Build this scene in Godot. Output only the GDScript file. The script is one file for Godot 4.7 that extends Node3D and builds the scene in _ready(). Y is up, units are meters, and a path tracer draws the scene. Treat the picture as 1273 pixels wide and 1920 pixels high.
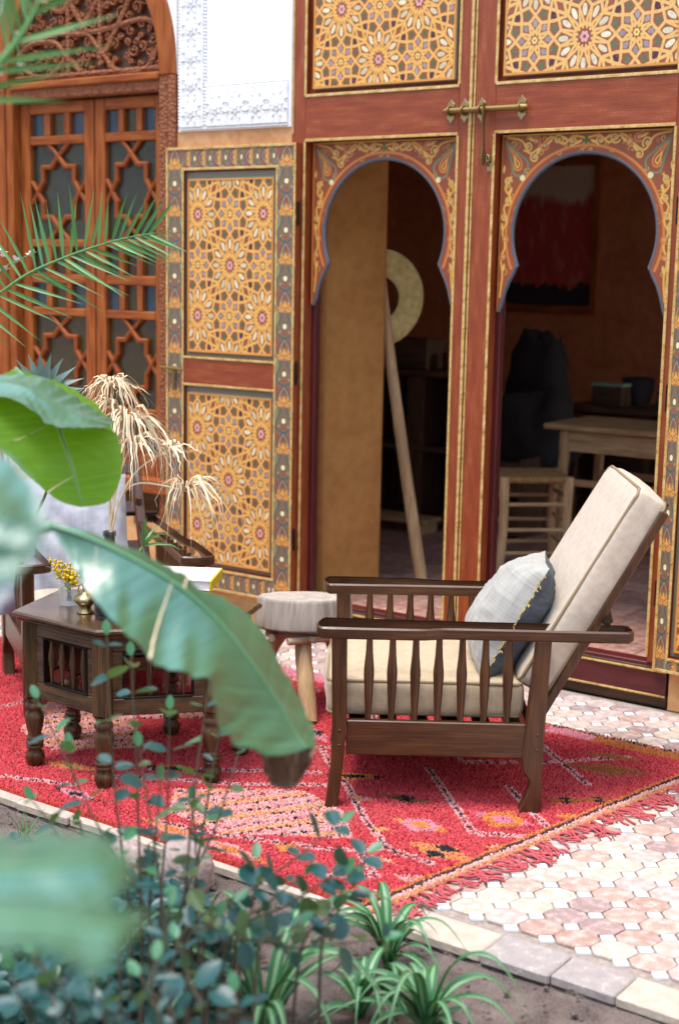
extends Node3D
# A riad courtyard: painted cedar doors, a carved window, a Morris chair on a red rug, a planted bed in front.
# World: the door wall is the plane z = -4.80, the tiled floor is y = 0, the camera stands at x = 0, z = 0.

var rng := RandomNumberGenerator.new()
var taken := {}
var M := {}
var T := {}
const DOOR_Z := -4.793


# ---------------------------------------------------------------- mesh builder
class MB:
	var v := PackedVector3Array()
	var n := PackedVector3Array()
	var uv := PackedVector2Array()
	var col := PackedColorArray()
	var idx := PackedInt32Array()
	var tint := Color.WHITE
	var colored := false

	func mesh() -> ArrayMesh:
		var a := []
		a.resize(Mesh.ARRAY_MAX)
		a[Mesh.ARRAY_VERTEX] = v
		a[Mesh.ARRAY_NORMAL] = n
		a[Mesh.ARRAY_TEX_UV] = uv
		if colored:
			a[Mesh.ARRAY_COLOR] = col
		a[Mesh.ARRAY_INDEX] = idx
		var m := ArrayMesh.new()
		m.add_surface_from_arrays(Mesh.PRIMITIVE_TRIANGLES, a)
		return m

	func vert(p: Vector3, nn: Vector3, t := Vector2.ZERO) -> int:
		v.append(p); n.append(nn); uv.append(t); col.append(tint)
		return v.size() - 1

	# a, b, c, d run anticlockwise seen from outside
	func quad(a: Vector3, b: Vector3, c: Vector3, d: Vector3, ua := Vector2(0, 1), ub := Vector2(1, 1), uc := Vector2(1, 0), ud := Vector2(0, 0)) -> void:
		var nn := (b - a).cross(d - a)
		if nn.length_squared() < 1e-14:
			nn = (c - b).cross(d - b)
		nn = nn.normalized()
		var k := vert(a, nn, ua)
		vert(b, nn, ub); vert(c, nn, uc); vert(d, nn, ud)
		idx.append_array([k, k + 2, k + 1, k, k + 3, k + 2])

	func tri(a: Vector3, b: Vector3, c: Vector3, ua := Vector2.ZERO, ub := Vector2.ZERO, uc := Vector2.ZERO) -> void:
		var nn := (b - a).cross(c - a).normalized()
		var k := vert(a, nn, ua)
		vert(b, nn, ub); vert(c, nn, uc)
		idx.append_array([k, k + 2, k + 1])

	# chamfered box: centre, full size, chamfer, turn
	func box(c: Vector3, s: Vector3, b := 0.0, t := Basis.IDENTITY) -> void:
		var h := s / 2.0
		b = minf(b, minf(h.x, minf(h.y, h.z)) * 0.9)
		if b <= 0.0:
			for ax in 3:
				for sg in [-1.0, 1.0]:
					var o := Vector3.ZERO; o[ax] = sg * h[ax]
					var p := Vector3.ZERO; p[(ax + 1) % 3] = h[(ax + 1) % 3]
					var q := Vector3.ZERO; q[(ax + 2) % 3] = h[(ax + 2) % 3]
					if sg < 0:
						var w := p; p = q; q = w
					quad(c + t * (o - p - q), c + t * (o + p - q), c + t * (o + p + q), c + t * (o - p + q))
			return
		for ax in 3:
			var i := (ax + 1) % 3
			var j := (ax + 2) % 3
			for sg in [-1.0, 1.0]:
				var o := Vector3.ZERO; o[ax] = sg * h[ax]
				var p := Vector3.ZERO; p[i] = h[i] - b
				var q := Vector3.ZERO; q[j] = h[j] - b
				if sg < 0:
					var w := p; p = q; q = w
				quad(c + t * (o - p - q), c + t * (o + p - q), c + t * (o + p + q), c + t * (o - p + q))
		for ax in 3:
			var i := (ax + 1) % 3
			var j := (ax + 2) % 3
			for si in [-1.0, 1.0]:
				for sj in [-1.0, 1.0]:
					var e := Vector3.ZERO; e[ax] = h[ax] - b
					var p := Vector3.ZERO; p[i] = si * h[i]; p[j] = sj * (h[j] - b)
					var q := Vector3.ZERO; q[i] = si * (h[i] - b); q[j] = sj * h[j]
					if si * sj > 0:
						quad(c + t * (p - e), c + t * (q - e), c + t * (q + e), c + t * (p + e))
					else:
						quad(c + t * (q - e), c + t * (p - e), c + t * (p + e), c + t * (q + e))
		for sx in [-1.0, 1.0]:
			for sy in [-1.0, 1.0]:
				for sz in [-1.0, 1.0]:
					var sv := Vector3(sx, sy, sz)
					var a := c + t * (Vector3(h.x, h.y - b, h.z - b) * sv)
					var d := c + t * (Vector3(h.x - b, h.y, h.z - b) * sv)
					var e := c + t * (Vector3(h.x - b, h.y - b, h.z) * sv)
					if sx * sy * sz > 0:
						tri(a, d, e)
					else:
						tri(a, e, d)

	# box given by its two corners
	func bar(lo: Vector3, hi: Vector3, b := 0.0) -> void:
		box((lo + hi) / 2.0, (hi - lo).abs(), b)

	# smooth sheet through rows of points; outside is on the side of (along row) x (to next row)
	func grid(rows: Array, wrap := false, us := 1.0, vs := 1.0, flip := false, uvs := []) -> void:
		var nr := rows.size()
		var nc: int = rows[0].size()
		var k := v.size()
		var acc := PackedVector3Array(); acc.resize(nr * nc)
		var tris := PackedInt32Array()
		for r in nr - 1:
			for c in nc - 1:
				var a := r * nc + c
				var pa: Vector3 = rows[r][c]
				var pb: Vector3 = rows[r][c + 1]
				var pc: Vector3 = rows[r + 1][c + 1]
				var pd: Vector3 = rows[r + 1][c]
				var f := (pc - pa).cross(pd - pb) * (-1.0 if flip else 1.0)
				acc[a] += f; acc[a + 1] += f; acc[a + nc + 1] += f; acc[a + nc] += f
				if flip:
					tris.append_array([a, a + 1, a + nc + 1, a, a + nc + 1, a + nc])
				else:
					tris.append_array([a, a + nc + 1, a + 1, a, a + nc, a + nc + 1])
		if wrap:
			for r in nr:
				var s := acc[r * nc] + acc[r * nc + nc - 1]
				acc[r * nc] = s; acc[r * nc + nc - 1] = s
		for r in nr:
			for c in nc:
				var t := Vector2(us * c / maxf(1.0, nc - 1.0), vs * r / maxf(1.0, nr - 1.0))
				if uvs:
					t = uvs[r][c]
				vert(rows[r][c], acc[r * nc + c].normalized(), t)
		for t in tris:
			idx.append(k + t)

	func fan(ring: Array, centre: Vector3, flip := false) -> void:
		for i in ring.size() - 1:
			if flip:
				tri(centre, ring[i + 1], ring[i])
			else:
				tri(centre, ring[i], ring[i + 1])

	func tube(path: Array, radii, sides := 8, caps := true, squash := 1.0, vs := 1.0) -> void:
		var rows := []
		var m := path.size()
		var t0: Vector3 = (path[1] - path[0]).normalized()
		var up := Vector3.UP if absf(t0.y) < 0.9 else Vector3.RIGHT
		var x := t0.cross(up).normalized()
		for i in m:
			var t: Vector3 = (path[mini(i + 1, m - 1)] - path[maxi(i - 1, 0)]).normalized()
			x = (x - t * x.dot(t)).normalized()
			var y := t.cross(x)
			var r: float = radii[i] if radii is Array or radii is PackedFloat32Array else radii
			var row := []
			for s in sides + 1:
				var a := TAU * s / sides
				row.append(path[i] + (x * cos(a) + y * sin(a) * squash) * r)
			rows.append(row)
		grid(rows, true, 1.0, vs)
		if caps:
			fan(rows[0], path[0], true)
			fan(rows[m - 1], path[m - 1])

	# turned shape: profile of (radius, height)
	func lathe(profile: Array, sides := 16, c := Vector3.ZERO, t := Basis.IDENTITY, turn := 0.0, caps := true) -> void:
		var rows := []
		for p in profile:
			var row := []
			for s in sides + 1:
				var a := -TAU * s / sides + turn
				row.append(c + t * Vector3(cos(a) * p.x, p.y, sin(a) * p.x))
			rows.append(row)
		grid(rows, true, 1.0, 1.0)
		if caps and profile[0].x > 1e-5:
			fan(rows[0], c + t * Vector3(0, profile[0].y, 0), true)
		if caps and profile[-1].x > 1e-5:
			fan(rows[-1], c + t * Vector3(0, profile[-1].y, 0))

	# outline (x, y) pushed along z from z0 to z1 and placed by xf, with chamfered front and back rims
	func prism(poly: PackedVector2Array, z0: float, z1: float, b := 0.0, xf := Transform3D.IDENTITY, us := 1.0, uo := Vector2.ZERO) -> void:
		if Geometry2D.is_polygon_clockwise(poly):
			poly = poly.duplicate(); poly.reverse()
		var m := poly.size()
		var inner := poly.duplicate()
		if b > 0.0:
			for i in m:
				var e0 := (poly[i] - poly[(i + m - 1) % m]).normalized()
				var e1 := (poly[(i + 1) % m] - poly[i]).normalized()
				var nn := Vector2(-e0.y, e0.x) + Vector2(-e1.y, e1.x)
				inner[i] = poly[i] + nn / maxf(0.6, nn.length_squared() / 2.0) * b * 1.0
		var tr := Geometry2D.triangulate_polygon(inner)
		for side in 2:
			var z := z1 if side == 0 else z0
			var nn := xf.basis * Vector3(0, 0, 1 if side == 0 else -1)
			var k := v.size()
			for p in inner:
				vert(xf * Vector3(p.x, p.y, z), nn.normalized(), Vector2(p.x + uo.x, -p.y + uo.y) * us)
			for i in range(0, tr.size(), 3):
				var a := inner[tr[i]]; var c := inner[tr[i + 1]]; var d := inner[tr[i + 2]]
				var ccw := (c - a).cross(d - a) > 0.0
				if ccw == (side == 0):
					idx.append_array([k + tr[i], k + tr[i + 2], k + tr[i + 1]])
				else:
					idx.append_array([k + tr[i], k + tr[i + 1], k + tr[i + 2]])
		for i in m:
			var j := (i + 1) % m
			var p := poly[i]; var q := poly[j]
			quad(xf * Vector3(p.x, p.y, z0 + b), xf * Vector3(q.x, q.y, z0 + b), xf * Vector3(q.x, q.y, z1 - b), xf * Vector3(p.x, p.y, z1 - b))
			if b > 0.0:
				var pi := inner[i]; var qi := inner[j]
				quad(xf * Vector3(p.x, p.y, z1 - b), xf * Vector3(q.x, q.y, z1 - b), xf * Vector3(qi.x, qi.y, z1), xf * Vector3(pi.x, pi.y, z1))
				quad(xf * Vector3(pi.x, pi.y, z0), xf * Vector3(qi.x, qi.y, z0), xf * Vector3(q.x, q.y, z0 + b), xf * Vector3(p.x, p.y, z0 + b))

	# soft pad: half sizes, corner sharpness e (2 = ellipsoid, 8 = box), bulge noise
	func pad(c: Vector3, h: Vector3, e: float, t := Basis.IDENTITY, ru := 28, rv := 16, wob := 0.0, sd := 0) -> void:
		var fn := FastNoiseLite.new(); fn.seed = sd; fn.frequency = 1.0
		var rows := []
		for r in rv + 1:
			var la := -PI / 2 + PI * r / rv
			var row := []
			for s in ru + 1:
				var lo := -TAU * (s % ru) / ru
				var d := Vector3(cos(la) * cos(lo), sin(la), cos(la) * sin(lo))
				var k := pow(pow(absf(d.x), e) + pow(absf(d.y), e) + pow(absf(d.z), e), -1.0 / e)
				var p := d * k
				if wob > 0.0:
					p *= 1.0 + wob * fn.get_noise_3d(p.x * 1.3, p.y * 1.3, p.z * 1.3)
				row.append(c + t * (p * h))
			rows.append(row)
		grid(rows, true)

	# a rounded box with real corner radii, sampled on each face
	func cushion(c: Vector3, h: Vector3, r: float, puff: float, t := Basis.IDENTITY, sd := 1, wob := 0.004) -> void:
		var fn := FastNoiseLite.new(); fn.seed = sd; fn.frequency = 6.0
		var N := 14
		for ax in 3:
			for sg in [-1.0, 1.0]:
				var i := (ax + 1) % 3
				var j := (ax + 2) % 3
				var rows := []
				for a in N + 1:
					var row := []
					for b in N + 1:
						var fa := sin((a / float(N) * 2.0 - 1.0) * PI / 2)
						var fb := sin((b / float(N) * 2.0 - 1.0) * PI / 2)
						var p := Vector3.ZERO
						p[ax] = sg * h[ax]; p[i] = fa * h[i]; p[j] = fb * h[j]
						var q := p.clamp(-h + Vector3.ONE * r, h - Vector3.ONE * r)
						var o := (p - q)
						var s := q + (o.normalized() * r if o.length() > 1e-6 else Vector3.ZERO)
						var un := Vector3(s.x / h.x, s.y / h.y, s.z / h.z)
						var pf := Vector3(un.x * (1 - un.y * un.y) * (1 - un.z * un.z), un.y * (1 - un.x * un.x) * (1 - un.z * un.z), un.z * (1 - un.x * un.x) * (1 - un.y * un.y))
						s += pf * puff
						s += s.normalized() * wob * fn.get_noise_3dv(s)
						row.append(c + t * s)
					rows.append(row)
				grid(rows, false, 1, 1, sg > 0)


# ---------------------------------------------------------------- nodes
func numbered(called: String) -> String:
	if not taken.has(called):
		taken[called] = 0
		return called
	taken[called] += 1
	return "%s_%03d" % [called, taken[called]]


func tag(o: Node3D, label: String, category: String, group := "") -> Node3D:
	o.set_meta("label", label)
	o.set_meta("category", category)
	if group:
		o.set_meta("group", group)
	return o


func thing(called: String, label: String, category: String, at := Vector3.ZERO, turn := 0.0, group := "") -> Node3D:
	var o := Node3D.new()
	o.name = numbered(called)
	add_child(o)
	o.position = at
	o.rotation.y = turn
	return tag(o, label, category, group)


func put(mesh: Mesh, called: String, mat: Material, parent: Node, at := Vector3.ZERO) -> MeshInstance3D:
	var o := MeshInstance3D.new()
	o.mesh = mesh
	o.material_override = mat
	o.name = called if parent != self else numbered(called)
	parent.add_child(o, true)
	o.position = at
	return o


func built(b: MB, called: String, mat: Material, parent: Node) -> MeshInstance3D:
	return put(b.mesh(), called, mat, parent)


func struct(b: MB, called: String, mat: Material) -> MeshInstance3D:
	var o := put(b.mesh(), called, mat, self)
	o.set_meta("kind", "structure")
	return o


func stuff(o: Node) -> Node:
	o.set_meta("kind", "stuff")
	return o


func many(mesh: Mesh, called: String, mat: Material, parent: Node, xfs: Array, cols := []) -> MultiMeshInstance3D:
	var mm := MultiMesh.new()
	mm.transform_format = MultiMesh.TRANSFORM_3D
	mm.use_colors = cols.size() > 0
	mm.mesh = mesh
	mm.instance_count = xfs.size()
	for i in xfs.size():
		mm.set_instance_transform(i, xfs[i])
		if cols:
			mm.set_instance_color(i, cols[i])
	var o := MultiMeshInstance3D.new()
	o.multimesh = mm
	o.material_override = mat
	o.name = called if parent != self else numbered(called)
	parent.add_child(o, true)
	stuff(o)
	return o


func rf(a: float, b: float) -> float:
	return rng.randf_range(a, b)


# smooth curve through points, k samples per span
func spline(pts: Array, k := 6) -> Array:
	var out := []
	var m := pts.size()
	for i in m - 1:
		var p0 = pts[maxi(i - 1, 0)]
		var p1 = pts[i]
		var p2 = pts[i + 1]
		var p3 = pts[mini(i + 2, m - 1)]
		for s in k:
			var t := s / float(k)
			out.append(0.5 * ((2.0 * p1) + (p2 - p0) * t + (2.0 * p0 - 5.0 * p1 + 4.0 * p2 - p3) * t * t + (3.0 * p1 - p0 - 3.0 * p2 + p3) * t * t * t))
	out.append(pts[m - 1])
	return out


# ---------------------------------------------------------------- textures
class Canvas:
	var im: Image
	var w: int
	var h: int
	var wrap := false
	func _init(ww: int, hh: int, c: Color) -> void:
		w = ww; h = hh
		im = Image.create_empty(w, h, false, Image.FORMAT_RGB8)
		im.fill(c)
	func px(x: int, y: int, c: Color, a: float) -> void:
		if wrap:
			x = posmod(x, w); y = posmod(y, h)
		elif x < 0 or y < 0 or x >= w or y >= h:
			return
		im.set_pixel(x, y, im.get_pixel(x, y).lerp(c, a))
	func dot(x: float, y: float, r: float, c: Color) -> void:
		for j in range(floori(y - r - 1), ceili(y + r + 1)):
			for i in range(floori(x - r - 1), ceili(x + r + 1)):
				var a := clampf(r + 0.5 - Vector2(i + 0.5 - x, j + 0.5 - y).length(), 0, 1)
				if a > 0.0:
					px(i, j, c, a)
	func ell(x: float, y: float, rx: float, ry: float, ang: float, c: Color) -> void:
		var r := maxf(rx, ry)
		var ca := cos(ang); var sa := sin(ang)
		for j in range(floori(y - r - 1), ceili(y + r + 1)):
			for i in range(floori(x - r - 1), ceili(x + r + 1)):
				var dx := i + 0.5 - x; var dy := j + 0.5 - y
				var u := (dx * ca + dy * sa) / rx; var vv := (-dx * sa + dy * ca) / ry
				var a := clampf((1.0 - sqrt(u * u + vv * vv)) * minf(rx, ry) + 0.5, 0, 1)
				if a > 0.0:
					px(i, j, c, a)
	func line(p: Vector2, q: Vector2, wd: float, c: Color) -> void:
		var m := maxi(1, ceili(p.distance_to(q) / maxf(0.7, wd * 0.35)))
		for i in m + 1:
			var s := p.lerp(q, i / float(m))
			dot(s.x, s.y, wd / 2, c)
	func path(pts: Array, wd: float, c: Color) -> void:
		for i in pts.size() - 1:
			line(pts[i], pts[i + 1], wd, c)
	func rect(x: int, y: int, ww: int, hh: int, c: Color) -> void:
		im.fill_rect(Rect2i(x, y, ww, hh), c)
	func tex() -> ImageTexture:
		return ImageTexture.create_from_image(im)


func noise_img(size: int, freq: float, sd: int, oct := 4, kind := FastNoiseLite.TYPE_SIMPLEX_SMOOTH, hh := 0) -> Image:
	var fn := FastNoiseLite.new()
	fn.seed = sd
	fn.noise_type = kind
	fn.frequency = freq
	fn.fractal_octaves = oct
	var im := fn.get_seamless_image(size, hh if hh else size)
	im.convert(Image.FORMAT_L8)
	return im


func mixed(a: Image, b: Image, t: float) -> Image:
	var da := a.get_data(); var db := b.get_data()
	for i in da.size():
		da[i] = int(lerpf(da[i], db[i], t))
	return Image.create_from_data(a.get_width(), a.get_height(), false, Image.FORMAT_L8, da)


# grey image to colours through stops [[0..1, Color], ...]
func ramp(a: Image, stops: Array) -> ImageTexture:
	var lut := []
	for i in 256:
		var x := i / 255.0
		var c: Color = stops[-1][1]
		for k in stops.size() - 1:
			if x <= stops[k + 1][0]:
				c = stops[k][1].lerp(stops[k + 1][1], clampf((x - stops[k][0]) / maxf(1e-4, stops[k + 1][0] - stops[k][0]), 0, 1))
				break
		lut.append([c.r8, c.g8, c.b8])
	var d := a.get_data()
	var out := PackedByteArray(); out.resize(d.size() * 3)
	for i in d.size():
		var l: Array = lut[d[i]]
		out[i * 3] = l[0]; out[i * 3 + 1] = l[1]; out[i * 3 + 2] = l[2]
	return ImageTexture.create_from_image(Image.create_from_data(a.get_width(), a.get_height(), false, Image.FORMAT_RGB8, out))


func grey(a: Image) -> ImageTexture:
	return ImageTexture.create_from_image(a)


func mat(called: String, c: Color, rough := 0.8, spec := 0.5) -> StandardMaterial3D:
	var m := StandardMaterial3D.new()
	m.resource_name = called
	m.albedo_color = c
	m.roughness = rough
	m.metallic_specular = spec
	M[called] = m
	return m


# material of a computed texture laid on three planes, sizes in repeats per metre; bump in centimetres
func tri_mat(called: String, tex: Texture2D, scale: Vector3, rough := 0.8, bump: Texture2D = null, depth := 0.1, world := false, spec := 0.5) -> StandardMaterial3D:
	var m := mat(called, Color.WHITE, rough, spec)
	m.albedo_texture = tex
	m.uv1_triplanar = true
	m.uv1_world_triplanar = world
	m.uv1_triplanar_sharpness = 4.0
	m.uv1_scale = scale
	if bump:
		m.heightmap_enabled = true
		m.heightmap_texture = bump
		m.heightmap_scale = depth
	return m


func uv_mat(called: String, tex: Texture2D, rough := 0.8, scale := Vector3.ONE, offset := Vector3.ZERO, bump: Texture2D = null, depth := 0.1) -> StandardMaterial3D:
	var m := mat(called, Color.WHITE, rough)
	m.albedo_texture = tex
	m.uv1_scale = scale
	m.uv1_offset = offset
	if bump:
		m.heightmap_enabled = true
		m.heightmap_texture = bump
		m.heightmap_scale = depth
	return m


func c8(hex: String) -> Color:
	return Color.html(hex)


const LEAF_MAIN := [[Vector3(-1.679, 1.138, -1.585), Vector3(-1.627, 1.124, -1.607), Vector3(-1.567, 1.088, -1.653), Vector3(-1.510, 1.045, -1.697), Vector3(-1.458, 0.988, -1.735), Vector3(-1.415, 0.922, -1.764), Vector3(-1.378, 0.856, -1.789), Vector3(-1.348, 0.806, -1.800), Vector3(-1.325, 0.786, -1.799)],
	[Vector3(-1.680, 1.135, -1.584), Vector3(-1.621, 1.078, -1.577), Vector3(-1.540, 1.020, -1.559), Vector3(-1.476, 0.974, -1.570), Vector3(-1.417, 0.938, -1.605), Vector3(-1.399, 0.915, -1.638), Vector3(-1.368, 0.876, -1.627), Vector3(-1.353, 0.822, -1.650), Vector3(-1.329, 0.800, -1.700)],
	[Vector3(-1.677, 1.142, -1.587), Vector3(-1.635, 1.127, -1.626), Vector3(-1.596, 1.083, -1.707), Vector3(-1.558, 1.040, -1.774), Vector3(-1.498, 0.990, -1.831), Vector3(-1.440, 0.915, -1.856), Vector3(-1.395, 0.840, -1.873), Vector3(-1.360, 0.793, -1.863), Vector3(-1.330, 0.780, -1.832)]]
const LEAF_TIP := [[Vector3(-1.346, 0.783, -1.784), Vector3(-1.352, 0.747, -1.797), Vector3(-1.356, 0.722, -1.802), Vector3(-1.355, 0.709, -1.799)],
	[Vector3(-1.348, 0.791, -1.710), Vector3(-1.358, 0.756, -1.733), Vector3(-1.357, 0.729, -1.753), Vector3(-1.354, 0.712, -1.789)],
	[Vector3(-1.331, 0.782, -1.832), Vector3(-1.321, 0.769, -1.811), Vector3(-1.336, 0.744, -1.820), Vector3(-1.349, 0.716, -1.805)]]
const LEAF_UPPER := [[Vector3(-2.364, 1.328, -2.133), Vector3(-2.259, 1.285, -2.099), Vector3(-2.193, 1.229, -2.085), Vector3(-2.158, 1.183, -2.076), Vector3(-2.130, 1.131, -2.072), Vector3(-2.116, 1.088, -2.073), Vector3(-2.106, 1.061, -2.075)],
	[Vector3(-2.352, 1.293, -1.949), Vector3(-2.280, 1.250, -1.928), Vector3(-2.219, 1.195, -1.936), Vector3(-2.180, 1.162, -1.956), Vector3(-2.153, 1.115, -1.991), Vector3(-2.134, 1.076, -2.033), Vector3(-2.111, 1.060, -2.071)],
	[Vector3(-2.323, 1.297, -2.218), Vector3(-2.240, 1.261, -2.232), Vector3(-2.166, 1.209, -2.224), Vector3(-2.124, 1.157, -2.206), Vector3(-2.099, 1.112, -2.177), Vector3(-2.092, 1.068, -2.136), Vector3(-2.104, 1.060, -2.088)]]
const LEAF_FOLD := [[Vector3(-2.332, 1.310, -2.016), Vector3(-2.245, 1.303, -2.039), Vector3(-2.194, 1.277, -2.057), Vector3(-2.163, 1.255, -2.087), Vector3(-2.128, 1.237, -2.120), Vector3(-2.126, 1.221, -2.180)],
	[Vector3(-2.291, 1.290, -1.966), Vector3(-2.203, 1.278, -1.989), Vector3(-2.123, 1.235, -1.999), Vector3(-2.102, 1.226, -2.037), Vector3(-2.089, 1.226, -2.084), Vector3(-2.109, 1.219, -2.155)],
	[Vector3(-2.371, 1.315, -2.064), Vector3(-2.306, 1.319, -2.098), Vector3(-2.263, 1.309, -2.127), Vector3(-2.226, 1.280, -2.159), Vector3(-2.187, 1.247, -2.192), Vector3(-2.149, 1.223, -2.214)]]
const LEAF_NEAR := [[Vector3(-1.025, 1.353, -0.750), Vector3(-0.976, 1.357, -0.761), Vector3(-0.939, 1.357, -0.775), Vector3(-0.915, 1.351, -0.791), Vector3(-0.903, 1.339, -0.809), Vector3(-0.896, 1.327, -0.824), Vector3(-0.890, 1.320, -0.827)],
	[Vector3(-0.913, 1.268, -0.663), Vector3(-0.875, 1.275, -0.679), Vector3(-0.841, 1.290, -0.694), Vector3(-0.839, 1.296, -0.721), Vector3(-0.846, 1.302, -0.754), Vector3(-0.874, 1.310, -0.799), Vector3(-0.883, 1.315, -0.818)],
	[Vector3(-1.133, 1.397, -0.832), Vector3(-1.080, 1.396, -0.844), Vector3(-1.027, 1.392, -0.856), Vector3(-0.981, 1.384, -0.862), Vector3(-0.945, 1.368, -0.860), Vector3(-0.907, 1.345, -0.844), Vector3(-0.895, 1.329, -0.837)]]
const LEAF_CURL := [[Vector3(-0.865, 1.346, -0.713), Vector3(-0.833, 1.344, -0.722), Vector3(-0.818, 1.340, -0.732), Vector3(-0.806, 1.338, -0.740)],
	[Vector3(-0.853, 1.312, -0.702), Vector3(-0.822, 1.316, -0.712), Vector3(-0.810, 1.321, -0.722), Vector3(-0.807, 1.327, -0.737)],
	[Vector3(-0.875, 1.364, -0.722), Vector3(-0.840, 1.362, -0.734), Vector3(-0.824, 1.357, -0.744), Vector3(-0.812, 1.345, -0.750)]]
const LEAF_LOW := [[Vector3(-0.822, 1.128, -0.599), Vector3(-0.766, 1.136, -0.615), Vector3(-0.726, 1.139, -0.632), Vector3(-0.699, 1.141, -0.651), Vector3(-0.682, 1.140, -0.675), Vector3(-0.673, 1.134, -0.693), Vector3(-0.670, 1.125, -0.705)],
	[Vector3(-0.761, 1.116, -0.553), Vector3(-0.708, 1.127, -0.567), Vector3(-0.678, 1.132, -0.590), Vector3(-0.657, 1.131, -0.617), Vector3(-0.647, 1.128, -0.648), Vector3(-0.653, 1.127, -0.669), Vector3(-0.666, 1.123, -0.696)],
	[Vector3(-0.906, 1.120, -0.662), Vector3(-0.846, 1.123, -0.680), Vector3(-0.787, 1.128, -0.686), Vector3(-0.765, 1.130, -0.714), Vector3(-0.731, 1.134, -0.727), Vector3(-0.697, 1.129, -0.724), Vector3(-0.676, 1.123, -0.714)]]
const LEAF_LOW_B := [[Vector3(-0.720, 1.137, -0.524), Vector3(-0.686, 1.141, -0.549), Vector3(-0.656, 1.145, -0.571), Vector3(-0.631, 1.144, -0.588), Vector3(-0.612, 1.141, -0.601), Vector3(-0.597, 1.140, -0.611), Vector3(-0.591, 1.133, -0.614)],
	[Vector3(-0.662, 1.143, -0.480), Vector3(-0.630, 1.153, -0.504), Vector3(-0.603, 1.161, -0.524), Vector3(-0.579, 1.157, -0.541), Vector3(-0.564, 1.150, -0.550), Vector3(-0.551, 1.151, -0.559), Vector3(-0.547, 1.157, -0.563)],
	[Vector3(-0.763, 1.137, -0.555), Vector3(-0.726, 1.137, -0.582), Vector3(-0.694, 1.140, -0.605), Vector3(-0.667, 1.139, -0.624), Vector3(-0.642, 1.136, -0.641), Vector3(-0.624, 1.131, -0.652), Vector3(-0.611, 1.127, -0.661)]]
const STALK_MAIN := [Vector3(-1.679, 1.138, -1.585), Vector3(-1.690, 1.132, -1.564), Vector3(-1.694, 1.130, -1.511), Vector3(-1.706, 1.110, -1.436), Vector3(-1.722, 1.032, -1.346)]
const FROND_A := [Vector3(-3.044, 1.400, -2.476), Vector3(-2.913, 1.458, -2.542), Vector3(-2.827, 1.522, -2.592), Vector3(-2.749, 1.561, -2.630), Vector3(-2.671, 1.592, -2.666), Vector3(-2.593, 1.617, -2.702), Vector3(-2.515, 1.632, -2.735)]
const FROND_B := [Vector3(-1.783, 1.792, -1.522), Vector3(-1.761, 1.833, -1.546), Vector3(-1.736, 1.878, -1.573), Vector3(-1.718, 1.923, -1.595), Vector3(-1.707, 1.971, -1.613)]
const FANLEAF := [Vector3(-3.288, 1.163, -3.061), Vector3(-3.360, 0.949, -3.091)]
const BLOSSOM := [Vector3(-2.961, 1.575, -2.632), Vector3(-2.930, 1.555, -2.650), Vector3(-2.903, 1.572, -2.672), Vector3(-2.953, 1.534, -2.629), Vector3(-2.065, 1.895, -1.841), Vector3(-2.038, 1.903, -1.862), Vector3(-2.052, 1.957, -1.863)]
const STEMS_A := [[Vector3(-1.754, 0.304, -1.919), Vector3(-1.850, 0.685, -2.053)], [Vector3(-1.760, 0.282, -1.972), Vector3(-1.756, 0.615, -2.167)], [Vector3(-1.783, 0.303, -1.898), Vector3(-1.925, 0.788, -2.022)], [Vector3(-1.803, 0.324, -1.826), Vector3(-1.969, 0.625, -1.895)], [Vector3(-1.685, 0.327, -1.910), Vector3(-1.761, 0.774, -2.073)], [Vector3(-1.764, 0.306, -1.850), Vector3(-1.899, 0.854, -1.929)], [Vector3(-1.799, 0.258, -2.063), Vector3(-1.825, 0.657, -2.190)], [Vector3(-1.696, 0.329, -1.841), Vector3(-1.994, 0.731, -1.838)], [Vector3(-1.738, 0.326, -1.872), Vector3(-1.688, 0.637, -1.848)], [Vector3(-1.719, 0.351, -1.767), Vector3(-1.908, 0.577, -1.742)], [Vector3(-1.648, 0.353, -1.817), Vector3(-1.759, 0.677, -1.868)], [Vector3(-1.665, 0.328, -1.924), Vector3(-1.731, 0.546, -1.985)]]
const STEMS_B := [[Vector3(-1.630, 0.334, -1.826), Vector3(-1.467, 0.525, -2.105)], [Vector3(-1.529, 0.350, -1.839), Vector3(-1.378, 0.504, -2.064)], [Vector3(-1.544, 0.336, -1.887), Vector3(-1.485, 0.451, -2.015)], [Vector3(-1.535, 0.327, -1.892), Vector3(-1.590, 0.458, -2.004)], [Vector3(-1.420, 0.343, -1.914), Vector3(-1.394, 0.473, -2.021)], [Vector3(-1.389, 0.344, -1.936), Vector3(-1.392, 0.456, -2.044)], [Vector3(-1.513, 0.364, -1.791), Vector3(-1.301, 0.383, -2.007)], [Vector3(-1.528, 0.364, -1.780), Vector3(-1.524, 0.443, -1.862)], [Vector3(-1.551, 0.372, -1.765), Vector3(-1.517, 0.437, -1.803)], [Vector3(-1.422, 0.380, -1.796), Vector3(-1.399, 0.431, -1.885)]]
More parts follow.
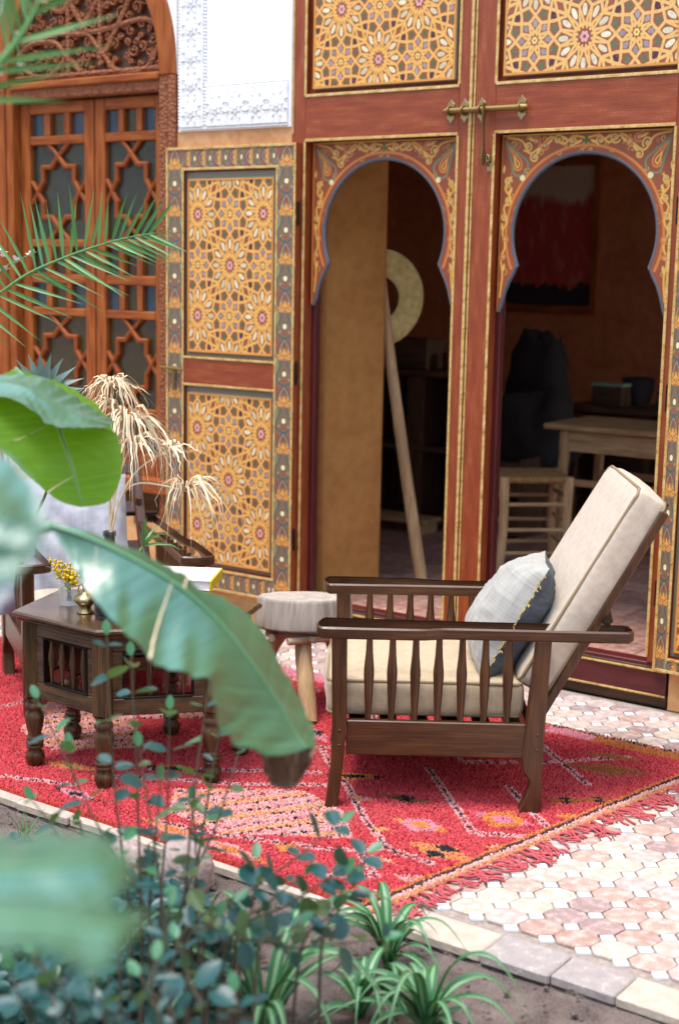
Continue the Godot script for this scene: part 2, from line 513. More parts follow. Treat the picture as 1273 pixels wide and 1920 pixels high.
const STEMS_C := [[Vector3(-1.378, 0.480, -1.290), Vector3(-1.452, 0.580, -1.320)], [Vector3(-1.402, 0.479, -1.272), Vector3(-1.402, 0.605, -1.236)], [Vector3(-1.388, 0.454, -1.339), Vector3(-1.382, 0.568, -1.305)], [Vector3(-1.371, 0.428, -1.408), Vector3(-1.378, 0.529, -1.362)], [Vector3(-1.320, 0.430, -1.444), Vector3(-1.372, 0.528, -1.490)], [Vector3(-1.332, 0.403, -1.492), Vector3(-1.421, 0.480, -1.507)], [Vector3(-1.331, 0.385, -1.552), Vector3(-1.444, 0.491, -1.618)], [Vector3(-1.476, 0.347, -1.565), Vector3(-1.520, 0.498, -1.689)], [Vector3(-1.518, 0.346, -1.535), Vector3(-1.579, 0.440, -1.574)], [Vector3(-1.304, 0.386, -1.570), Vector3(-1.299, 0.459, -1.589)], [Vector3(-1.577, 0.370, -1.499), Vector3(-1.682, 0.472, -1.508)]]
const PAPYRUS_HEADS := [
	[Vector3(-0.041, 0.690, -0.057), 0.165, 34, Vector3(0.0, 0.0, 0.0), Vector3(-0.02, 0.52, -0.03)],
	[Vector3(-0.010, 0.640, -0.030), 0.120, 16, Vector3(-0.3, 0.0, 0.2), Vector3(0.0, 0.5, 0.0)],
	[Vector3(0.010, 0.585, -0.066), 0.220, 40, Vector3(0.15, 0.0, 0.0), Vector3(0.01, 0.45, -0.02)],
	[Vector3(0.045, 0.525, -0.05), 0.170, 20, Vector3(0.2, 0.0, 0.1), Vector3(0.02, 0.42, -0.02)],
	[Vector3(0.121, 0.505, -0.133), 0.140, 14, Vector3(0.25, 0.0, -0.1), Vector3(0.05, 0.43, -0.05)],
	[Vector3(0.172, 0.385, -0.148), 0.190, 20, Vector3(0.15, 0.0, -0.05), Vector3(0.045, 0.40, -0.05)],
]


# ---------------------------------------------------------------- painted ornament (flat paint on the cedar boards)
func rosette(cv: Canvas, c: Vector2, ap: float, nf: int, strap: Color, petal: Color, heart: Color, spot: Color, wd: float) -> void:
	var st := TAU / nf
	var base_petal := petal
	var ground_mix := c8("#b9853f")
	for k in nf:
		var a := k * st + rng.randf_range(-0.03, 0.03)
		var dir := Vector2.from_angle(a)
		var side := dir.orthogonal()
		petal = base_petal.darkened(rng.randf() * 0.16).lerp(ground_mix, rng.randf() * 0.12)
		var fat := 0.078 if nf == 12 else 0.12
		var ln := 0.155 if nf == 12 else 0.13
		cv.ell(c.x + dir.x * ap * 0.70, c.y + dir.y * ap * 0.70, ap * ln, ap * fat, a, petal)
		cv.ell(c.x + dir.x * ap * 0.59, c.y + dir.y * ap * 0.59, ap * 0.06, ap * fat * 0.75, a, petal)
	for k in nf:
		var a := k * st
		var dir := Vector2.from_angle(a)
		var side := dir.orthogonal()
		var rg := 0.80 if nf == 12 else 0.76
		var tip := c + dir * ap
		var q := c + dir * ap * 0.30
		for s in [-1.0, 1.0]:
			var g := c + Vector2.from_angle(a + s * st / 2) * ap * rg + Vector2(rng.randf_range(-1, 1), rng.randf_range(-1, 1))
			var p: Vector2 = c + (dir * 0.43 - side * s * 0.06 * 12.0 / nf) * ap
			cv.line(tip, g, wd, strap)
			cv.line(g, p, wd * 0.85, strap)
			cv.line(p, q, wd * 0.7, strap)
			cv.line(p, c + Vector2.from_angle(a + s * st / 2) * ap * 0.24, wd * 0.7, strap)
	cv.dot(c.x, c.y, ap * 0.19, heart)
	for k in 6:
		var d := Vector2.from_angle(k * TAU / 6) * ap * 0.1
		cv.dot(c.x + d.x, c.y + d.y, ap * 0.055, spot)


func girih(strap: Color, ground: Color, petal: Color, green: Color) -> ImageTexture:
	var N := 400
	var cv := Canvas.new(N, N, ground)
	cv.wrap = true
	var u := N / 2.0
	var e := 0.3254
	var ra := 1.866 * e * u
	var rb := 1.207 * e * u
	var wd := 11.0
	var purple := c8("#4a2030")
	for cell in [Vector2(0, 0), Vector2(1, 1)]:
		var c: Vector2 = cell * u
		for k in 12:
			var p: Vector2 = c + Vector2.from_angle((k + 0.5) * TAU / 12) * 1.9 * e * u
			if k % 3 != 1:
				for s in 5:
					var d := Vector2.from_angle(k + s * TAU / 5) * u * 0.035
					cv.ell(p.x + d.x, p.y + d.y, u * 0.030, u * 0.016, k + s * TAU / 5, green)
		for s in [Vector2(0.63, 0.37), Vector2(0.37, 0.63), Vector2(-0.63, 0.37), Vector2(-0.37, 0.63)]:
			var p: Vector2 = c + s * u
			cv.ell(p.x, p.y, u * 0.07, u * 0.055, 0.8 if s.x > 0 else -0.8, purple)
	for cell in [Vector2(0, 0), Vector2(1, 1)]:
		var c: Vector2 = cell * u
		for k in 12:
			var a := k * TAU / 12
			var tip: Vector2 = c + Vector2.from_angle(a) * ra
			if k % 3 != 0:
				for s in [-1.0, 1.0]:
					var into: bool = (k % 3 == 1) == (s > 0)
					cv.line(tip, tip + Vector2.from_angle(a + s * 0.74) * u * (0.34 if into else 0.1), wd, strap)
	for cell in [Vector2(1, 0), Vector2(0, 1)]:
		var c: Vector2 = cell * u
		for k in [1, 3, 5, 7]:
			var a: float = k * TAU / 8
			var tip: Vector2 = c + Vector2.from_angle(a) * rb
			for s in [-1.0, 1.0]:
				cv.line(tip, tip + Vector2.from_angle(a + s * 0.74) * u * 0.105, wd, strap)
	for cell in [Vector2(0, 0), Vector2(1, 1)]:
		rosette(cv, cell * u, ra, 12, strap, petal, c8("#8c4036"), c8("#d9a49a"), wd)
	for cell in [Vector2(1, 0), Vector2(0, 1)]:
		rosette(cv, cell * u, rb, 8, strap, c8("#a3949c"), ground, c8("#ecd27a"), wd)
	# brush wear: faint scuffs and specks over the whole board
	for i in 2600:
		cv.dot(rng.randf() * N, rng.randf() * N, rng.randf_range(0.4, 1.3), [ground, strap.darkened(0.35), petal.darkened(0.3)][i % 3])
	return cv.tex()


func scroll(cv: Canvas, c: Vector2, r: float, a0: float, turns: float, hand: float, wd: float, col: Color) -> void:
	var pts := []
	for i in 30:
		var t := i / 29.0
		pts.append(c + Vector2.from_angle(a0 + hand * t * turns * TAU) * r * (1.0 - t * 0.82))
	cv.path(pts, wd, col)


# the arch boards: gold and orange tendrils on earth red; 512 px across 0.70 m, board seen from the front
func arabesque(light: bool) -> ImageTexture:
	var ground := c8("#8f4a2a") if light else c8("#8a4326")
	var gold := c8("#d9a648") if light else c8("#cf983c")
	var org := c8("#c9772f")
	var green := c8("#6f7a58")
	var cream := c8("#d8cf9a")
	var k := 512 / 0.70
	var cv := Canvas.new(512, 512, ground)
	var r := RandomNumberGenerator.new(); r.seed = 7
	for i in 1200:
		cv.dot(r.randf() * 512, r.randf() * 512, r.randf_range(0.6, 1.6), ground.darkened(r.randf() * 0.16))
	# arch line followed by an orange band, centre of the arch 0.365 m under the board's top edge
	for i in 70:
		var q := Vector2(r.randf() * 0.335, 0.012 + r.randf() * 0.62)
		for s in [-1.0, 1.0]:
			scroll(cv, Vector2(256 + s * q.x * k, q.y * k), r.randf_range(0.008, 0.015) * k, q.y * 40.0, 0.9, s, 2.6, (gold if i % 3 else org).darkened(0.12))
	var c := Vector2(256, 0.365 * k)
	var band := []
	for i in 61:
		var a := -PI / 2 + (i / 60.0 - 0.5) * 2.0 * (PI / 2 + 0.42)
		band.append(c + Vector2.from_angle(a) * (0.289 + 0.024) * k)
	cv.path(band, 0.010 * k, org)
	for x in [6.0, 506.0]:
		cv.line(Vector2(x, 0), Vector2(x, 512), 5, org)
	cv.line(Vector2(0, 6), Vector2(512, 6), 5, gold)
	for s in [-1.0, 1.0]:
		var f := func(x: float, y: float) -> Vector2: return Vector2(256 + s * x * k, y * k)
		# teardrop in the corner
		var drop := spline([f.call(0.325, 0.03), f.call(0.27, 0.075), f.call(0.232, 0.11), f.call(0.245, 0.15), f.call(0.285, 0.15), f.call(0.30, 0.105), f.call(0.325, 0.03)], 8)
		cv.path(drop, 6, green)
		cv.path(spline([f.call(0.312, 0.05), f.call(0.262, 0.098), f.call(0.262, 0.13), f.call(0.285, 0.13), f.call(0.29, 0.09), f.call(0.312, 0.05)], 8), 5, org)
		cv.path(spline([f.call(0.29, 0.085), f.call(0.268, 0.11), f.call(0.275, 0.125), f.call(0.283, 0.11), f.call(0.29, 0.085)], 6), 4, gold)
		cv.dot(f.call(0.252, 0.163).x, f.call(0.252, 0.163).y, 8, cream)
		# running vine along the top and down the side
		var vine := spline([f.call(0.0, 0.028), f.call(0.05, 0.02), f.call(0.09, 0.045), f.call(0.14, 0.02), f.call(0.18, 0.05), f.call(0.225, 0.075), f.call(0.26, 0.03), f.call(0.32, 0.016)], 8)
		cv.path(vine, 6, gold)
		var vine2 := spline([f.call(0.30, 0.16), f.call(0.322, 0.2), f.call(0.30, 0.235), f.call(0.325, 0.27), f.call(0.312, 0.32), f.call(0.328, 0.36), f.call(0.315, 0.41), f.call(0.33, 0.46), f.call(0.322, 0.52), f.call(0.33, 0.60)], 8)
		cv.path(vine2, 6, gold)
		for q in [[0.055, 0.036, 0.017, 2.0], [0.112, 0.03, 0.02, 0.5], [0.165, 0.048, 0.02, 3.0], [0.20, 0.03, 0.018, 1.0], [0.205, 0.09, 0.018, 4.0], [0.235, 0.05, 0.02, 2.4], [0.312, 0.175, 0.016, 0.0], [0.31, 0.245, 0.017, 2.0], [0.32, 0.305, 0.014, 4.0], [0.317, 0.385, 0.014, 1.0], [0.322, 0.45, 0.012, 3.0]]:
			scroll(cv, f.call(q[0], q[1]), q[2] * k, q[3], 1.25, s, 5, gold if int(q[3]) % 2 == 0 else org)
			cv.dot(f.call(q[0], q[1]).x, f.call(q[0], q[1]).y, 4.5, cream.darkened(0.2))
		for q in [[0.03, 0.04, 0.4], [0.085, 0.026, -0.5], [0.145, 0.036, 0.7], [0.19, 0.068, 0.9], [0.22, 0.026, -0.4], [0.33, 0.13, 1.5], [0.3, 0.21, 1.2], [0.33, 0.34, 1.6], [0.318, 0.49, 1.4]]:
			cv.ell(f.call(q[0], q[1]).x, f.call(q[0], q[1]).y, 11, 4, q[2] * s, gold.lightened(0.1))
		cv.ell(256, 0.032 * k, 5, 12, 0, c8("#4f6a2c"))
	return cv.tex()


# border bands of the wicket shutters: one lotus per repeat, 128 x 200 px for 0.096 x 0.15 m
func lotus_band() -> ImageTexture:
	var g := c8("#7d644a")
	var red := c8("#96503a")
	var blue := c8("#4c585c")
	var gold := c8("#d6a04e")
	var org := c8("#c07434")
	var cream := c8("#ece0aa")
	var olive := c8("#7f8452")
	var cv := Canvas.new(128, 256, g)
	cv.wrap = true
	for s in [-1.0, 1.0]:
		var f := func(x: float, y: float) -> Vector2: return Vector2(64 + s * x, y)
		cv.ell(f.call(46, 34).x, 34, 20, 30, 0.3 * s, red)
		cv.ell(f.call(50, 170).x, 170, 13, 40, 0, olive)
		cv.path(spline([f.call(0, 4), f.call(34, 40), f.call(44, 84), f.call(18, 128), f.call(38, 176), f.call(54, 216), f.call(30, 250), f.call(0, 260)], 7), 9, blue)
		cv.path(spline([f.call(0, 12), f.call(24, 44), f.call(33, 82), f.call(10, 124)], 6), 3, cream.darkened(0.25))
		cv.path(spline([f.call(62, 76), f.call(48, 116), f.call(52, 156), f.call(62, 192)], 6), 5, olive.lightened(0.2))
		for q in [[13, 84, 0.6], [28, 74, 1.0], [34, 96, 0.1], [14, 106, -0.6], [30, 112, -0.4]]:
			cv.ell(f.call(q[0], q[1]).x, q[1], 17, 8, q[2] * s, org)
			cv.ell(f.call(q[0], q[1]).x, q[1], 11, 5, q[2] * s, gold)
		cv.ell(f.call(64, 124).x, 124, 9, 15, 0, cream)
		cv.ell(f.call(34, 226).x, 226, 10, 5, 0.8 * s, gold.darkened(0.1))
	cv.ell(64, 80, 8, 22, 0, gold)
	cv.ell(64, 40, 9, 17, 0, red.darkened(0.1))
	cv.ell(64, 196, 18, 20, 0, c8("#38464a"))
	cv.ell(64, 196, 14, 15, 0, cream)
	cv.ell(64, 234, 16, 11, 0, red)
	return cv.tex()


# relief of the carved plaster: eight-pointed stars and small leaves, height as grey
func stucco_relief() -> ImageTexture:
	var N := 256
	var cv := Canvas.new(N, N, Color(0.35, 0.35, 0.35))
	cv.wrap = true
	var r := RandomNumberGenerator.new(); r.seed = 3
	for i in 240:
		var p := Vector2(r.randf(), r.randf()) * N
		cv.ell(p.x, p.y, r.randf_range(5, 11), r.randf_range(2.5, 4), r.randf() * PI, Color(0.75, 0.75, 0.75))
		cv.dot(p.x + 6, p.y + 4, 2.6, Color(0.02, 0.02, 0.02))
	var c := Vector2(N / 2.0, N / 2.0)
	for ring in [[62.0, 12.0, 0.95], [62.0, 4.0, 0.1], [40.0, 7.0, 0.85]]:
		var pts := []
		for k in 17:
			pts.append(c + Vector2.from_angle(k * TAU / 16) * (ring[0] if k % 2 == 0 else ring[0] * 0.74))
		cv.path(pts, ring[1], Color(ring[2], ring[2], ring[2]))
	for k in 8:
		var d := Vector2.from_angle(k * TAU / 8 + 0.39) * 24
		cv.ell(c.x + d.x, c.y + d.y, 12, 5, k * TAU / 8 + 0.39, Color(0.8, 0.8, 0.8))
	for y in [4.0, 252.0]:
		cv.line(Vector2(0, y), Vector2(N, y), 9, Color(0.9, 0.9, 0.9))
	return cv.tex()


func painting_tex() -> ImageTexture:
	# loose washes of crimson over black with a pale upper third: a plain abstract stand-in
	var W := 160
	var H := 220
	var fn := FastNoiseLite.new(); fn.seed = 21; fn.frequency = 0.02
	var f2 := FastNoiseLite.new(); f2.seed = 22; f2.frequency = 0.05
	var im := Image.create_empty(W, H, false, Image.FORMAT_RGB8)
	for y in H:
		for x in W:
			var t := y / float(H) + fn.get_noise_2d(x * 2.2, y * 0.5) * 0.09 + f2.get_noise_2d(x * 3.0, y * 0.6) * 0.03
			var c := c8("#c9b49c")
			if t > 0.27:
				c = c8("#b23c38").lerp(c8("#c97a62"), clampf(f2.get_noise_2d(x, y * 0.4) * 1.2, 0, 1))
			elif t > 0.20:
				c = c.lerp(c8("#a84a40"), (t - 0.20) / 0.07)
			if t > 0.84:
				c = c8("#232428")
			im.set_pixel(x, y, c)
	return ImageTexture.create_from_image(im)


# side veins of a banana leaf: stripes across the blade
func vein_tex(a: Color, b: Color, mid: Color) -> ImageTexture:
	var W := 128
	var H := 512
	var fn := FastNoiseLite.new(); fn.seed = 5; fn.frequency = 0.09
	var im := Image.create_empty(W, H, false, Image.FORMAT_RGB8)
	for y in H:
		for x in W:
			var m := absf(x / 127.0 - 0.5) * 2.0
			var yy := y + m * 46.0
			var t := fn.get_noise_1d(yy * 1.0) * 0.5 + 0.5 + fn.get_noise_2d(x * 0.6, yy * 4.0) * 0.25
			var c := a.lerp(b, clampf(t, 0, 1))
			if m < 0.045:
				c = mid
			im.set_pixel(x, y, c)
	return ImageTexture.create_from_image(im)


func wood_img(sd: int) -> Image:
	# streaks running along y
	var a := noise_img(256, 0.012, sd, 5)
	var fn := FastNoiseLite.new(); fn.seed = sd + 9; fn.frequency = 0.16; fn.fractal_octaves = 3
	var d := a.get_data()
	for y in 256:
		for x in 256:
			var w := fn.get_noise_2d(minf(x, 256 - x) + d[y * 256 + x] * 0.05, minf(y, 256 - y) * 0.05)
			d[y * 256 + x] = int(clampf(d[y * 256 + x] * 0.45 + 70 + w * 110, 0, 255))
	return Image.create_from_data(256, 256, false, Image.FORMAT_L8, d)


# ---------------------------------------------------------------- materials
func make_materials() -> void:
	var fine := noise_img(256, 0.06, 1, 4)
	var coarse := noise_img(256, 0.014, 2, 5)
	var mixn := mixed(fine, coarse, 0.5)
	var grit := noise_img(256, 0.2, 4, 2)
	var wood := wood_img(11)
	var gfine := grey(fine); var gmix := grey(mixn); var ggrit := grey(grit); var gwood := grey(wood)
	T.sawn = ramp(mixn, [[0.2, c8("#968b80")], [0.5, c8("#ada297")], [0.8, c8("#c0b6ac")]])
	tri_mat("log_side", ramp(mixed(wood, coarse, 0.4), [[0.2, c8("#7d7268")], [0.5, c8("#a3978a")], [0.8, c8("#b8ab9c")]]), Vector3(4, 1.0, 4), 0.85, gwood, 0.05)
	T.fine = gfine; T.mix = gmix; T.grit = ggrit; T.wood = gwood

	# masonry
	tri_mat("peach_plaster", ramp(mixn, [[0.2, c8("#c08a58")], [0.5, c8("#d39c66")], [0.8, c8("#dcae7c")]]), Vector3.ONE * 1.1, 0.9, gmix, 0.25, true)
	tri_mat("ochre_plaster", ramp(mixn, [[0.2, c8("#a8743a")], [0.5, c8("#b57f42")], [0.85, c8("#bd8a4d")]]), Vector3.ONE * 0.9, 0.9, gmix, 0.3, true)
	tri_mat("room_plaster", ramp(mixn, [[0.2, c8("#ad6640")], [0.5, c8("#bd7248")], [0.85, c8("#c88056")]]), Vector3.ONE * 0.8, 0.9, gmix, 0.3, true)
	tri_mat("white_plaster", ramp(mixn, [[0.2, c8("#eceae6")], [0.6, c8("#f0efec")], [0.9, c8("#f3f2ef")]]), Vector3.ONE * 1.2, 0.8, gmix, 0.04, true)
	var st := stucco_relief()
	tri_mat("carved_plaster", ramp(mixn, [[0.2, c8("#dedcd6")], [0.6, c8("#e9e7e2")], [0.9, c8("#efeeea")]]), Vector3(7.2, 7.2, 7.2), 0.85, st, 0.22, true)
	M.carved_plaster.albedo_texture = M.white_plaster.albedo_texture
	tri_mat("soil", ramp(mixed(grit, coarse, 0.55), [[0.15, c8("#4a3f3b")], [0.45, c8("#665953")], [0.7, c8("#766862")], [0.95, c8("#8e827c")]]), Vector3.ONE * 2.3, 0.95, grey(mixed(grit, coarse, 0.5)), 1.1, true)
	tri_mat("grout", ramp(mixn, [[0.2, c8("#86796f")], [0.8, c8("#a99d94")]]), Vector3.ONE * 4.0, 0.9, gfine, 0.2, true)
	# tiles, a few tones; patches are wear and limescale on the clay
	var tones := [["#b59a8e", "#c9b5ab"], ["#ad8f84", "#c4aa9f"], ["#c0ada1", "#d0c2b8"], ["#b9a69f", "#c9bbb6"], ["#a08884", "#b7a4a0"], ["#c2b3a3", "#d1c5b8"]]
	var blot := mixed(noise_img(256, 0.03, 31, 4), grit, 0.4)
	for i in tones.size():
		tri_mat("tile_%d" % i, ramp(blot, [[0.2, c8(tones[i][0]).darkened(0.10)], [0.5, c8(tones[i][0])], [0.68, c8(tones[i][1])], [0.85, c8("#d3c8c0")]]), Vector3.ONE * 3.1, 0.62, gfine, 0.12, true)
	tri_mat("white_tile", ramp(blot, [[0.2, c8("#d8d8d8")], [0.6, c8("#ecedee")], [0.9, c8("#f1f2f3")]]), Vector3.ONE * 5.0, 0.35, gfine, 0.05, true)
	for i in 3:
		tri_mat("edge_tile_%d" % i, ramp(blot, [[0.2, c8(["#aa9a8c", "#968d8b", "#b0a494"][i])], [0.6, c8(["#b5a798", "#a29a97", "#bcaf9f"][i])], [0.9, c8("#d4c9ba")]]), Vector3.ONE * 2.4, 0.7, gmix, 0.25, true)
	for i in 3:
		tri_mat("room_tile_%d" % i, ramp(blot, [[0.2, c8(["#96685a", "#a37666", "#8a6258"][i])], [0.6, c8(["#b88c7a", "#c49d8c", "#ab8476"][i])], [0.9, c8("#cfb5a8")]]), Vector3.ONE * 2.4, 0.5, gmix, 0.1, true)

	# timber: y grain, x grain, z grain from one streak image
	var sets := {
		"mahogany": [c8("#3a2110"), c8("#4a2b15"), c8("#5d3b20"), 0.36], "walnut": [c8("#2b1c11"), c8("#4a331e"), c8("#674a2b"), 0.26],
		"cedar": [c8("#743614"), c8("#944d1e"), c8("#a66029"), 0.6], "pale_wood": [c8("#9c7c55"), c8("#bd9a6e"), c8("#d0b186"), 0.6],
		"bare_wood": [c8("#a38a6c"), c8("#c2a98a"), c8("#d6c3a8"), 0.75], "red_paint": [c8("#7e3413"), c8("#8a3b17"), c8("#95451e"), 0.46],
		"dark_red": [c8("#43130f"), c8("#54191a"), c8("#5f2220"), 0.4], "plank": [c8("#3d2a1c"), c8("#553a26"), c8("#6a4a30"), 0.6],
	}
	var turned := _turned(wood)
	var gturned := grey(turned)
	for key in sets:
		var q: Array = sets[key]
		var tx := ramp(wood, [[0.25, q[0]], [0.5, q[1]], [0.78, q[2]]])
		tri_mat(key + "_y", tx, Vector3(6, 1.3, 6), q[3], gwood, 0.06)
		tri_mat(key + "_x", tx, Vector3(1.3, 6, 6), q[3], gwood, 0.06)
		tri_mat(key + "_z", tx, Vector3(6, 6, 1.3), q[3], gwood, 0.06)
		M[key + "_x"].albedo_texture = ramp(turned, [[0.25, q[0]], [0.5, q[1]], [0.78, q[2]]])
		M[key + "_x"].heightmap_texture = gturned
		if key == "cedar":
			for ax in ["_x", "_y", "_z"]:
				M[key + ax].metallic_specular = 0.35
	# old paint: soft worn patches, a few rubbed spots
	var worn_paint := mixed(mixed(wood, coarse, 0.45), grit, 0.22)
	for ax in ["_x", "_y"]:
		M["red_paint" + ax].albedo_texture = ramp(_turned(worn_paint) if ax == "_x" else worn_paint, [[0.2, c8("#74300f")], [0.45, c8("#883a17")], [0.62, c8("#95471f")], [0.74, c8("#a5623c")]])
	M.walnut_x.clearcoat_enabled = true; M.walnut_x.clearcoat = 0.7; M.walnut_x.clearcoat_roughness = 0.12
	tri_mat("cedar_carved", ramp(mixed(wood, fine, 0.5), [[0.2, c8("#5d2c13")], [0.5, c8("#8a4a20")], [0.8, c8("#a76230")]]), Vector3.ONE * 5.0, 0.6, grey(noise_img(256, 0.05, 77, 2, FastNoiseLite.TYPE_CELLULAR)), 0.9)
	# paint
	mat("gilt", c8("#c9a566"), 0.5)
	M.gilt.albedo_texture = ramp(mixn, [[0.16, c8("#7d4a2c")], [0.30, c8("#b48a45")], [0.6, c8("#d3b06c")], [0.9, c8("#dfc690")]])
	M.gilt.albedo_color = Color.WHITE; M.gilt.uv1_triplanar = true; M.gilt.uv1_scale = Vector3.ONE * 4.0
	var gi := girih(c8("#e3ab54"), c8("#8f4a2c"), c8("#ebdfb2"), c8("#3a6440"))
	uv_mat("girih", gi, 0.5)
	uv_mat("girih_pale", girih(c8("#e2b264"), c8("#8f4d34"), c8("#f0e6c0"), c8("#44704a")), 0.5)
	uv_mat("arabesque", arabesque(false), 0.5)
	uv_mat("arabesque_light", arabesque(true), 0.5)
	uv_mat("lotus", lotus_band(), 0.5)
	mat("slate_paint", c8("#7d7f78"), 0.55)
	mat("sage_paint", c8("#827d68"), 0.55)
	# metal
	var br := mat("brass", c8("#a89468"), 0.32); br.metallic = 1.0
	br.roughness_texture = gmix; br.uv1_triplanar = true; br.uv1_scale = Vector3.ONE * 8.0; br.roughness = 0.6
	var old := mat("old_brass", c8("#8f7648"), 0.5); old.metallic = 0.85
	var iron := mat("iron", c8("#2a2620"), 0.5); iron.metallic = 0.8
	# cloth
	var weave := _weave()
	var lin := mixed(weave, noise_img(256, 0.016, 61, 4), 0.45)
	tri_mat("linen", ramp(lin, [[0.2, c8("#ab9676")], [0.5, c8("#b9a484")], [0.8, c8("#c3b093")]]), Vector3.ONE * 6.0, 0.95, grey(lin), 0.1)
	tri_mat("linen_pale", ramp(lin, [[0.2, c8("#b3a28e")], [0.5, c8("#c0b09c")], [0.8, c8("#cabcaa")]]), Vector3.ONE * 6.0, 0.95, grey(lin), 0.1)
	tri_mat("denim", ramp(mixed(lin, weave, 0.5), [[0.2, c8("#84837f")], [0.5, c8("#a5a39b")], [0.8, c8("#bdb8ac")]]), Vector3(7.0, 2.2, 5.0), 0.95, grey(lin), 0.14)
	tri_mat("denim_dark", ramp(lin, [[0.2, c8("#3a4048")], [0.5, c8("#545b64")], [0.8, c8("#777c82")]]), Vector3.ONE * 5.0, 0.95, grey(lin), 0.14)
	tri_mat("grey_wool", ramp(mixed(lin, noise_img(256, 0.012, 66, 3), 0.5), [[0.2, c8("#83868f")], [0.5, c8("#a5a7ae")], [0.8, c8("#bcbdc1")]]), Vector3(2.5, 2.5, 2.5), 0.95, grey(lin), 0.2)
	for q in ["linen", "linen_pale", "denim", "grey_wool"]:
		M[q].rim_enabled = true; M[q].rim = 0.4
	mat("piping", c8("#8f7a5e"), 0.9)
	mat("dark_cloth", c8("#2a2625"), 0.95)

	mat("straw", c8("#c9b878"), 0.8)
	tri_mat("straw", ramp(lin, [[0.2, c8("#a8955a")], [0.6, c8("#cbb97c")], [0.9, c8("#dccd98")]]), Vector3.ONE * 5.0, 0.85, grey(lin), 0.2)
	tri_mat("rush", ramp(lin, [[0.2, c8("#7a5a32")], [0.6, c8("#a07a48")], [0.9, c8("#b58e5a")]]), Vector3(8, 8, 8), 0.9, grey(lin), 0.3)
	var tuft := mat("pile", Color.WHITE, 0.95, 0.2)
	tuft.vertex_color_use_as_albedo = true
	tuft.rim_enabled = true; tuft.rim = 0.3
	tri_mat("rug_base", ramp(mixn, [[0.2, c8("#7d1f26")], [0.8, c8("#a53038")]]), Vector3.ONE * 6.0, 0.95)
	tri_mat("fringe_wool", ramp(mixn, [[0.2, c8("#a23c44")], [0.8, c8("#c9686a")]]), Vector3.ONE * 9.0, 0.95)
	# stone
	tri_mat("pebble", ramp(mixn, [[0.2, c8("#94817b")], [0.6, c8("#b3a19a")], [0.9, c8("#cbbdb6")]]), Vector3.ONE * 3.0, 0.85, gmix, 0.4)
	# glass
	var g := mat("clear_glass", Color(0.9, 0.95, 0.93, 0.12), 0.05); g.transparency = BaseMaterial3D.TRANSPARENCY_ALPHA
	var bg := mat("bottle_glass", Color(0.02, 0.10, 0.12, 0.55), 0.06); bg.transparency = BaseMaterial3D.TRANSPARENCY_ALPHA
	for q in [["blue_pane", "#2b4652"], ["olive_pane", "#3f3a20"], ["green_pane", "#2f3a30"], ["amber_pane", "#3a2512"]]:
		var pm := mat(q[0], c8(q[1]), 0.22)
		pm.albedo_color.a = 0.72; pm.transparency = BaseMaterial3D.TRANSPARENCY_ALPHA
	mat("paper", c8("#eeeae4"), 0.6)
	mat("yellow_cloth", c8("#d8c223"), 0.6)
	mat("mint_paint", c8("#8fb39a"), 0.6)
	mat("black_felt", c8("#0c0d0f"), 0.7)
	uv_mat("canvas_paint", painting_tex(), 0.6)
	# plants
	var lv := uv_mat("banana_leaf", vein_tex(c8("#17502f"), c8("#38785a"), c8("#2f6a48")), 0.33)
	lv.backlight_enabled = true; lv.backlight = Color(0.16, 0.2, 0.12)
	lv.heightmap_enabled = true; lv.heightmap_scale = 0.16; lv.heightmap_texture = grey(_l8(lv.albedo_texture.get_image()))
	lv.metallic_specular = 0.72; lv.clearcoat_enabled = true; lv.clearcoat = 0.5; lv.clearcoat_roughness = 0.38
	var lb := uv_mat("banana_leaf_thin", vein_tex(c8("#7fb23e"), c8("#9ccc58"), c8("#b0d072")), 0.42)
	lb.backlight_enabled = true; lb.backlight = Color(1.0, 1.2, 0.5)
	mat("leaf_stalk", c8("#5f9068"), 0.45)
	tri_mat("dry_leaf", ramp(wood, [[0.2, c8("#4a3323")], [0.6, c8("#6d5038")], [0.9, c8("#c9b9a8")]]), Vector3(9, 2, 9), 0.8, gmix, 0.3)
	for q in [["palm_leaf", "#3a6f2e", 0.42], ["palm_pale", "#5f9350", 0.40], ["bush_leaf", "#16494a", 0.34], ["bush_leaf_light", "#3a7450", 0.42], ["bush_leaf_old", "#4a5f38", 0.45], ["fan_leaf", "#5a6f6c", 0.38]]:
		var pm := mat(q[0], c8(q[1]), q[2])
		pm.backlight_enabled = true; pm.backlight = Color(0.3, 0.4, 0.15)
		pm.metallic_specular = 0.5
	var sp := mat("spider_leaf", Color.WHITE, 0.4); sp.vertex_color_use_as_albedo = true
	sp.backlight_enabled = true; sp.backlight = Color(0.4, 0.5, 0.2)
	mat("stem", c8("#4a4232"), 0.8)
	mat("stem_green", c8("#5b7a45"), 0.6)
	tri_mat("papyrus", ramp(wood, [[0.2, c8("#c0a47a")], [0.5, c8("#dcc7a2")], [0.85, c8("#ecdfc6")]]), Vector3(9, 3, 9), 0.85)
	mat("mimosa", c8("#d9b51c"), 0.85)


func _l8(im: Image) -> Image:
	var a := im.duplicate()
	a.convert(Image.FORMAT_L8)
	return a


func _turned(im: Image) -> Image:
	var a := im.duplicate()
	a.rotate_90(CLOCKWISE)
	return a


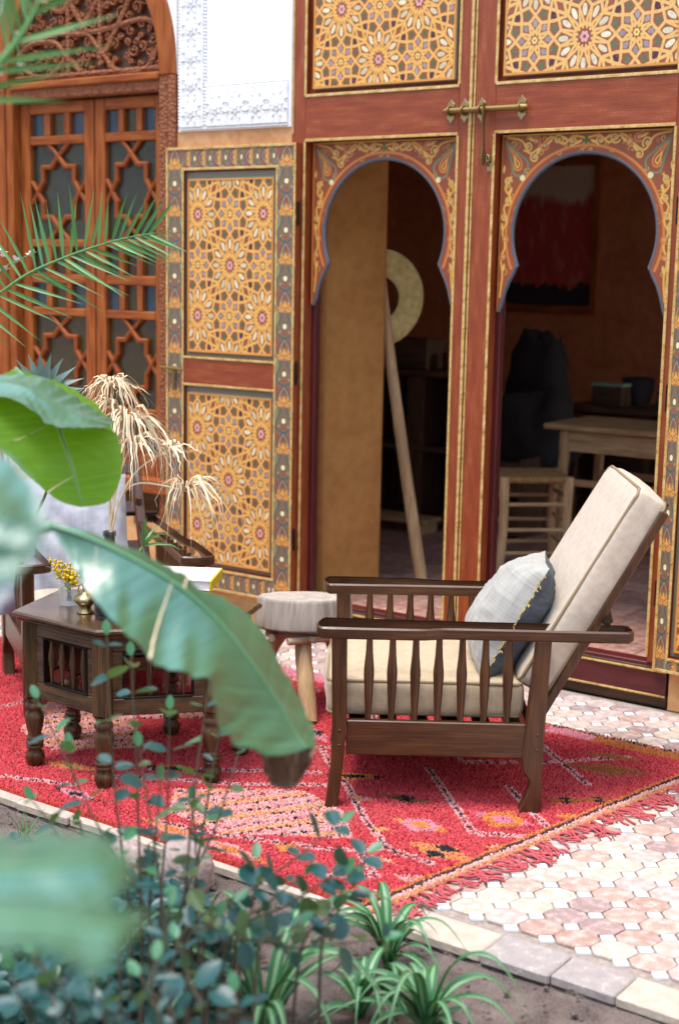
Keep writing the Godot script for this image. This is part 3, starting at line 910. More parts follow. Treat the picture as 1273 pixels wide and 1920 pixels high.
func _weave() -> Image:
	var d := PackedByteArray(); d.resize(256 * 256)
	var r := RandomNumberGenerator.new(); r.seed = 5
	var rows := []; var cols := []
	for i in 256:
		rows.append(r.randf_range(-28, 28)); cols.append(r.randf_range(-28, 28))
	for y in 256:
		for x in 256:
			d[y * 256 + x] = int(clampf(128 + rows[y / 2 * 2] + cols[x / 2 * 2] + (22 if (x / 2 + y / 2) % 2 == 0 else -22), 0, 255))
	return Image.create_from_data(256, 256, false, Image.FORMAT_L8, d)


# ---------------------------------------------------------------- the setting
# paving lattice measured on the floor: octagons between small white squares
const TILE_A := Vector2(0.0953, 0.0010)
const TILE_B := Vector2(-0.0195, 0.0925)
const TILE_O := Vector2(-1.574, -3.081)
const RUG := [Vector2(-4.62, -2.79), Vector2(-1.815, -2.755), Vector2(-1.515, -4.365), Vector2(-4.50, -4.345)]


func on_rug(p: Vector2, grow := 0.0) -> bool:
	for i in 4:
		var a: Vector2 = RUG[i]
		var b: Vector2 = RUG[(i + 1) % 4]
		if (b - a).normalized().cross(p - a) > grow:
			return false
	return true


func ground_and_paving() -> void:
	var b := MB.new()
	var rows := []
	var fn := FastNoiseLite.new(); fn.seed = 8; fn.frequency = 1.6
	for j in 61:
		var row := []
		for i in 91:
			var x := -7.0 + i * 0.12
			var z := 4.5 - j * 0.1205
			row.append(Vector3(x, -0.026 + fn.get_noise_2d(x, z) * 0.014 + fn.get_noise_2d(x * 4, z * 4) * 0.008, minf(z, 4.5)))
		rows.append(row)
	b.grid(rows)
	struct(b, "garden_soil", M.soil)
	var e := MB.new()
	e.bar(Vector3(-60, -0.4, -60), Vector3(60, -0.16, 60))
	struct(e, "ground", M.soil)

	var p := MB.new()
	p.bar(Vector3(-7.0, -0.09, -4.80), Vector3(3.6, -0.004, -2.83))
	var pave := struct(p, "pavement", M.grout)
	# octagons
	var fa := TILE_A.length()
	var meshes := []
	for k in 3:
		var mb := MB.new()
		var poly := PackedVector2Array()
		var c := 0.0255
		var g := 0.0009
		# the octagon in lattice units: square cell with its corners cut
		var cu := c / 0.0955
		var gu := g / 0.0955
		for q in [[0.5 - gu, cu], [0.5 - gu, 1.0 - cu], [cu, 0], [0, 0]]:
			pass
		var h := 0.5 - gu
		var k2 := 0.5 - cu * 1.08
		for q in [Vector2(h, -k2), Vector2(h, k2), Vector2(k2, h), Vector2(-k2, h), Vector2(-h, k2), Vector2(-h, -k2), Vector2(-k2, -h), Vector2(k2, -h)]:
			var w: Vector2 = TILE_A * q.x + TILE_B * q.y
			poly.append(Vector2(w.x, -w.y) * (1.0 - 0.006 * k))
		mb.prism(poly, 0.0, 0.008, 0.0012, Transform3D(Basis(Vector3.RIGHT, -PI / 2), Vector3.ZERO))
		meshes.append(mb.mesh())
	var wm := MB.new()
	var wp := PackedVector2Array()
	for q in [Vector2(1, 0), Vector2(0, 1), Vector2(-1, 0), Vector2(0, -1)]:
		var w: Vector2 = (TILE_A * q.x + TILE_B * q.y) * 0.220
		wp.append(Vector2(w.x, -w.y))
	wm.prism(wp, 0.0, 0.009, 0.0012, Transform3D(Basis(Vector3.RIGHT, -PI / 2), Vector3.ZERO))
	var wmesh := wm.mesh()
	var near_o := []
	var near_w := []
	var far := [[], [], [], [], [], []]
	var farw := []
	for j in range(-19, 4):
		for i in range(-66, 60):
			var w := TILE_O + TILE_A * i + TILE_B * j
			var o := TILE_O + TILE_A * (i + 0.5) + TILE_B * (j + 0.5)
			var t := i * 7919 + j * 104729
			for s in 2:
				var q := w if s == 0 else o
				if q.x < -7.0 or q.x > 3.5 or q.y > -2.885 or q.y < -4.74 or on_rug(q, -0.055):
					continue
				var seen := (q.x > -2.6 and q.x < -0.85 + (-2.88 - q.y) * 0.55) or (q.x > -3.9 and q.x <= -2.6 and q.y < -4.2)
				if s == 0:
					if seen: near_w.append(q)
					else: farw.append(Transform3D(Basis.IDENTITY, Vector3(q.x, -0.004, q.y)))
				else:
					if seen: near_o.append([q, t])
					else: far[posmod(t, 6)].append(Transform3D(Basis.IDENTITY, Vector3(q.x, -0.004 + rf(-0.001, 0.001), q.y)))
	near_o.sort_custom(func(a, c): return a[0].y > c[0].y)
	for k in near_o.size():
		var q: Vector2 = near_o[k][0]
		rng.seed = int(near_o[k][1]) & 0xffff
		var m := rng.randi() % 6
		if k >= 300:
			far[m].append(Transform3D(Basis.IDENTITY, Vector3(q.x, -0.004, q.y)))
			continue
		var o := put(meshes[rng.randi() % 3], "octagon_tile", M["tile_%d" % m], pave, Vector3(q.x, -0.004 + rf(-0.0012, 0.0014), q.y))
		o.rotation = Vector3(rf(-0.006, 0.006), rf(-0.012, 0.012), rf(-0.006, 0.006))
	for k in near_w.size():
		var q: Vector2 = near_w[k]
		if k >= 300:
			farw.append(Transform3D(Basis.IDENTITY, Vector3(q.x, -0.004, q.y)))
			continue
		var o := put(wmesh, "white_tile", M.white_tile, pave, Vector3(q.x, -0.0045 + rf(-0.0008, 0.0008), q.y))
		o.rotation.y = rf(-0.05, 0.05)
	for m in 6:
		many(meshes[m % 3], "octagon_tile", M["tile_%d" % m], pave, far[m])
	many(wmesh, "white_tile", M.white_tile, pave, farw)
	# border of plain rectangular tiles on the garden edge
	rng.seed = 12
	var x := -6.9
	var n := 0
	while x < 3.4:
		var w := rf(0.12, 0.22)
		var bb := MB.new()
		bb.box(Vector3.ZERO, Vector3(w - 0.0022, 0.026, rf(0.112, 0.122)), 0.004)
		var o := put(bb.mesh(), "edge_tile", M["edge_tile_%d" % (rng.randi() % 3)], pave, Vector3(x + w / 2, -0.010 + rf(-0.001, 0.001), -2.795 + rf(-0.004, 0.006)))
		o.rotation = Vector3(rf(-0.008, 0.008), rf(-0.012, 0.012), rf(-0.006, 0.006))
		x += w
		n += 1
	# crumbled mortar under the edge
	var mo := MB.new()
	var r2 := []
	for j in 5:
		var row := []
		for i in 261:
			var xx := -7.0 + i * 0.04
			var t := j / 4.0
			row.append(Vector3(xx, lerpf(-0.016, -0.06, t) + rf(-0.004, 0.004), -2.748 + t * 0.022 + fn.get_noise_2d(xx * 9, t * 3) * 0.022))
		r2.append(row)
	mo.grid(r2, false, 1, 1, true)
	built(mo, "mortar_edge", M.soil, pave)


func facade() -> void:
	var w := thing("facade_wall", "peach plastered courtyard wall with white carved stucco above the open shutter", "wall")
	var b := MB.new()
	b.bar(Vector3(-7.2, 0, -5.37), Vector3(-5.42, 6.4, -4.80))
	b.bar(Vector3(-5.42, 0, -5.37), Vector3(-4.30, 0.42, -4.80))
	b.bar(Vector3(-5.42, 3.3, -5.37), Vector3(-4.30, 6.4, -4.80))
	b.bar(Vector3(-3.72, 3.5, -5.37), Vector3(-1.92, 6.4, -4.80))
	b.bar(Vector3(-1.92, 0, -5.37), Vector3(3.6, 6.4, -4.80))
	built(b, "plaster", M.peach_plaster, w)
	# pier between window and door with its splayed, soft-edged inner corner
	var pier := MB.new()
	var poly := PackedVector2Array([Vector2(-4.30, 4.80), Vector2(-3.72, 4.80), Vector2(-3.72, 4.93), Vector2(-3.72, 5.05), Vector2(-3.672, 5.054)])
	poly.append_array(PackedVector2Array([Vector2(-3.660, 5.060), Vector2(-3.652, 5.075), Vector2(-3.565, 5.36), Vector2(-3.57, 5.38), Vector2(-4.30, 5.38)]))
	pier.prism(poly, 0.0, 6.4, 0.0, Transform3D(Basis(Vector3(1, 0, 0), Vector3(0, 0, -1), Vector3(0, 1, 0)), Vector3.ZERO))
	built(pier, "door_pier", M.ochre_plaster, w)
	var face := MB.new()
	face.bar(Vector3(-4.30, 0, -4.80), Vector3(-3.655, 2.118, -4.7925))
	built(face, "peach_panel", M.peach_plaster, w)
	# white plaster above: smooth field framed by carved bands
	var f := MB.new()
	f.bar(Vector3(-4.262, 2.118, -4.80), Vector3(-3.655, 6.4, -4.785), 0.002)
	f.bar(Vector3(-7.2, 2.118, -4.80), Vector3(-5.42, 6.4, -4.785), 0.002)
	built(f, "white_field", M.white_plaster, w)
	var cb := MB.new()
	cb.bar(Vector3(-4.10, 2.135, -4.79), Vector3(-3.668, 2.295, -4.775), 0.002)
	built(cb, "carved_band", M.carved_plaster, w)
	cb = MB.new()
	cb.bar(Vector3(-4.245, 2.135, -4.79), Vector3(-4.115, 3.6, -4.775), 0.002)
	built(cb, "carved_band", M.carved_plaster, w)
	# rope mouldings and eight-pointed stars in real relief
	var star := MB.new()
	var sp := PackedVector2Array()
	for k in 16:
		sp.append(Vector2.from_angle(k * TAU / 16) * (0.036 if k % 2 == 0 else 0.026))
	star.prism(sp, 0.0, 0.006, 0.002)
	var sp2 := PackedVector2Array()
	for k in 16:
		sp2.append(Vector2.from_angle(k * TAU / 16) * (0.018 if k % 2 == 0 else 0.012))
	star.prism(sp2, 0.006, 0.010, 0.001)
	for k in 8:
		var d := Vector2.from_angle(k * TAU / 8 + 0.4) * 0.048
		star.pad(Vector3(d.x, d.y, 0.002), Vector3(0.011, 0.005, 0.005), 2.0, Basis(Vector3.BACK, k * TAU / 8 + 0.4), 10, 6)
	var sm := star.mesh()
	for i in 4:
		put(sm, "stucco_star", M.white_plaster, w, Vector3(-4.045 + i * 0.108, 2.213, -4.776))
	for i in 11:
		put(sm, "stucco_star", M.white_plaster, w, Vector3(-4.18, 2.205 + i * 0.112, -4.776))
	for seg in [[Vector3(-4.112, 2.302, -4.782), Vector3(-3.668, 2.302, -4.782)], [Vector3(-4.245, 2.128, -4.782), Vector3(-3.668, 2.128, -4.782)], [Vector3(-4.108, 2.14, -4.782), Vector3(-4.108, 3.5, -4.782)], [Vector3(-4.252, 2.14, -4.782), Vector3(-4.252, 3.5, -4.782)]]:
		var rope := MB.new()
		var d: Vector3 = seg[1] - seg[0]
		var m := int(d.length() / 0.014)
		for i in m:
			rope.pad(seg[0] + d * (i + 0.5) / m, Vector3(0.0085, 0.006, 0.006), 2.0, Basis(Vector3.BACK, 0.7 + (PI / 2 if absf(d.y) > 0.5 else 0.0)), 6, 4)
		built(rope, "rope_moulding", M.white_plaster, w)


func courtyard_walls() -> void:
	# the other three sides of the court stand behind and beside the camera
	for q in [["south_wall", Vector3(-7.2, 0, 4.5), Vector3(3.6, 6.4, 4.9), "plain plastered courtyard wall opposite the painted doors"], ["side_wall", Vector3(-7.6, 0, -5.37), Vector3(-7.2, 6.4, 4.9), "plain plastered side wall of the courtyard past the carved window"], ["side_wall", Vector3(3.6, 0, -5.37), Vector3(4.0, 6.4, 4.9), "plain plastered side wall of the courtyard past the red doors"]]:
		var b := MB.new()
		b.bar(q[1], q[2])
		var o := built(b, "courtyard_wall", M.white_plaster, self)
		tag(o, q[3], "wall")


func inner_room() -> void:
	var z0 := -5.37
	var z1 := -8.9
	var y0 := 0.13
	var f := MB.new()
	f.bar(Vector3(-7.2, -0.1, z1 - 0.2), Vector3(1.2, y0 - 0.008, -4.86))
	var fl := struct(f, "room_floor", M.grout)
	var tm := MB.new()
	tm.box(Vector3.ZERO, Vector3(0.142, 0.012, 0.142), 0.002)
	var mesh := tm.mesh()
	var sets := [[], [], []]
	rng.seed = 5
	var singles := 0
	for j in 28:
		for i in 56:
			var x := -7.1 + i * 0.146 + 0.07
			var z := -4.95 - j * 0.146
			if x > 1.1 or z < z1 + 0.1:
				continue
			if z > -5.44 and (x < -3.64 or x > -1.99):
				continue
			var k := rng.randi() % 3
			if z > -6.2 and x > -3.6 and x < -1.7:
				put(mesh, "floor_tile", M["room_tile_%d" % k], fl, Vector3(x, y0 - 0.006 + rf(-0.001, 0.001), z))
			else:
				sets[k].append(Transform3D(Basis.IDENTITY, Vector3(x, y0 - 0.006, z)))
	for k in 3:
		many(mesh, "floor_tile", M["room_tile_%d" % k], fl, sets[k])
	for q in [[Vector3(-7.2, 0, z1 - 0.3), Vector3(1.2, 3.3, z1)], [Vector3(-7.2, 0, z1), Vector3(-6.9, 3.3, z0)], [Vector3(0.9, 0, z1), Vector3(1.2, 0.8, z0)], [Vector3(0.9, 3.0, z1), Vector3(1.2, 3.3, z0)], [Vector3(0.9, 0.8, z1), Vector3(1.2, 3.0, -8.6)], [Vector3(0.9, 0.8, -5.7), Vector3(1.2, 3.0, z0)]]:
		var b := MB.new()
		b.bar(q[0], q[1])
		var o := built(b, "room_wall", M.room_plaster, self)
		o.set_meta("kind", "structure")
	var c := MB.new()
	c.bar(Vector3(-7.2, 3.3, z1 - 0.3), Vector3(1.2, 3.6, z0))
	struct(c, "room_ceiling", M.plank_x)


# ---------------------------------------------------------------- painted doors
func arch_outline(half: float, c: Vector2, top: float, foot: float) -> PackedVector2Array:
	# board round a horseshoe opening; c = arch centre, board hangs from top down to its two pointed feet
	var p := PackedVector2Array()
	p.append(Vector2(c.x - half, top)); p.append(Vector2(c.x - half, foot))
	var left := [Vector2(-half + 0.006, foot), Vector2(-0.325, foot + 0.025), Vector2(-0.312, foot + 0.075), Vector2(-0.296, foot + 0.115), Vector2(-0.276, foot + 0.150), Vector2(-0.271, foot + 0.163)]
	for q in left:
		p.append(Vector2(c.x + q.x, q.y))
	for i in 49:
		var a := -PI / 2 - (PI - 0.44) + i / 48.0 * 2.0 * (PI - 0.44)
		var ang := PI + 0.42 - i / 48.0 * (PI + 0.84)
		p.append(c + Vector2(cos(ang), sin(ang)) * 0.289)
	left.reverse()
	for q in left:
		p.append(Vector2(c.x - q.x, q.y))
	p.append(Vector2(c.x + half, foot)); p.append(Vector2(c.x + half, top))
	return p


func arch_edge(c: Vector2, foot: float, half: float) -> Array:
	var p := arch_outline(half, c, 3.0, foot)
	var out := []
	for i in range(2, p.size() - 2):
		out.append(p[i])
	return out


func lines(parent: Node, segs: Array, z: float, wd := 0.011, proud := 0.004) -> void:
	for s in segs:
		var b := MB.new()
		var lo := Vector3(minf(s[0], s[2]), minf(s[1], s[3]), z)
		var hi := Vector3(maxf(s[0], s[2]), maxf(s[1], s[3]), z + proud)
		if absf(s[0] - s[2]) > absf(s[1] - s[3]):
			lo.y -= wd / 2; hi.y += wd / 2
		else:
			lo.x -= wd / 2; hi.x += wd / 2
		b.bar(lo, hi, 0.0012)
		built(b, "gilt_line", M.gilt, parent)


func star_board(parent: Node, lo: Vector2, hi: Vector2, z: float, thick: float, centre: Vector2, cell: Vector2, m: Material) -> void:
	# raised board with the painted star pattern on its face, dark edge
	var e := MB.new()
	e.bar(Vector3(lo.x - 0.004, lo.y - 0.004, z - thick), Vector3(hi.x + 0.004, hi.y + 0.004, z - 0.001), 0.003)
	var o := built(e, "panel_board", M.sage_paint, parent)
	var b := MB.new()
	var f := func(x: float, y: float) -> Vector2: return Vector2((x - centre.x) / (2.0 * cell.x), -(y - centre.y) / (2.0 * cell.y))
	b.quad(Vector3(lo.x, lo.y, z), Vector3(hi.x, lo.y, z), Vector3(hi.x, hi.y, z), Vector3(lo.x, hi.y, z), f.call(lo.x, lo.y), f.call(hi.x, lo.y), f.call(hi.x, hi.y), f.call(lo.x, hi.y))
	built(b, "painted_face", m, o)
	var r := MB.new()
	for q in [[lo.x, lo.y, hi.x, lo.y + 0.008], [lo.x, hi.y - 0.008, hi.x, hi.y], [lo.x, lo.y + 0.008, lo.x + 0.008, hi.y - 0.008], [hi.x - 0.008, lo.y + 0.008, hi.x, hi.y - 0.008]]:
		r.bar(Vector3(q[0], q[1], z - 0.001), Vector3(q[2], q[3], z + 0.002))
	built(r, "orange_rim", M.orange_paint, o)


func door_leaf(x0: float, x1: float, ox0: float, ox1: float, seam_left: bool, label: String) -> Node3D:
	# x0..x1 the leaf, ox0..ox1 its wicket opening
	var z := DOOR_Z
	var zb := z - 0.06
	var t := thing("door_leaf", label, "door")
	var mid0 := 2.062
	var mid1 := 2.237
	for q in [["stile", x0, ox0, 0.165, 3.45], ["stile", ox1, x1, 0.165, 3.45]]:
		var b := MB.new()
		b.bar(Vector3(q[1], q[3], zb), Vector3(q[2], q[4], z), 0.003)
		built(b, q[0], M.red_paint_y, t)
	for q in [[mid0, mid1], [3.1, 3.28]]:
		var b := MB.new()
		b.bar(Vector3(ox0, q[0], zb), Vector3(ox1, q[1], z - 0.0006), 0.002 if q[0] > 1 else 0.0)
		built(b, "rail", M.red_paint_x, t)
	# upper panel
	var rec := MB.new()
	rec.bar(Vector3(ox0, mid1, zb), Vector3(ox1, 3.1, z - 0.03))
	built(rec, "panel_ground", M.red_paint_x, t)
	var cx := (ox0 + ox1) / 2
	return t


func doors() -> void:
	mat("orange_paint", c8("#cf8d3e"), 0.5)
	mat("blue_grey_paint", c8("#545a60"), 0.6)
	var z := DOOR_Z
	var L := door_leaf(-3.655, -2.8135, -3.588, -2.872, false, "left leaf of the red painted double door, its wicket arch showing the ochre pier")
	var R := door_leaf(-2.8085, -1.955, -2.715, -2.008, true, "right leaf of the red painted double door, with the brass bolt and hasp")
	star_board(L, Vector2(-3.556, 2.262), Vector2(-2.898, 3.08), z - 0.006, 0.024, Vector2(-3.244, 2.357), Vector2(0.179, 0.20), M.girih)
	star_board(R, Vector2(-2.690, 2.262), Vector2(-2.014, 3.08), z - 0.006, 0.024, Vector2(-2.371, 2.378), Vector2(0.197, 0.22), M.girih_pale)
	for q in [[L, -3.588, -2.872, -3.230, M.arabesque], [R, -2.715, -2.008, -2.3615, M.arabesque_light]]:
		var leaf: Node3D = q[0]
		var a: float = q[1]
		var b: float = q[2]
		# gilt lines round panel and wicket
		lines(leaf, [[a, 2.236, b, 2.236], [a, 2.236, a, 3.1], [b, 2.242, b, 3.1], [a, 2.062, b, 2.062], [a, 0.19, a, 2.056], [b, 0.19, b, 2.056]], z)
		# rebate behind the wicket: dark red stop on each side
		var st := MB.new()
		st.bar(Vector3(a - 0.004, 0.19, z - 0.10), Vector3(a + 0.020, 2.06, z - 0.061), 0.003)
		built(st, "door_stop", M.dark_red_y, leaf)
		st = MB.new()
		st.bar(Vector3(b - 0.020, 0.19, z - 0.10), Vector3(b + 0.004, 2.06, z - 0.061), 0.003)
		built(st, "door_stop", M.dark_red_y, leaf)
		# arch board
		var c := Vector2(q[3], 1.695)
		var half: float = (b - a) / 2 - 0.012
		var foot := 1.405
		var p := arch_outline(half, c, 2.054, foot)
		var ab := MB.new()
		ab.prism(p, z - 0.056, z - 0.040, 0.0, Transform3D.IDENTITY, 1.0 / 0.70, Vector2(-c.x + 0.35, 2.06))
		var arch := built(ab, "arch_board", q[4], leaf)
		var ed := MB.new()
		var pts := []
		for w in arch_edge(c, foot, half):
			pts.append(Vector3(w.x, w.y, z - 0.047))
		ed.tube(pts, 0.0085, 8, true)
		built(ed, "arch_bead", M.blue_grey_paint, arch)
	# meeting seam
	lines(L, [[-2.8205, 0.17, -2.8205, 3.45]], z, 0.012, 0.005)
	lines(R, [[-2.8045, 0.17, -2.8045, 3.45]], z, 0.007, 0.004)
	lines(L, [[-3.650, 2.09, -3.650, 3.45]], z, 0.008, 0.003)
	# threshold
	var t := thing("door_threshold", "maroon painted wooden threshold with gilt edges under the red double door", "threshold")
	var b := MB.new()
	b.bar(Vector3(-3.72, 0.046, -4.90), Vector3(-1.93, 0.137, -4.795), 0.003)
	built(b, "riser", M.dark_red_x, t)
	b = MB.new()
	b.bar(Vector3(-3.72, 0.0, -4.90), Vector3(-1.93, 0.044, -4.812), 0.002)
	built(b, "dark_base", M.plank_x, t)
	lines(t, [[-3.72, 0.1385, -1.93, 0.1385], [-3.72, 0.0465, -1.93, 0.0465]], -4.7945, 0.008, 0.004)
	b = MB.new()
	b.bar(Vector3(-3.72, 0.137, -4.90), Vector3(-1.93, 0.150, -4.798), 0.002)
	built(b, "tread", M.plank_x, t)
	b = MB.new()
	b.bar(Vector3(-3.66, 0.150, -4.865), Vector3(-1.955, 0.1645, -4.80), 0.002)
	built(b, "sill_strip", M.dark_red_x, t)
	# bolt across the seam
	var bolt := thing("sliding_bolt", "long brass bolt with a hanging hasp across the seam of the red doors", "bolt", Vector3(-2.76, 2.145, z))
	for x in [-0.145, -0.085, -0.012, 0.155]:
		var pl := MB.new()
		var k := 0.75 if absf(x + 0.012) > 0.05 else 0.9
		var q := PackedVector2Array()
		for w in [[0, -0.046], [0.008, -0.034], [0.017, -0.026], [0.014, -0.012], [0.016, 0], [0.014, 0.012], [0.017, 0.026], [0.008, 0.034], [0, 0.046], [-0.008, 0.034], [-0.017, 0.026], [-0.014, 0.012], [-0.016, 0], [-0.014, -0.012], [-0.017, -0.026], [-0.008, -0.034]]:
			q.append(Vector2(x + w[0], w[1]))
		pl.prism(q, 0.0005, 0.004, 0.001)
		built(pl, "plate", M.brass, bolt)
		var ring := MB.new()
		var rp := []
		for i in 13:
			var a := PI * i / 12.0
			rp.append(Vector3(x, -cos(a) * 0.0155, 0.004 + sin(a) * 0.028))
		ring.tube(rp, 0.0042, 6)
		built(ring, "staple", M.old_brass, bolt)
	var rod := MB.new()
	rod.lathe([Vector2(0.0, -0.175), Vector2(0.006, -0.168), Vector2(0.0105, -0.16), Vector2(0.0105, 0.155), Vector2(0.013, 0.157), Vector2(0.013, 0.166), Vector2(0.009, 0.172), Vector2(0.012, 0.18), Vector2(0.0, 0.188)], 12, Vector3(0, 0, 0.016), Basis(Vector3.BACK, -PI / 2))
	built(rod, "rod", M.old_brass, bolt)
	var hasp := MB.new()
	var hp := []
	var wd := []
	for q in [[0.012, 0.02, 0.010], [0.014, -0.02, 0.014], [0.012, -0.05, 0.011], [0.013, -0.10, 0.009], [0.014, -0.14, 0.012], [0.013, -0.165, 0.019], [0.013, -0.185, 0.019], [0.014, -0.205, 0.008]]:
		hp.append(Vector3(q[0], q[1], 0.032 - absf(q[1]) * 0.05)); wd.append(q[2])
	hasp.tube(spline(hp, 4), _spread(wd, 4), 10, true, 0.22)
	built(hasp, "hasp", M.old_brass, bolt)
	var eye := MB.new()
	var ep := []
	for i in 17:
		ep.append(Vector3(0.028 + cos(TAU * i / 16) * 0.006, -0.178 + sin(TAU * i / 16) * 0.012, 0.016))
	eye.tube(ep, 0.003, 6, false)
	eye.box(Vector3(0.03, -0.195, 0.003), Vector3(0.026, 0.06, 0.004), 0.002)
	built(eye, "hasp_eye", M.brass, bolt)


func _spread(a: Array, k: int) -> Array:
	var out := []
	for i in a.size() - 1:
		for s in k:
			out.append(lerpf(a[i], a[i + 1], s / float(k)))
	out.append(a[-1])
	return out


# one wicket shutter, hinged at local x = 0 and reaching to x = -width; its painted face looks to +z
func shutter(width: float, y0: float, y1: float, label: String, at: Vector3, turn: float, mirror := false, bw := 0.097) -> Node3D:
	var t := thing("wicket_shutter", label, "shutter", at, turn, "open wicket shutters of the painted doors")
	var s := 1.0 if mirror else -1.0
	var X := func(a: float, b: float) -> Vector2: return Vector2(minf(s * a, s * b), maxf(s * a, s * b))
	var b := MB.new()
	b.bar(Vector3(X.call(0, width).x, y0, -0.038), Vector3(X.call(0, width).y, y1, -0.022), 0.002)
	built(b, "back_board", M.red_paint_y, t)
	# stiles and end rails, with the lotus band painted on their faces
	var u := 1.0 / 0.097
	var bands := [[X.call(0, bw), y0, y1, true, "stile"], [X.call(width - bw, width), y0, y1, true, "stile"], [X.call(bw, width - bw), y0, y0 + bw, false, "rail"], [X.call(bw, width - bw), y1 - bw, y1, false, "rail"]]
	for q in bands:
		var r: Vector2 = q[0]
		var fb := MB.new()
		fb.bar(Vector3(r.x, q[1], -0.022), Vector3(r.y, q[2], -0.0008), 0.0)
		var fr := built(fb, q[4], M.red_paint_y if q[3] else M.red_paint_x, t)
		var pf := MB.new()
		var a := Vector3(r.x, q[1], 0); var c := Vector3(r.y, q[1], 0); var d := Vector3(r.y, q[2], 0); var e := Vector3(r.x, q[2], 0)
		if q[3]:
			var v1: float = (q[2] - q[1]) / 0.196
			pf.quad(a, c, d, e, Vector2(0, v1), Vector2(1, v1), Vector2(1, 0), Vector2(0, 0))
		else:
			var v1: float = (r.y - r.x) / 0.085
			pf.quad(a, c, d, e, Vector2(1, 0), Vector2(1, v1), Vector2(0, v1), Vector2(0, 0))
		built(pf, "painted_band", M.lotus, fr)
	var ym0 := y0 + 0.90
	var ym1 := ym0 + 0.118
	var mid := MB.new()
	mid.bar(Vector3(X.call(bw, width - bw).x, ym0, -0.022), Vector3(X.call(bw, width - bw).y, ym1, -0.001), 0.002)
	built(mid, "lock_rail", M.red_paint_x, t)
	var i0: float = X.call(bw, width - bw).x
	var i1: float = X.call(bw, width - bw).y
	var o0: float = X.call(0, width).x
	var o1: float = X.call(0, width).y
	lines(t, [[o0 + 0.006, y0, o0 + 0.006, y1], [o1 - 0.006, y0, o1 - 0.006, y1], [o0 + 0.012, y1 - 0.006, o1 - 0.012, y1 - 0.006], [o0 + 0.012, y0 + 0.006, o1 - 0.012, y0 + 0.006]], 0.0005, 0.011, 0.003)
	lines(t, [[i0, y0 + bw, i0, y1 - bw], [i1, y0 + bw, i1, y1 - bw], [i0 + 0.006, ym0, i1 - 0.006, ym0], [i0 + 0.006, ym1, i1 - 0.006, ym1], [i0 - 0.006, y1 - bw + 0.005, i1 + 0.006, y1 - bw + 0.005], [i0 - 0.006, y0 + bw - 0.005, i1 + 0.006, y0 + bw - 0.005]], 0.0005, 0.010, 0.003)
	for q in [[y0 + bw, ym0], [ym1, y1 - bw]]:
		# grey-green margin, then the raised star board
		var g := MB.new()
		g.bar(Vector3(i0 + 0.004, q[0] + 0.006, -0.022), Vector3(i1 - 0.004, q[1] - 0.006, -0.017))
		built(g, "panel_margin", M.sage_paint, t)
		var cy: float = (q[0] + q[1]) / 2
		star_board(t, Vector2(i0 + 0.022, q[0] + 0.024), Vector2(i1 - 0.022, q[1] - 0.036), -0.008, 0.01, Vector2((i0 + i1) / 2, cy), Vector2(0.1775, 0.2135), M.girih)
	for y in [y0 + 0.28, y0 + 0.98, y1 - 0.28]:
		var h := MB.new()
		h.lathe([Vector2(0.0, -0.05), Vector2(0.006, -0.045), Vector2(0.006, 0.045), Vector2(0, 0.05)], 8, Vector3(-s * 0.007, y, -0.01))
		built(h, "hinge", M.iron, t)
	return t


func shutters() -> void:
	var l := shutter(0.702, 0.145, 2.052, "painted wicket shutter folded open against the peach wall, left of the doors", Vector3(-3.602, 0, -4.755), 0.0)
	var lat := MB.new()
	lat.box(Vector3(-0.655, 1.115, 0.006), Vector3(0.02, 0.012, 0.01), 0.002)
	lat.tube([Vector3(-0.73, 1.112, 0.012), Vector3(-0.60, 1.108, 0.012)], 0.005, 8)
	lat.box(Vector3(-0.655, 1.06, 0.005), Vector3(0.022, 0.09, 0.006), 0.003)
	lat.tube([Vector3(-0.648, 1.09, 0.016), Vector3(-0.645, 1.03, 0.018)], 0.006, 6)
	built(lat, "latch", M.old_brass, l)
	shutter(0.702, 0.148, 2.052, "painted wicket shutter folded open behind the armchair's back, right of the doors", Vector3(-1.972, 0, -4.765), deg_to_rad(-6), true, 0.055)


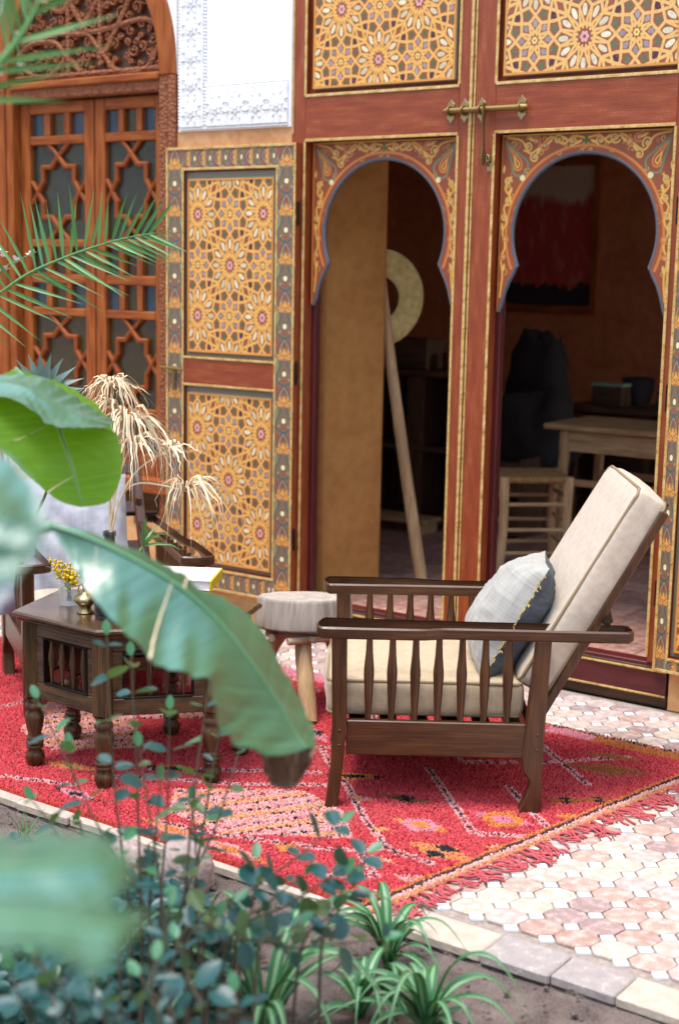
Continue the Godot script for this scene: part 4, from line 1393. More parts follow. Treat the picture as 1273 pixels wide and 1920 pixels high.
# ---------------------------------------------------------------- carved window
func carved_window() -> void:
	var t := thing("carved_window", "tall arched cedar window with carved tympanum and star lattice over coloured panes", "window")
	var zf := -4.775          # front of the outer frame
	var x0 := -5.42
	var x1 := -4.272
	# outer frame: jambs, pointed arch head, bottom rail
	var jam := MB.new()
	jam.bar(Vector3(x0, 0.42, -4.95), Vector3(x0 + 0.075, 2.36, zf), 0.006)
	jam.bar(Vector3(x0 + 0.078, 0.42, -4.95), Vector3(x0 + 0.125, 2.36, zf - 0.008), 0.004)
	built(jam, "jamb", M.cedar_y, t)
	jam = MB.new()
	jam.bar(Vector3(x1 - 0.045, 0.42, -4.95), Vector3(x1, 2.36, zf), 0.006)
	jam.bar(Vector3(x1 - 0.098, 0.42, -4.95), Vector3(x1 - 0.048, 2.36, zf - 0.006), 0.003)
	built(jam, "jamb", M.cedar_carved, t)
	var cx := (x0 + x1) / 2
	var outer := []
	var inner := []
	for i in 25:
		var a := i / 24.0
		# half of a slightly pointed arch
		var w := cos(a * PI / 2)
		var y := 2.36 + pow(sin(a * PI / 2), 0.9) * 0.66
		outer.append(Vector2(w * (x1 - cx), y))
		inner.append(Vector2(w * (x1 - cx - 0.098), 2.36 + pow(sin(a * PI / 2), 0.9) * 0.55))
	var head := PackedVector2Array()
	for i in 25: head.append(Vector2(cx + outer[i].x, outer[i].y))
	for i in range(23, -1, -1): head.append(Vector2(cx - outer[i].x, outer[i].y))
	for i in 25: head.append(Vector2(cx - inner[i].x, inner[i].y))
	for i in range(23, -1, -1): head.append(Vector2(cx + inner[i].x, inner[i].y))
	var hb := MB.new()
	hb.prism(head, -4.95, zf, 0.006)
	built(hb, "arch_head", M.cedar_y, t)
	# plaster filling of the wall round the arch
	var pl := PackedVector2Array([Vector2(x1, 3.3), Vector2(x0, 3.3), Vector2(x0, 2.36)])
	for i in 24: pl.append(Vector2(cx - outer[i].x - 0.001, outer[i].y + 0.002))
	for i in range(24, -1, -1): pl.append(Vector2(cx + outer[i].x + 0.001, outer[i].y + 0.002))
	pl.remove_at(3)
	var pb := MB.new()
	pb.prism(pl, -5.2, -4.786)
	built(pb, "arch_plaster", M.white_plaster, t)
	var br := MB.new()
	br.bar(Vector3(x0, 0.535, -4.95), Vector3(x1 + 0.02, 0.60, zf + 0.012), 0.006)
	built(br, "bottom_rail", M.cedar_x, t)
	# carved transom
	var tr := MB.new()
	tr.bar(Vector3(x0 + 0.12, 2.297, -4.93), Vector3(x1 - 0.095, 2.365, zf - 0.012), 0.008)
	built(tr, "transom", M.cedar_carved, t)
	tr = MB.new()
	tr.bar(Vector3(x0 + 0.12, 2.345, -4.9), Vector3(x1 - 0.095, 2.378, zf + 0.004), 0.006)
	built(tr, "transom_moulding", M.cedar_x, t)
	carved_tympanum(t, x0 + 0.128, x1 - 0.10, 2.378, zf - 0.03, cx)
	# two fixed casements
	var zc := -4.83
	for c in [[-5.292, -4.812], [-4.806, -4.374]]:
		casement(t, c[0], c[1], zc)


func ribbon(mb: MB, pts: Array, w: float, z0: float, z1: float) -> void:
	# square-edged carved strip following a flat path
	var l := []
	var r := []
	for i in pts.size():
		var d: Vector2 = (pts[mini(i + 1, pts.size() - 1)] - pts[maxi(i - 1, 0)]).normalized()
		var s := Vector2(-d.y, d.x) * w / 2
		l.append(pts[i] + s); r.append(pts[i] - s)
	for i in pts.size() - 1:
		var a := Vector3(r[i].x, r[i].y, z1); var b := Vector3(r[i + 1].x, r[i + 1].y, z1)
		var c := Vector3(l[i + 1].x, l[i + 1].y, z1); var d := Vector3(l[i].x, l[i].y, z1)
		var m := Vector3(0, 0, z0 - z1)
		var mid_a := (a + d) / 2 + Vector3(0, 0, w * 0.18)
		var mid_b := (b + c) / 2 + Vector3(0, 0, w * 0.18)
		mb.quad(a, b, mid_b, mid_a); mb.quad(mid_a, mid_b, c, d)
		mb.quad(a + m, b + m, b, a); mb.quad(d, c, c + m, d + m)
	var e := Vector3(0, 0, z0 - z1)
	for i in [0, pts.size() - 1]:
		var a := Vector3(r[i].x, r[i].y, z1); var d := Vector3(l[i].x, l[i].y, z1)
		mb.quad(a, d, d + e, a + e)


func carved_tympanum(t: Node3D, a: float, b: float, y: float, z: float, cx: float) -> void:
	var back := MB.new()
	back.bar(Vector3(a, y, z - 0.05), Vector3(b, y + 0.62, z - 0.034))
	var bk := built(back, "tympanum_back", M.plank_x, t)
	var f := MB.new()
	var z0 := z - 0.034
	# interlaced straight straps
	var straps := [
		[[a, y + 0.02], [b, y + 0.02]], [[a, y + 0.19], [cx - 0.22, y + 0.205], [cx - 0.10, y + 0.20], [cx, y + 0.195], [cx + 0.15, y + 0.205], [b - 0.12, y + 0.23], [b - 0.03, y + 0.19], [b, y + 0.14]],
		[[a + 0.02, y + 0.12], [a + 0.10, y + 0.17], [cx - 0.19, y + 0.17], [cx - 0.11, y + 0.10], [cx - 0.02, y + 0.03]],
		[[b - 0.02, y + 0.12], [b - 0.10, y + 0.02], [cx + 0.20, y + 0.025], [cx + 0.12, y + 0.10], [cx + 0.02, y + 0.20], [cx - 0.08, y + 0.33], [cx - 0.14, y + 0.45]],
		[[cx + 0.12, y + 0.09], [cx + 0.22, y + 0.23], [cx + 0.30, y + 0.37], [cx + 0.30, y + 0.5]],
		[[cx - 0.12, y + 0.09], [cx - 0.22, y + 0.02], [a + 0.12, y + 0.03], [a + 0.02, y + 0.09]],
		[[cx - 0.10, y + 0.02], [cx - 0.10, y + 0.55]], [[cx + 0.10, y + 0.05], [cx + 0.10, y + 0.55]],
		[[cx - 0.02, y + 0.20], [cx + 0.10, y + 0.36], [cx + 0.16, y + 0.52]], [[a + 0.02, y + 0.30], [a + 0.16, y + 0.36], [cx - 0.14, y + 0.30], [cx - 0.02, y + 0.40]],
	]
	for s in straps:
		var p := []
		for q in s: p.append(Vector2(q[0], q[1]))
		ribbon(f, spline(p, 5), 0.022, z0, z)
	# leaf scrolls fill the fields
	rng.seed = 41
	var placed := []
	for k in 1400:
		var c := Vector2(rf(a + 0.02, b - 0.02), rf(y + 0.03, y + 0.50))
		var r := rf(0.012, 0.034)
		var ok := true
		for q in placed:
			if c.distance_to(q[0]) < (r + q[1]) * 0.93:
				ok = false
				break
		if not ok:
			continue
		placed.append([c, r])
		var pts := []
		var a0 := rf(0, TAU)
		var hand := 1.0 if c.x > cx else -1.0
		var n := 14
		for i in n:
			var u := i / float(n - 1)
			pts.append(c + Vector2.from_angle(a0 + hand * u * TAU * 1.1) * r * (1.0 - u * 0.7))
		ribbon(f, pts, 0.0085, z0, z - 0.004)
		f.pad(Vector3(c.x, c.y, z - 0.008), Vector3(r * 0.32, r * 0.2, 0.008), 2.0, Basis(Vector3.BACK, a0), 8, 5)
	var o := built(f, "carved_scrollwork", M.cedar_carved, bk)


func casement(t: Node3D, a: float, b: float, z: float) -> void:
	var frame := MB.new()
	var d := 0.035
	frame.bar(Vector3(a, 0.60, z - d), Vector3(a + 0.062, 2.29, z), 0.004)
	frame.bar(Vector3(b - 0.062, 0.60, z - d), Vector3(b, 2.29, z), 0.004)
	var f := built(frame, "casement", M.cedar_y, t)
	var ia := a + 0.062
	var ib := b - 0.062
	var rails := MB.new()
	for q in [[2.238, 2.29], [2.098, 2.138], [1.63, 1.665], [1.462, 1.505], [1.31, 1.347], [0.87, 0.905], [0.60, 0.70]]:
		rails.bar(Vector3(ia, q[0], z - d + 0.001), Vector3(ib, q[1], z - 0.001), 0.004)
	built(rails, "rail", M.cedar_x, f)
	var w := ib - ia
	# rows of three small lights between the rails
	for row in [[2.138, 2.238, ["blue_pane", "olive_pane", "blue_pane"]], [1.505, 1.63, ["green_pane", "amber_pane", "olive_pane"]], [1.347, 1.462, ["blue_pane", "olive_pane", "blue_pane"]], [0.70, 0.87, ["blue_pane", "green_pane", "blue_pane"]]]:
		for k in 2:
			var bx := ia + w * (0.265 + k * 0.36)
			var g := MB.new()
			g.bar(Vector3(bx, row[0], z - d + 0.002), Vector3(bx + w * 0.11, row[1], z - 0.002), 0.003)
			built(g, "glazing_bar", M.cedar_y, f)
		for k in 3:
			var p0: float = ia + w * [0.0, 0.375, 0.735][k]
			var p1: float = ia + w * [0.265, 0.625, 1.0][k]
			pane(f, p0, p1, row[0], row[1], z - 0.024, row[2][k])
	for q in [[1.665, 2.098, "green_pane", "amber_pane"], [0.905, 1.31, "olive_pane", "green_pane"]]:
		star_field(f, ia, ib, q[0], q[1], z, d, q[2])


func pane(parent: Node, a: float, b: float, y0: float, y1: float, z: float, m: String) -> void:
	var p := MB.new()
	p.quad(Vector3(a, y0, z), Vector3(b, y0, z), Vector3(b, y1, z), Vector3(a, y1, z))
	built(p, "pane", M[m], parent)


func star_field(parent: Node, a: float, b: float, y0: float, y1: float, z: float, d: float, m: String) -> void:
	# eight-pointed star of battens with crossed ties to the frame
	pane(parent, a, b, y0, y1, z - 0.026, m)
	var c := Vector2((a + b) / 2, (y0 + y1) / 2)
	var hx := (b - a) / 2
	var hy := (y1 - y0) / 2
	var sx := hx * 0.70
	var sy := hy * 0.66
	var star := []
	# two overlapped squares: corners and points
	for q in [[1, 0.42], [1, 1], [0.46, 1], [0, 1.42], [-0.46, 1], [-1, 1], [-1, 0.42], [-1.34, 0], [-1, -0.42], [-1, -1], [-0.46, -1], [0, -1.42], [0.46, -1], [1, -1], [1, -0.42], [1.34, 0], [1, 0.42]]:
		star.append(c + Vector2(q[0] * sx * 0.82, q[1] * sy * 0.80))
	for i in star.size() - 1:
		batten(parent, star[i], star[i + 1], 0.022, z, d)
	var pts := [star[3], star[11]]
	for s in [-1.0, 1.0]:
		# ties crossing at the top, bottom and side points
		batten(parent, c + Vector2(0, sy * 1.13) + Vector2(0, 0), c + Vector2(s * hx * 0.34, hy), 0.019, z - 0.003, d)
		batten(parent, c + Vector2(0, -sy * 1.13), c + Vector2(s * hx * 0.34, -hy), 0.019, z - 0.003, d)
		batten(parent, c + Vector2(sx * 1.1, 0), c + Vector2(hx, s * hy * 0.22), 0.019, z - 0.003, d)
		batten(parent, c + Vector2(-sx * 1.1, 0), c + Vector2(-hx, s * hy * 0.22), 0.019, z - 0.003, d)


func batten(parent: Node, p: Vector2, q: Vector2, w: float, z: float, d: float) -> void:
	var mb := MB.new()
	var dir := (q - p)
	var e := dir.normalized() * w * 0.42
	var c := (p + q) / 2
	var bs := Basis(Vector3.BACK, dir.angle())
	mb.box(Vector3(0, 0, 0), Vector3(dir.length() + w * 0.84, w, d - 0.004), 0.005)
	var o := built(mb, "batten", M.cedar_x, parent)
	o.position = Vector3(c.x, c.y, z - d / 2 + rng.randf() * 0.0016)
	o.basis = bs


# ---------------------------------------------------------------- Morris chairs
# local axes: x from the front legs to the back, y up, z 0 at one side and -0.64 at the other
func poly(a: Array) -> PackedVector2Array:
	var p := PackedVector2Array()
	for q in a:
		p.append(Vector2(q[0], q[1]))
	return p


func morris_chair(label: String, at: Vector3, turn: float) -> Node3D:
	var t := thing("morris_chair", label, "armchair", at, turn, "dark wooden reclining armchairs")
	var W := 0.64
	var fl := poly([[-0.020, 0], [0.018, 0], [0.026, 0.07], [0.034, 0.16], [0.040, 0.27], [0.037, 0.517], [-0.008, 0.517], [-0.002, 0.27], [-0.003, 0.16], [-0.010, 0.08]])
	var rl := poly([[0.540, 0], [0.598, 0], [0.607, 0.03], [0.605, 0.12], [0.609, 0.27], [0.618, 0.517], [0.575, 0.517], [0.557, 0.30], [0.546, 0.19], [0.547, 0.15], [0.553, 0.125], [0.570, 0.103], [0.571, 0.085], [0.560, 0.05]])
	var arm_out := spline([Vector2(-0.052, -0.03), Vector2(-0.045, 0.012), Vector2(-0.02, 0.027), Vector2(0.10, 0.028), Vector2(0.24, 0.026), Vector2(0.285, 0.016), Vector2(0.32, 0.008), Vector2(0.45, 0.007), Vector2(0.80, 0.007), Vector2(0.838, -0.003), Vector2(0.852, -0.026), Vector2(0.838, -0.066), Vector2(0.80, -0.082), Vector2(0.30, -0.086), Vector2(0.02, -0.095), Vector2(-0.035, -0.09), Vector2(-0.052, -0.03)], 4)
	for s in 2:
		var zc := -0.0 if s == 0 else -W
		var sg := 1.0 if s == 0 else -1.0
		for q in [["leg", fl], ["leg", rl]]:
			var b := MB.new()
			b.prism(q[1], minf(zc, zc - sg * 0.042), maxf(zc, zc - sg * 0.042), 0.004)
			built(b, q[0], M.mahogany_y, t)
		var r := MB.new()
		r.box(Vector3(0.297, 0.218, zc - sg * 0.018), Vector3(0.515, 0.103, 0.024), 0.003)
		built(r, "side_rail", M.mahogany_x, t)
		var ap := PackedVector2Array()
		for p in arm_out.slice(0, -1):
			ap.append(Vector2(p.x, -(zc + sg * p.y)))
		var a := MB.new()
		a.prism(ap, 0.517, 0.551, 0.005, Transform3D(Basis(Vector3(1, 0, 0), Vector3(0, 0, -1), Vector3(0, 1, 0)), Vector3.ZERO))
		built(a, "armrest", M.mahogany_x, t)
		for k in 7:
			var sp := MB.new()
			sp.lathe([Vector2(0.0095, 0.262), Vector2(0.0108, 0.30), Vector2(0.0145, 0.36), Vector2(0.0172, 0.405), Vector2(0.0168, 0.42), Vector2(0.0122, 0.465), Vector2(0.0096, 0.522)], 6, Vector3(0.101 + 0.0663 * k, 0, zc - sg * 0.02), Basis.IDENTITY, PI / 6)
			built(sp, "spindle", M.mahogany_y, t)
		for x in [0.02, 0.588]:
			for y in [0.195, 0.24]:
				var pg := MB.new()
				pg.lathe([Vector2(0.0045, -0.001), Vector2(0.004, 0.0015), Vector2(0.0, 0.0018)], 8, Vector3(x, y, zc + sg * 0.0005), Basis(Vector3.RIGHT, PI / 2 * sg))
				built(pg, "peg", M.mahogany_x, t)
	for q in [[0.016, 0.218, 0.103], [0.575, 0.205, 0.08]]:
		var b := MB.new()
		b.box(Vector3(q[0], q[1], -W / 2), Vector3(0.022, q[2], W - 0.086), 0.003)
		built(b, "cross_rail", M.mahogany_z, t)
	for k in 6:
		var b := MB.new()
		b.box(Vector3(0.07 + k * 0.09, 0.252, -W / 2), Vector3(0.05, 0.012, W - 0.09), 0.002)
		built(b, "seat_slat", M.mahogany_z, t)
	# adjustable back, leaning on a rod
	var d := Vector3(0.475, 0.880, 0).normalized()
	var o := Vector3(0.590, 0.262, 0)
	var bs := Basis(Vector3(d.y, -d.x, 0), d, Vector3(0, 0, 1))
	for z in [-0.072, -W + 0.072]:
		var b := MB.new()
		b.box(o + d * 0.35 + Vector3(0, 0, z), Vector3(0.026, 0.72, 0.04), 0.004, bs)
		built(b, "back_stile", M.mahogany_y, t)
	for k in 5:
		var b := MB.new()
		b.box(o + d * (0.05 + k * 0.165) + Vector3(0, 0, -W / 2), Vector3(0.016, 0.05, W - 0.18), 0.003, bs)
		built(b, "back_slat", M.mahogany_z, t)
	var rod := MB.new()
	rod.tube([Vector3(0.772, 0.569, 0.0), Vector3(0.772, 0.569, -W)], 0.009, 10)
	built(rod, "support_rod", M.iron, t)
	for z in [-0.075, -W + 0.075]:
		var b := MB.new()
		b.box(Vector3(0.775, 0.598, z), Vector3(0.03, 0.085, 0.022), 0.004, Basis(Vector3.BACK, 0.25))
		built(b, "support_block", M.mahogany_y, t)
	return t


func piping_loop(h: Vector2, r: float, n := 8) -> Array:
	var out := []
	for q in [Vector2(1, 1), Vector2(-1, 1), Vector2(-1, -1), Vector2(1, -1)]:
		var c: Vector2 = q * (h - Vector2(r, r))
		for i in n + 1:
			var a0: float = q.angle() - PI / 4
			out.append(c + Vector2.from_angle(a0 + PI / 2 * i / n) * r)
	out.append(out[0])
	return out


func box_cushion(called: String, label: String, c: Vector3, h: Vector3, bs: Basis, holder: Node3D, m: Material, puff: float, sd: int, group: String) -> Node3D:
	# h.y is half the thickness; piping runs round both faces
	var t := thing(called, label, "cushion", Vector3.ZERO, 0.0, group)
	t.transform = holder.transform * Transform3D(bs, c)
	var b := MB.new()
	b.cushion(Vector3.ZERO, h, 0.026, puff, Basis.IDENTITY, sd, 0.007)
	built(b, "cover", m, t)
	for s in [-1.0, 1.0]:
		var p := []
		var i := 0
		for q in piping_loop(Vector2(h.x - 0.004, h.z - 0.004), 0.03):
			p.append(Vector3(q.x, s * (h.y - 0.010) + sin(i * 0.9) * 0.0012, q.y))
			i += 1
		var pp := MB.new()
		pp.tube(p, 0.0052, 6, false)
		built(pp, "piping", M.piping, t)
	return t


func throw_pillow(label: String, tr: Transform3D, h: float, thick: float, m: Material, edge: Material, sd: int) -> Node3D:
	# square pillow in its own xy plane, face to +z
	var t := thing("throw_pillow", label, "pillow")
	t.transform = tr
	var fn := FastNoiseLite.new(); fn.seed = sd; fn.frequency = 4.5
	for s in [1.0, -1.0]:
		var rows := []
		var N := 30
		for j in N + 1:
			var row := []
			for i in N + 1:
				var u := i / float(N) * 2 - 1
				var w := j / float(N) * 2 - 1
				var pin := 1.0 - 0.09 * (1.0 - absf(u * w)) * (u * u + w * w) * 0.7
				var x := u * h * pin
				var y := w * h * pin
				var g := pow(maxf(0.0, 1.0 - pow(absf(u), 2.6)), 0.6) * pow(maxf(0.0, 1.0 - pow(absf(w), 2.6)), 0.6)
				var z: float = s * thick * g * (1.0 if s > 0 else 0.75)
				z += fn.get_noise_2d(x * 1.0, y * 1.0) * 0.022 * minf(1.0, g * 2.0) + fn.get_noise_2d(x * 4 + 9 * s, y * 3) * 0.008 * minf(1.0, g * 3.0)
				row.append(Vector3(x, y, z))
			rows.append(row)
		var b := MB.new()
		b.grid(rows, false, 1, 1, s < 0)
		built(b, "cover", m if s > 0 else edge, t)
	return t


func fringe_along(t: Node3D, a: Vector3, b: Vector3, n: int, ln: float, out: Vector3, m: Material) -> void:
	for i in n:
		var p := a.lerp(b, (i + 0.5) / n) + Vector3(rf(-1, 1), rf(-1, 1), rf(-1, 1)) * 0.003
		var mb := MB.new()
		for k in 3:
			var d := (out + Vector3(rf(-0.7, 0.7), rf(-0.7, 0.7), rf(-0.7, 0.7))).normalized() * ln * rf(0.6, 1.1)
			mb.tube([p, p + d * 0.6, p + d + Vector3(0, -0.004, 0)], [0.0022, 0.002, 0.001], 5)
		built(mb, "tassel", m, t)


func seating() -> void:
	var turn1 := asin(0.561)
	var c1 := morris_chair("dark mahogany reclining armchair with beige cushions, standing at the right of the red rug", Vector3(-2.302, 0.003, -3.248), turn1)
	box_cushion("seat_cushion", "worn beige linen seat cushion of the right hand armchair", Vector3(0.264, 0.325, -0.32), Vector3(0.286, 0.057, 0.272), Basis.IDENTITY, c1, M.linen, 0.012, 3, "box cushions of the armchairs")
	var d := Vector3(0.49, 0.872, 0).normalized()
	var bs := Basis(d, Vector3(-d.y, d.x, 0), Vector3(0, 0, 1))
	var bc := Vector3(0.531, 0.386, 0) + d * 0.325 + Vector3(d.y, -d.x, 0) * 0.050
	box_cushion("back_cushion", "tall pale beige back cushion leaning in the right hand armchair", Vector3(bc.x, bc.y, -0.32), Vector3(0.330, 0.053, 0.262), bs, c1, M.linen_pale, 0.010, 7, "box cushions of the armchairs")
	# pillow: its near edge shows the dark side and a row of knotted tufts
	var up := Vector3(0.473, 0.88, 0.0).normalized()
	var face := Vector3(-0.86, 0.46, -0.10)
	face = (face - up * face.dot(up)).normalized()
	var side := up.cross(face).normalized()
	var pt := c1.transform * Transform3D(Basis(side, up, face), Vector3(0.536, 0.532, -0.270))
	var p1 := throw_pillow("faded blue denim pillow with a frayed edge, propped against the beige back cushion", pt, 0.195, 0.115, M.denim, M.denim_dark, 5)
	rng.seed = 9
	fringe_along(p1, Vector3(0.187, -0.175, 0.0), Vector3(0.187, 0.175, 0.0), 22, 0.014, Vector3(1, 0, 0.2), M.old_thread)
	fringe_along(p1, Vector3(0.191, -0.191, 0.0), Vector3(0.182, -0.18, 0.0), 4, 0.03, Vector3(0.5, -1, 0.3), M.pale_thread)
	# the second chair faces the first across the table
	var z2 := Vector3(0.57, 0, -0.82).normalized()
	var o2 := Vector3(-3.623, 0.003, -3.277) + z2 * 0.64
	var c2 := morris_chair("dark mahogany reclining armchair behind the hexagonal table, piled with a grey cushion", o2, PI - asin(0.57))
	box_cushion("seat_cushion", "cream seat cushion of the armchair behind the hexagonal table", Vector3(0.262, 0.332, -0.32), Vector3(0.305, 0.062, 0.272), Basis.IDENTITY, c2, M.linen_pale, 0.012, 13, "box cushions of the armchairs")
	box_cushion("back_cushion", "cream back cushion half hidden behind the grey woollen pillow", Vector3(bc.x, bc.y, -0.385), Vector3(0.330, 0.053, 0.20), bs, c2, M.linen_pale, 0.010, 17, "box cushions of the armchairs")
	var face2 := Vector3(-0.90, 0.43, 0.0).normalized()
	var up2 := Vector3(0.43, 0.90, 0).normalized()
	var side2 := up2.cross(face2).normalized()
	throw_pillow("big rumpled grey wool pillow in the armchair behind the hexagonal table", c2.transform * Transform3D(Basis(side2, up2, face2), Vector3(0.40, 0.535, -0.44)), 0.26, 0.11, M.grey_wool, M.grey_wool, 15)


# ---------------------------------------------------------------- hexagonal table and what stands on it
func hexagon(feet: Array, s: float) -> PackedVector2Array:
	var p := PackedVector2Array()
	for q in feet:
		p.append(q * s)
	return p


func side_table() -> void:
	var t := thing("hexagonal_table", "dark carved hexagonal side table with spindle panels and turned legs", "table", Vector3(-3.0215, 0.006, -3.211))
	var feet := [Vector2(0.308, -0.0105), Vector2(0.218, 0.238), Vector2(-0.0895, 0.248), Vector2(-0.308, 0.0105), Vector2(-0.218, -0.238), Vector2(0.0895, -0.248)]
	var flat := Transform3D(Basis(Vector3(1, 0, 0), Vector3(0, 0, -1), Vector3(0, 1, 0)), Vector3.ZERO)
	var tp := MB.new()
	tp.prism(hexagon(feet, 1.20), 0.480, 0.498, 0.006, flat)
	var top := built(tp, "tabletop", M.walnut_x, t)
	tp = MB.new()
	tp.prism(hexagon(feet, 1.14), 0.466, 0.4796, 0.005, flat)
	built(tp, "moulding", M.walnut_x, top)
	for k in 6:
		var c := Vector3(feet[k].x, 0, -feet[k].y)
		var a: float = feet[k].angle()
		var l := MB.new()
		l.lathe([Vector2(0.016, 0), Vector2(0.022, 0.006), Vector2(0.030, 0.028), Vector2(0.029, 0.045), Vector2(0.018, 0.058), Vector2(0.027, 0.062), Vector2(0.027, 0.070), Vector2(0.022, 0.0725), Vector2(0.028, 0.076), Vector2(0.028, 0.084), Vector2(0.022, 0.0865), Vector2(0.026, 0.090), Vector2(0.025, 0.098), Vector2(0.019, 0.104), Vector2(0.026, 0.13), Vector2(0.030, 0.155), Vector2(0.029, 0.172), Vector2(0.020, 0.184), Vector2(0.027, 0.188), Vector2(0.029, 0.198), Vector2(0.024, 0.206), Vector2(0.022, 0.212), Vector2(0.030, 0.224)], 18, c)
		l.box(c + Vector3(0, 0.350, 0), Vector3(0.052, 0.25, 0.052), 0.004, Basis(Vector3.UP, a))
		built(l, "leg", M.walnut_y, t)
		# side panel between this leg and the next
		var e := Vector3(feet[(k + 1) % 6].x, 0, -feet[(k + 1) % 6].y)
		var m := (c + e) / 2
		var dir := (e - c).normalized()
		var bs := Basis(dir, Vector3.UP, dir.cross(Vector3.UP))
		var ln := c.distance_to(e)
		var fr := MB.new()
		fr.box(m + Vector3(0, 0.252, 0), Vector3(ln - 0.05, 0.052, 0.022), 0.003, bs)
		fr.box(m + Vector3(0, 0.446, 0), Vector3(ln - 0.05, 0.046, 0.022), 0.003, bs)
		for s in [-1.0, 1.0]:
			fr.box(m + dir * s * (ln / 2 - 0.041) + Vector3(0, 0.35, 0), Vector3(0.034, 0.1435, 0.0212), 0.003, bs)
		var panel := built(fr, "side_panel", M.walnut_x, t)
		var bead := MB.new()
		for y in [0.2805, 0.4205]:
			bead.box(m + Vector3(0, y, 0), Vector3(ln - 0.117, 0.005, 0.026), 0.0015, bs)
		for s in [-1.0, 1.0]:
			bead.box(m + dir * s * (ln / 2 - 0.0605) + Vector3(0, 0.35, 0), Vector3(0.005, 0.134, 0.026), 0.0015, bs)
		built(bead, "bead", M.iron, panel)
		for j in 4:
			var sp := MB.new()
			sp.lathe([Vector2(0.004, 0.277), Vector2(0.005, 0.295), Vector2(0.0085, 0.335), Vector2(0.0115, 0.36), Vector2(0.0085, 0.385), Vector2(0.005, 0.41), Vector2(0.004, 0.425)], 8, m + dir * (j - 1.5) * (ln - 0.125) / 3.9)
			built(sp, "spindle", M.walnut_y, panel)
	var ty := 0.5045
	# book
	var bk := thing("book", "thick white book with a yellow spine on the hexagonal table", "book", Vector3(-3.178, ty, -3.536), deg_to_rad(30))
	var b := MB.new()
	b.bar(Vector3(-0.155, 0.0, -0.105), Vector3(0.148, 0.003, 0.105), 0.001)
	b.bar(Vector3(-0.155, 0.031, -0.105), Vector3(0.148, 0.034, 0.105), 0.001)
	built(b, "cover", M.paper, bk)
	b = MB.new()
	b.bar(Vector3(-0.150, 0.003, -0.100), Vector3(0.146, 0.031, 0.101))
	built(b, "pages", M.paper, bk)
	b = MB.new()
	b.bar(Vector3(0.1465, 0.0, -0.1055), Vector3(0.1545, 0.0343, 0.1055), 0.002)
	built(b, "spine", M.yellow_cloth, bk)
	# jar of mimosa
	var jar := thing("glass_jar", "small clear glass jar holding mimosa sprigs on the hexagonal table", "jar", Vector3(-3.205, ty, -3.095))
	var g := MB.new()
	g.lathe([Vector2(0.0, 0.003), Vector2(0.030, 0.002), Vector2(0.034, 0.006), Vector2(0.034, 0.058), Vector2(0.031, 0.068), Vector2(0.033, 0.080), Vector2(0.0305, 0.080), Vector2(0.029, 0.068), Vector2(0.0315, 0.056), Vector2(0.0315, 0.009), Vector2(0.0, 0.008)], 24)
	built(g, "glass", M.clear_glass, jar)
	var mi := thing("mimosa_bunch", "yellow mimosa sprigs with narrow green leaves in the glass jar", "flowers", Vector3(-3.205, ty, -3.095))
	rng.seed = 33
	var ball := SphereMesh.new(); ball.radius = 0.0042; ball.height = 0.0084; ball.radial_segments = 8; ball.rings = 5
	for k in 7:
		var tip := [Vector3(-0.075, 0.145, 0.02), Vector3(-0.03, 0.15, 0.03), Vector3(0.01, 0.135, 0.03), Vector3(0.035, 0.12, 0.03), Vector3(0.06, 0.09, 0.035), Vector3(-0.015, 0.12, -0.02), Vector3(0.03, 0.13, -0.02)][k] as Vector3
		var path := spline([Vector3(tip.x * -0.2, 0.01, 0), Vector3(tip.x * 0.3, 0.08, tip.z * 0.4), tip], 5)
		var s := MB.new()
		s.tube(path, 0.0012, 5)
		built(s, "stem", M.stem_green, mi)
		for i in (10 if k == 0 else 26):
			var u := rf(0.45, 1.0)
			var p: Vector3 = path[int(u * (path.size() - 1))] + Vector3(rf(-1, 1), rf(-1, 1), rf(-1, 1)) * (0.008 if k == 0 else 0.017)
			var o := put(ball, "blossom", M.mimosa, mi, p)
			o.scale = Vector3.ONE * rf(0.8, 1.25)
		for i in 5:
			var u := rf(0.3, 0.9)
			var p: Vector3 = path[int(u * (path.size() - 1))]
			leaf_part(mi, p, Vector3(rf(-1, 1), rf(-0.3, 0.6), rf(-0.6, 1)).normalized(), Vector3.UP, rf(0.03, 0.05), 0.006, M.bush_leaf_light, "leaf")
	# brass bud vase
	var bv := thing("brass_vase", "small round bellied brass vase beside the jar of mimosa", "vase", Vector3(-3.093, ty, -3.052))
	g = MB.new()
	g.lathe([Vector2(0.0, 0.0), Vector2(0.025, 0.0), Vector2(0.027, 0.003), Vector2(0.020, 0.008), Vector2(0.016, 0.018), Vector2(0.022, 0.024), Vector2(0.034, 0.036), Vector2(0.036, 0.043), Vector2(0.030, 0.052), Vector2(0.014, 0.060), Vector2(0.009, 0.068), Vector2(0.009, 0.084), Vector2(0.014, 0.090), Vector2(0.011, 0.090), Vector2(0.007, 0.083), Vector2(0.0, 0.07)], 28)
	built(g, "body", M.brass, bv)
	for s in [-1.0, 1.0]:
		var h := MB.new()
		h.tube(spline([Vector3(s * 0.009, 0.082, 0), Vector3(s * 0.024, 0.082, 0), Vector3(s * 0.030, 0.066, 0), Vector3(s * 0.026, 0.054, 0)], 5), 0.0018, 6)
		built(h, "handle", M.brass, bv)
	# tall bottle with dried papyrus
	var bt := thing("bottle_vase", "tall dark teal glass bottle holding dried papyrus stalks", "vase", Vector3(-3.0, ty, -3.062))
	g = MB.new()
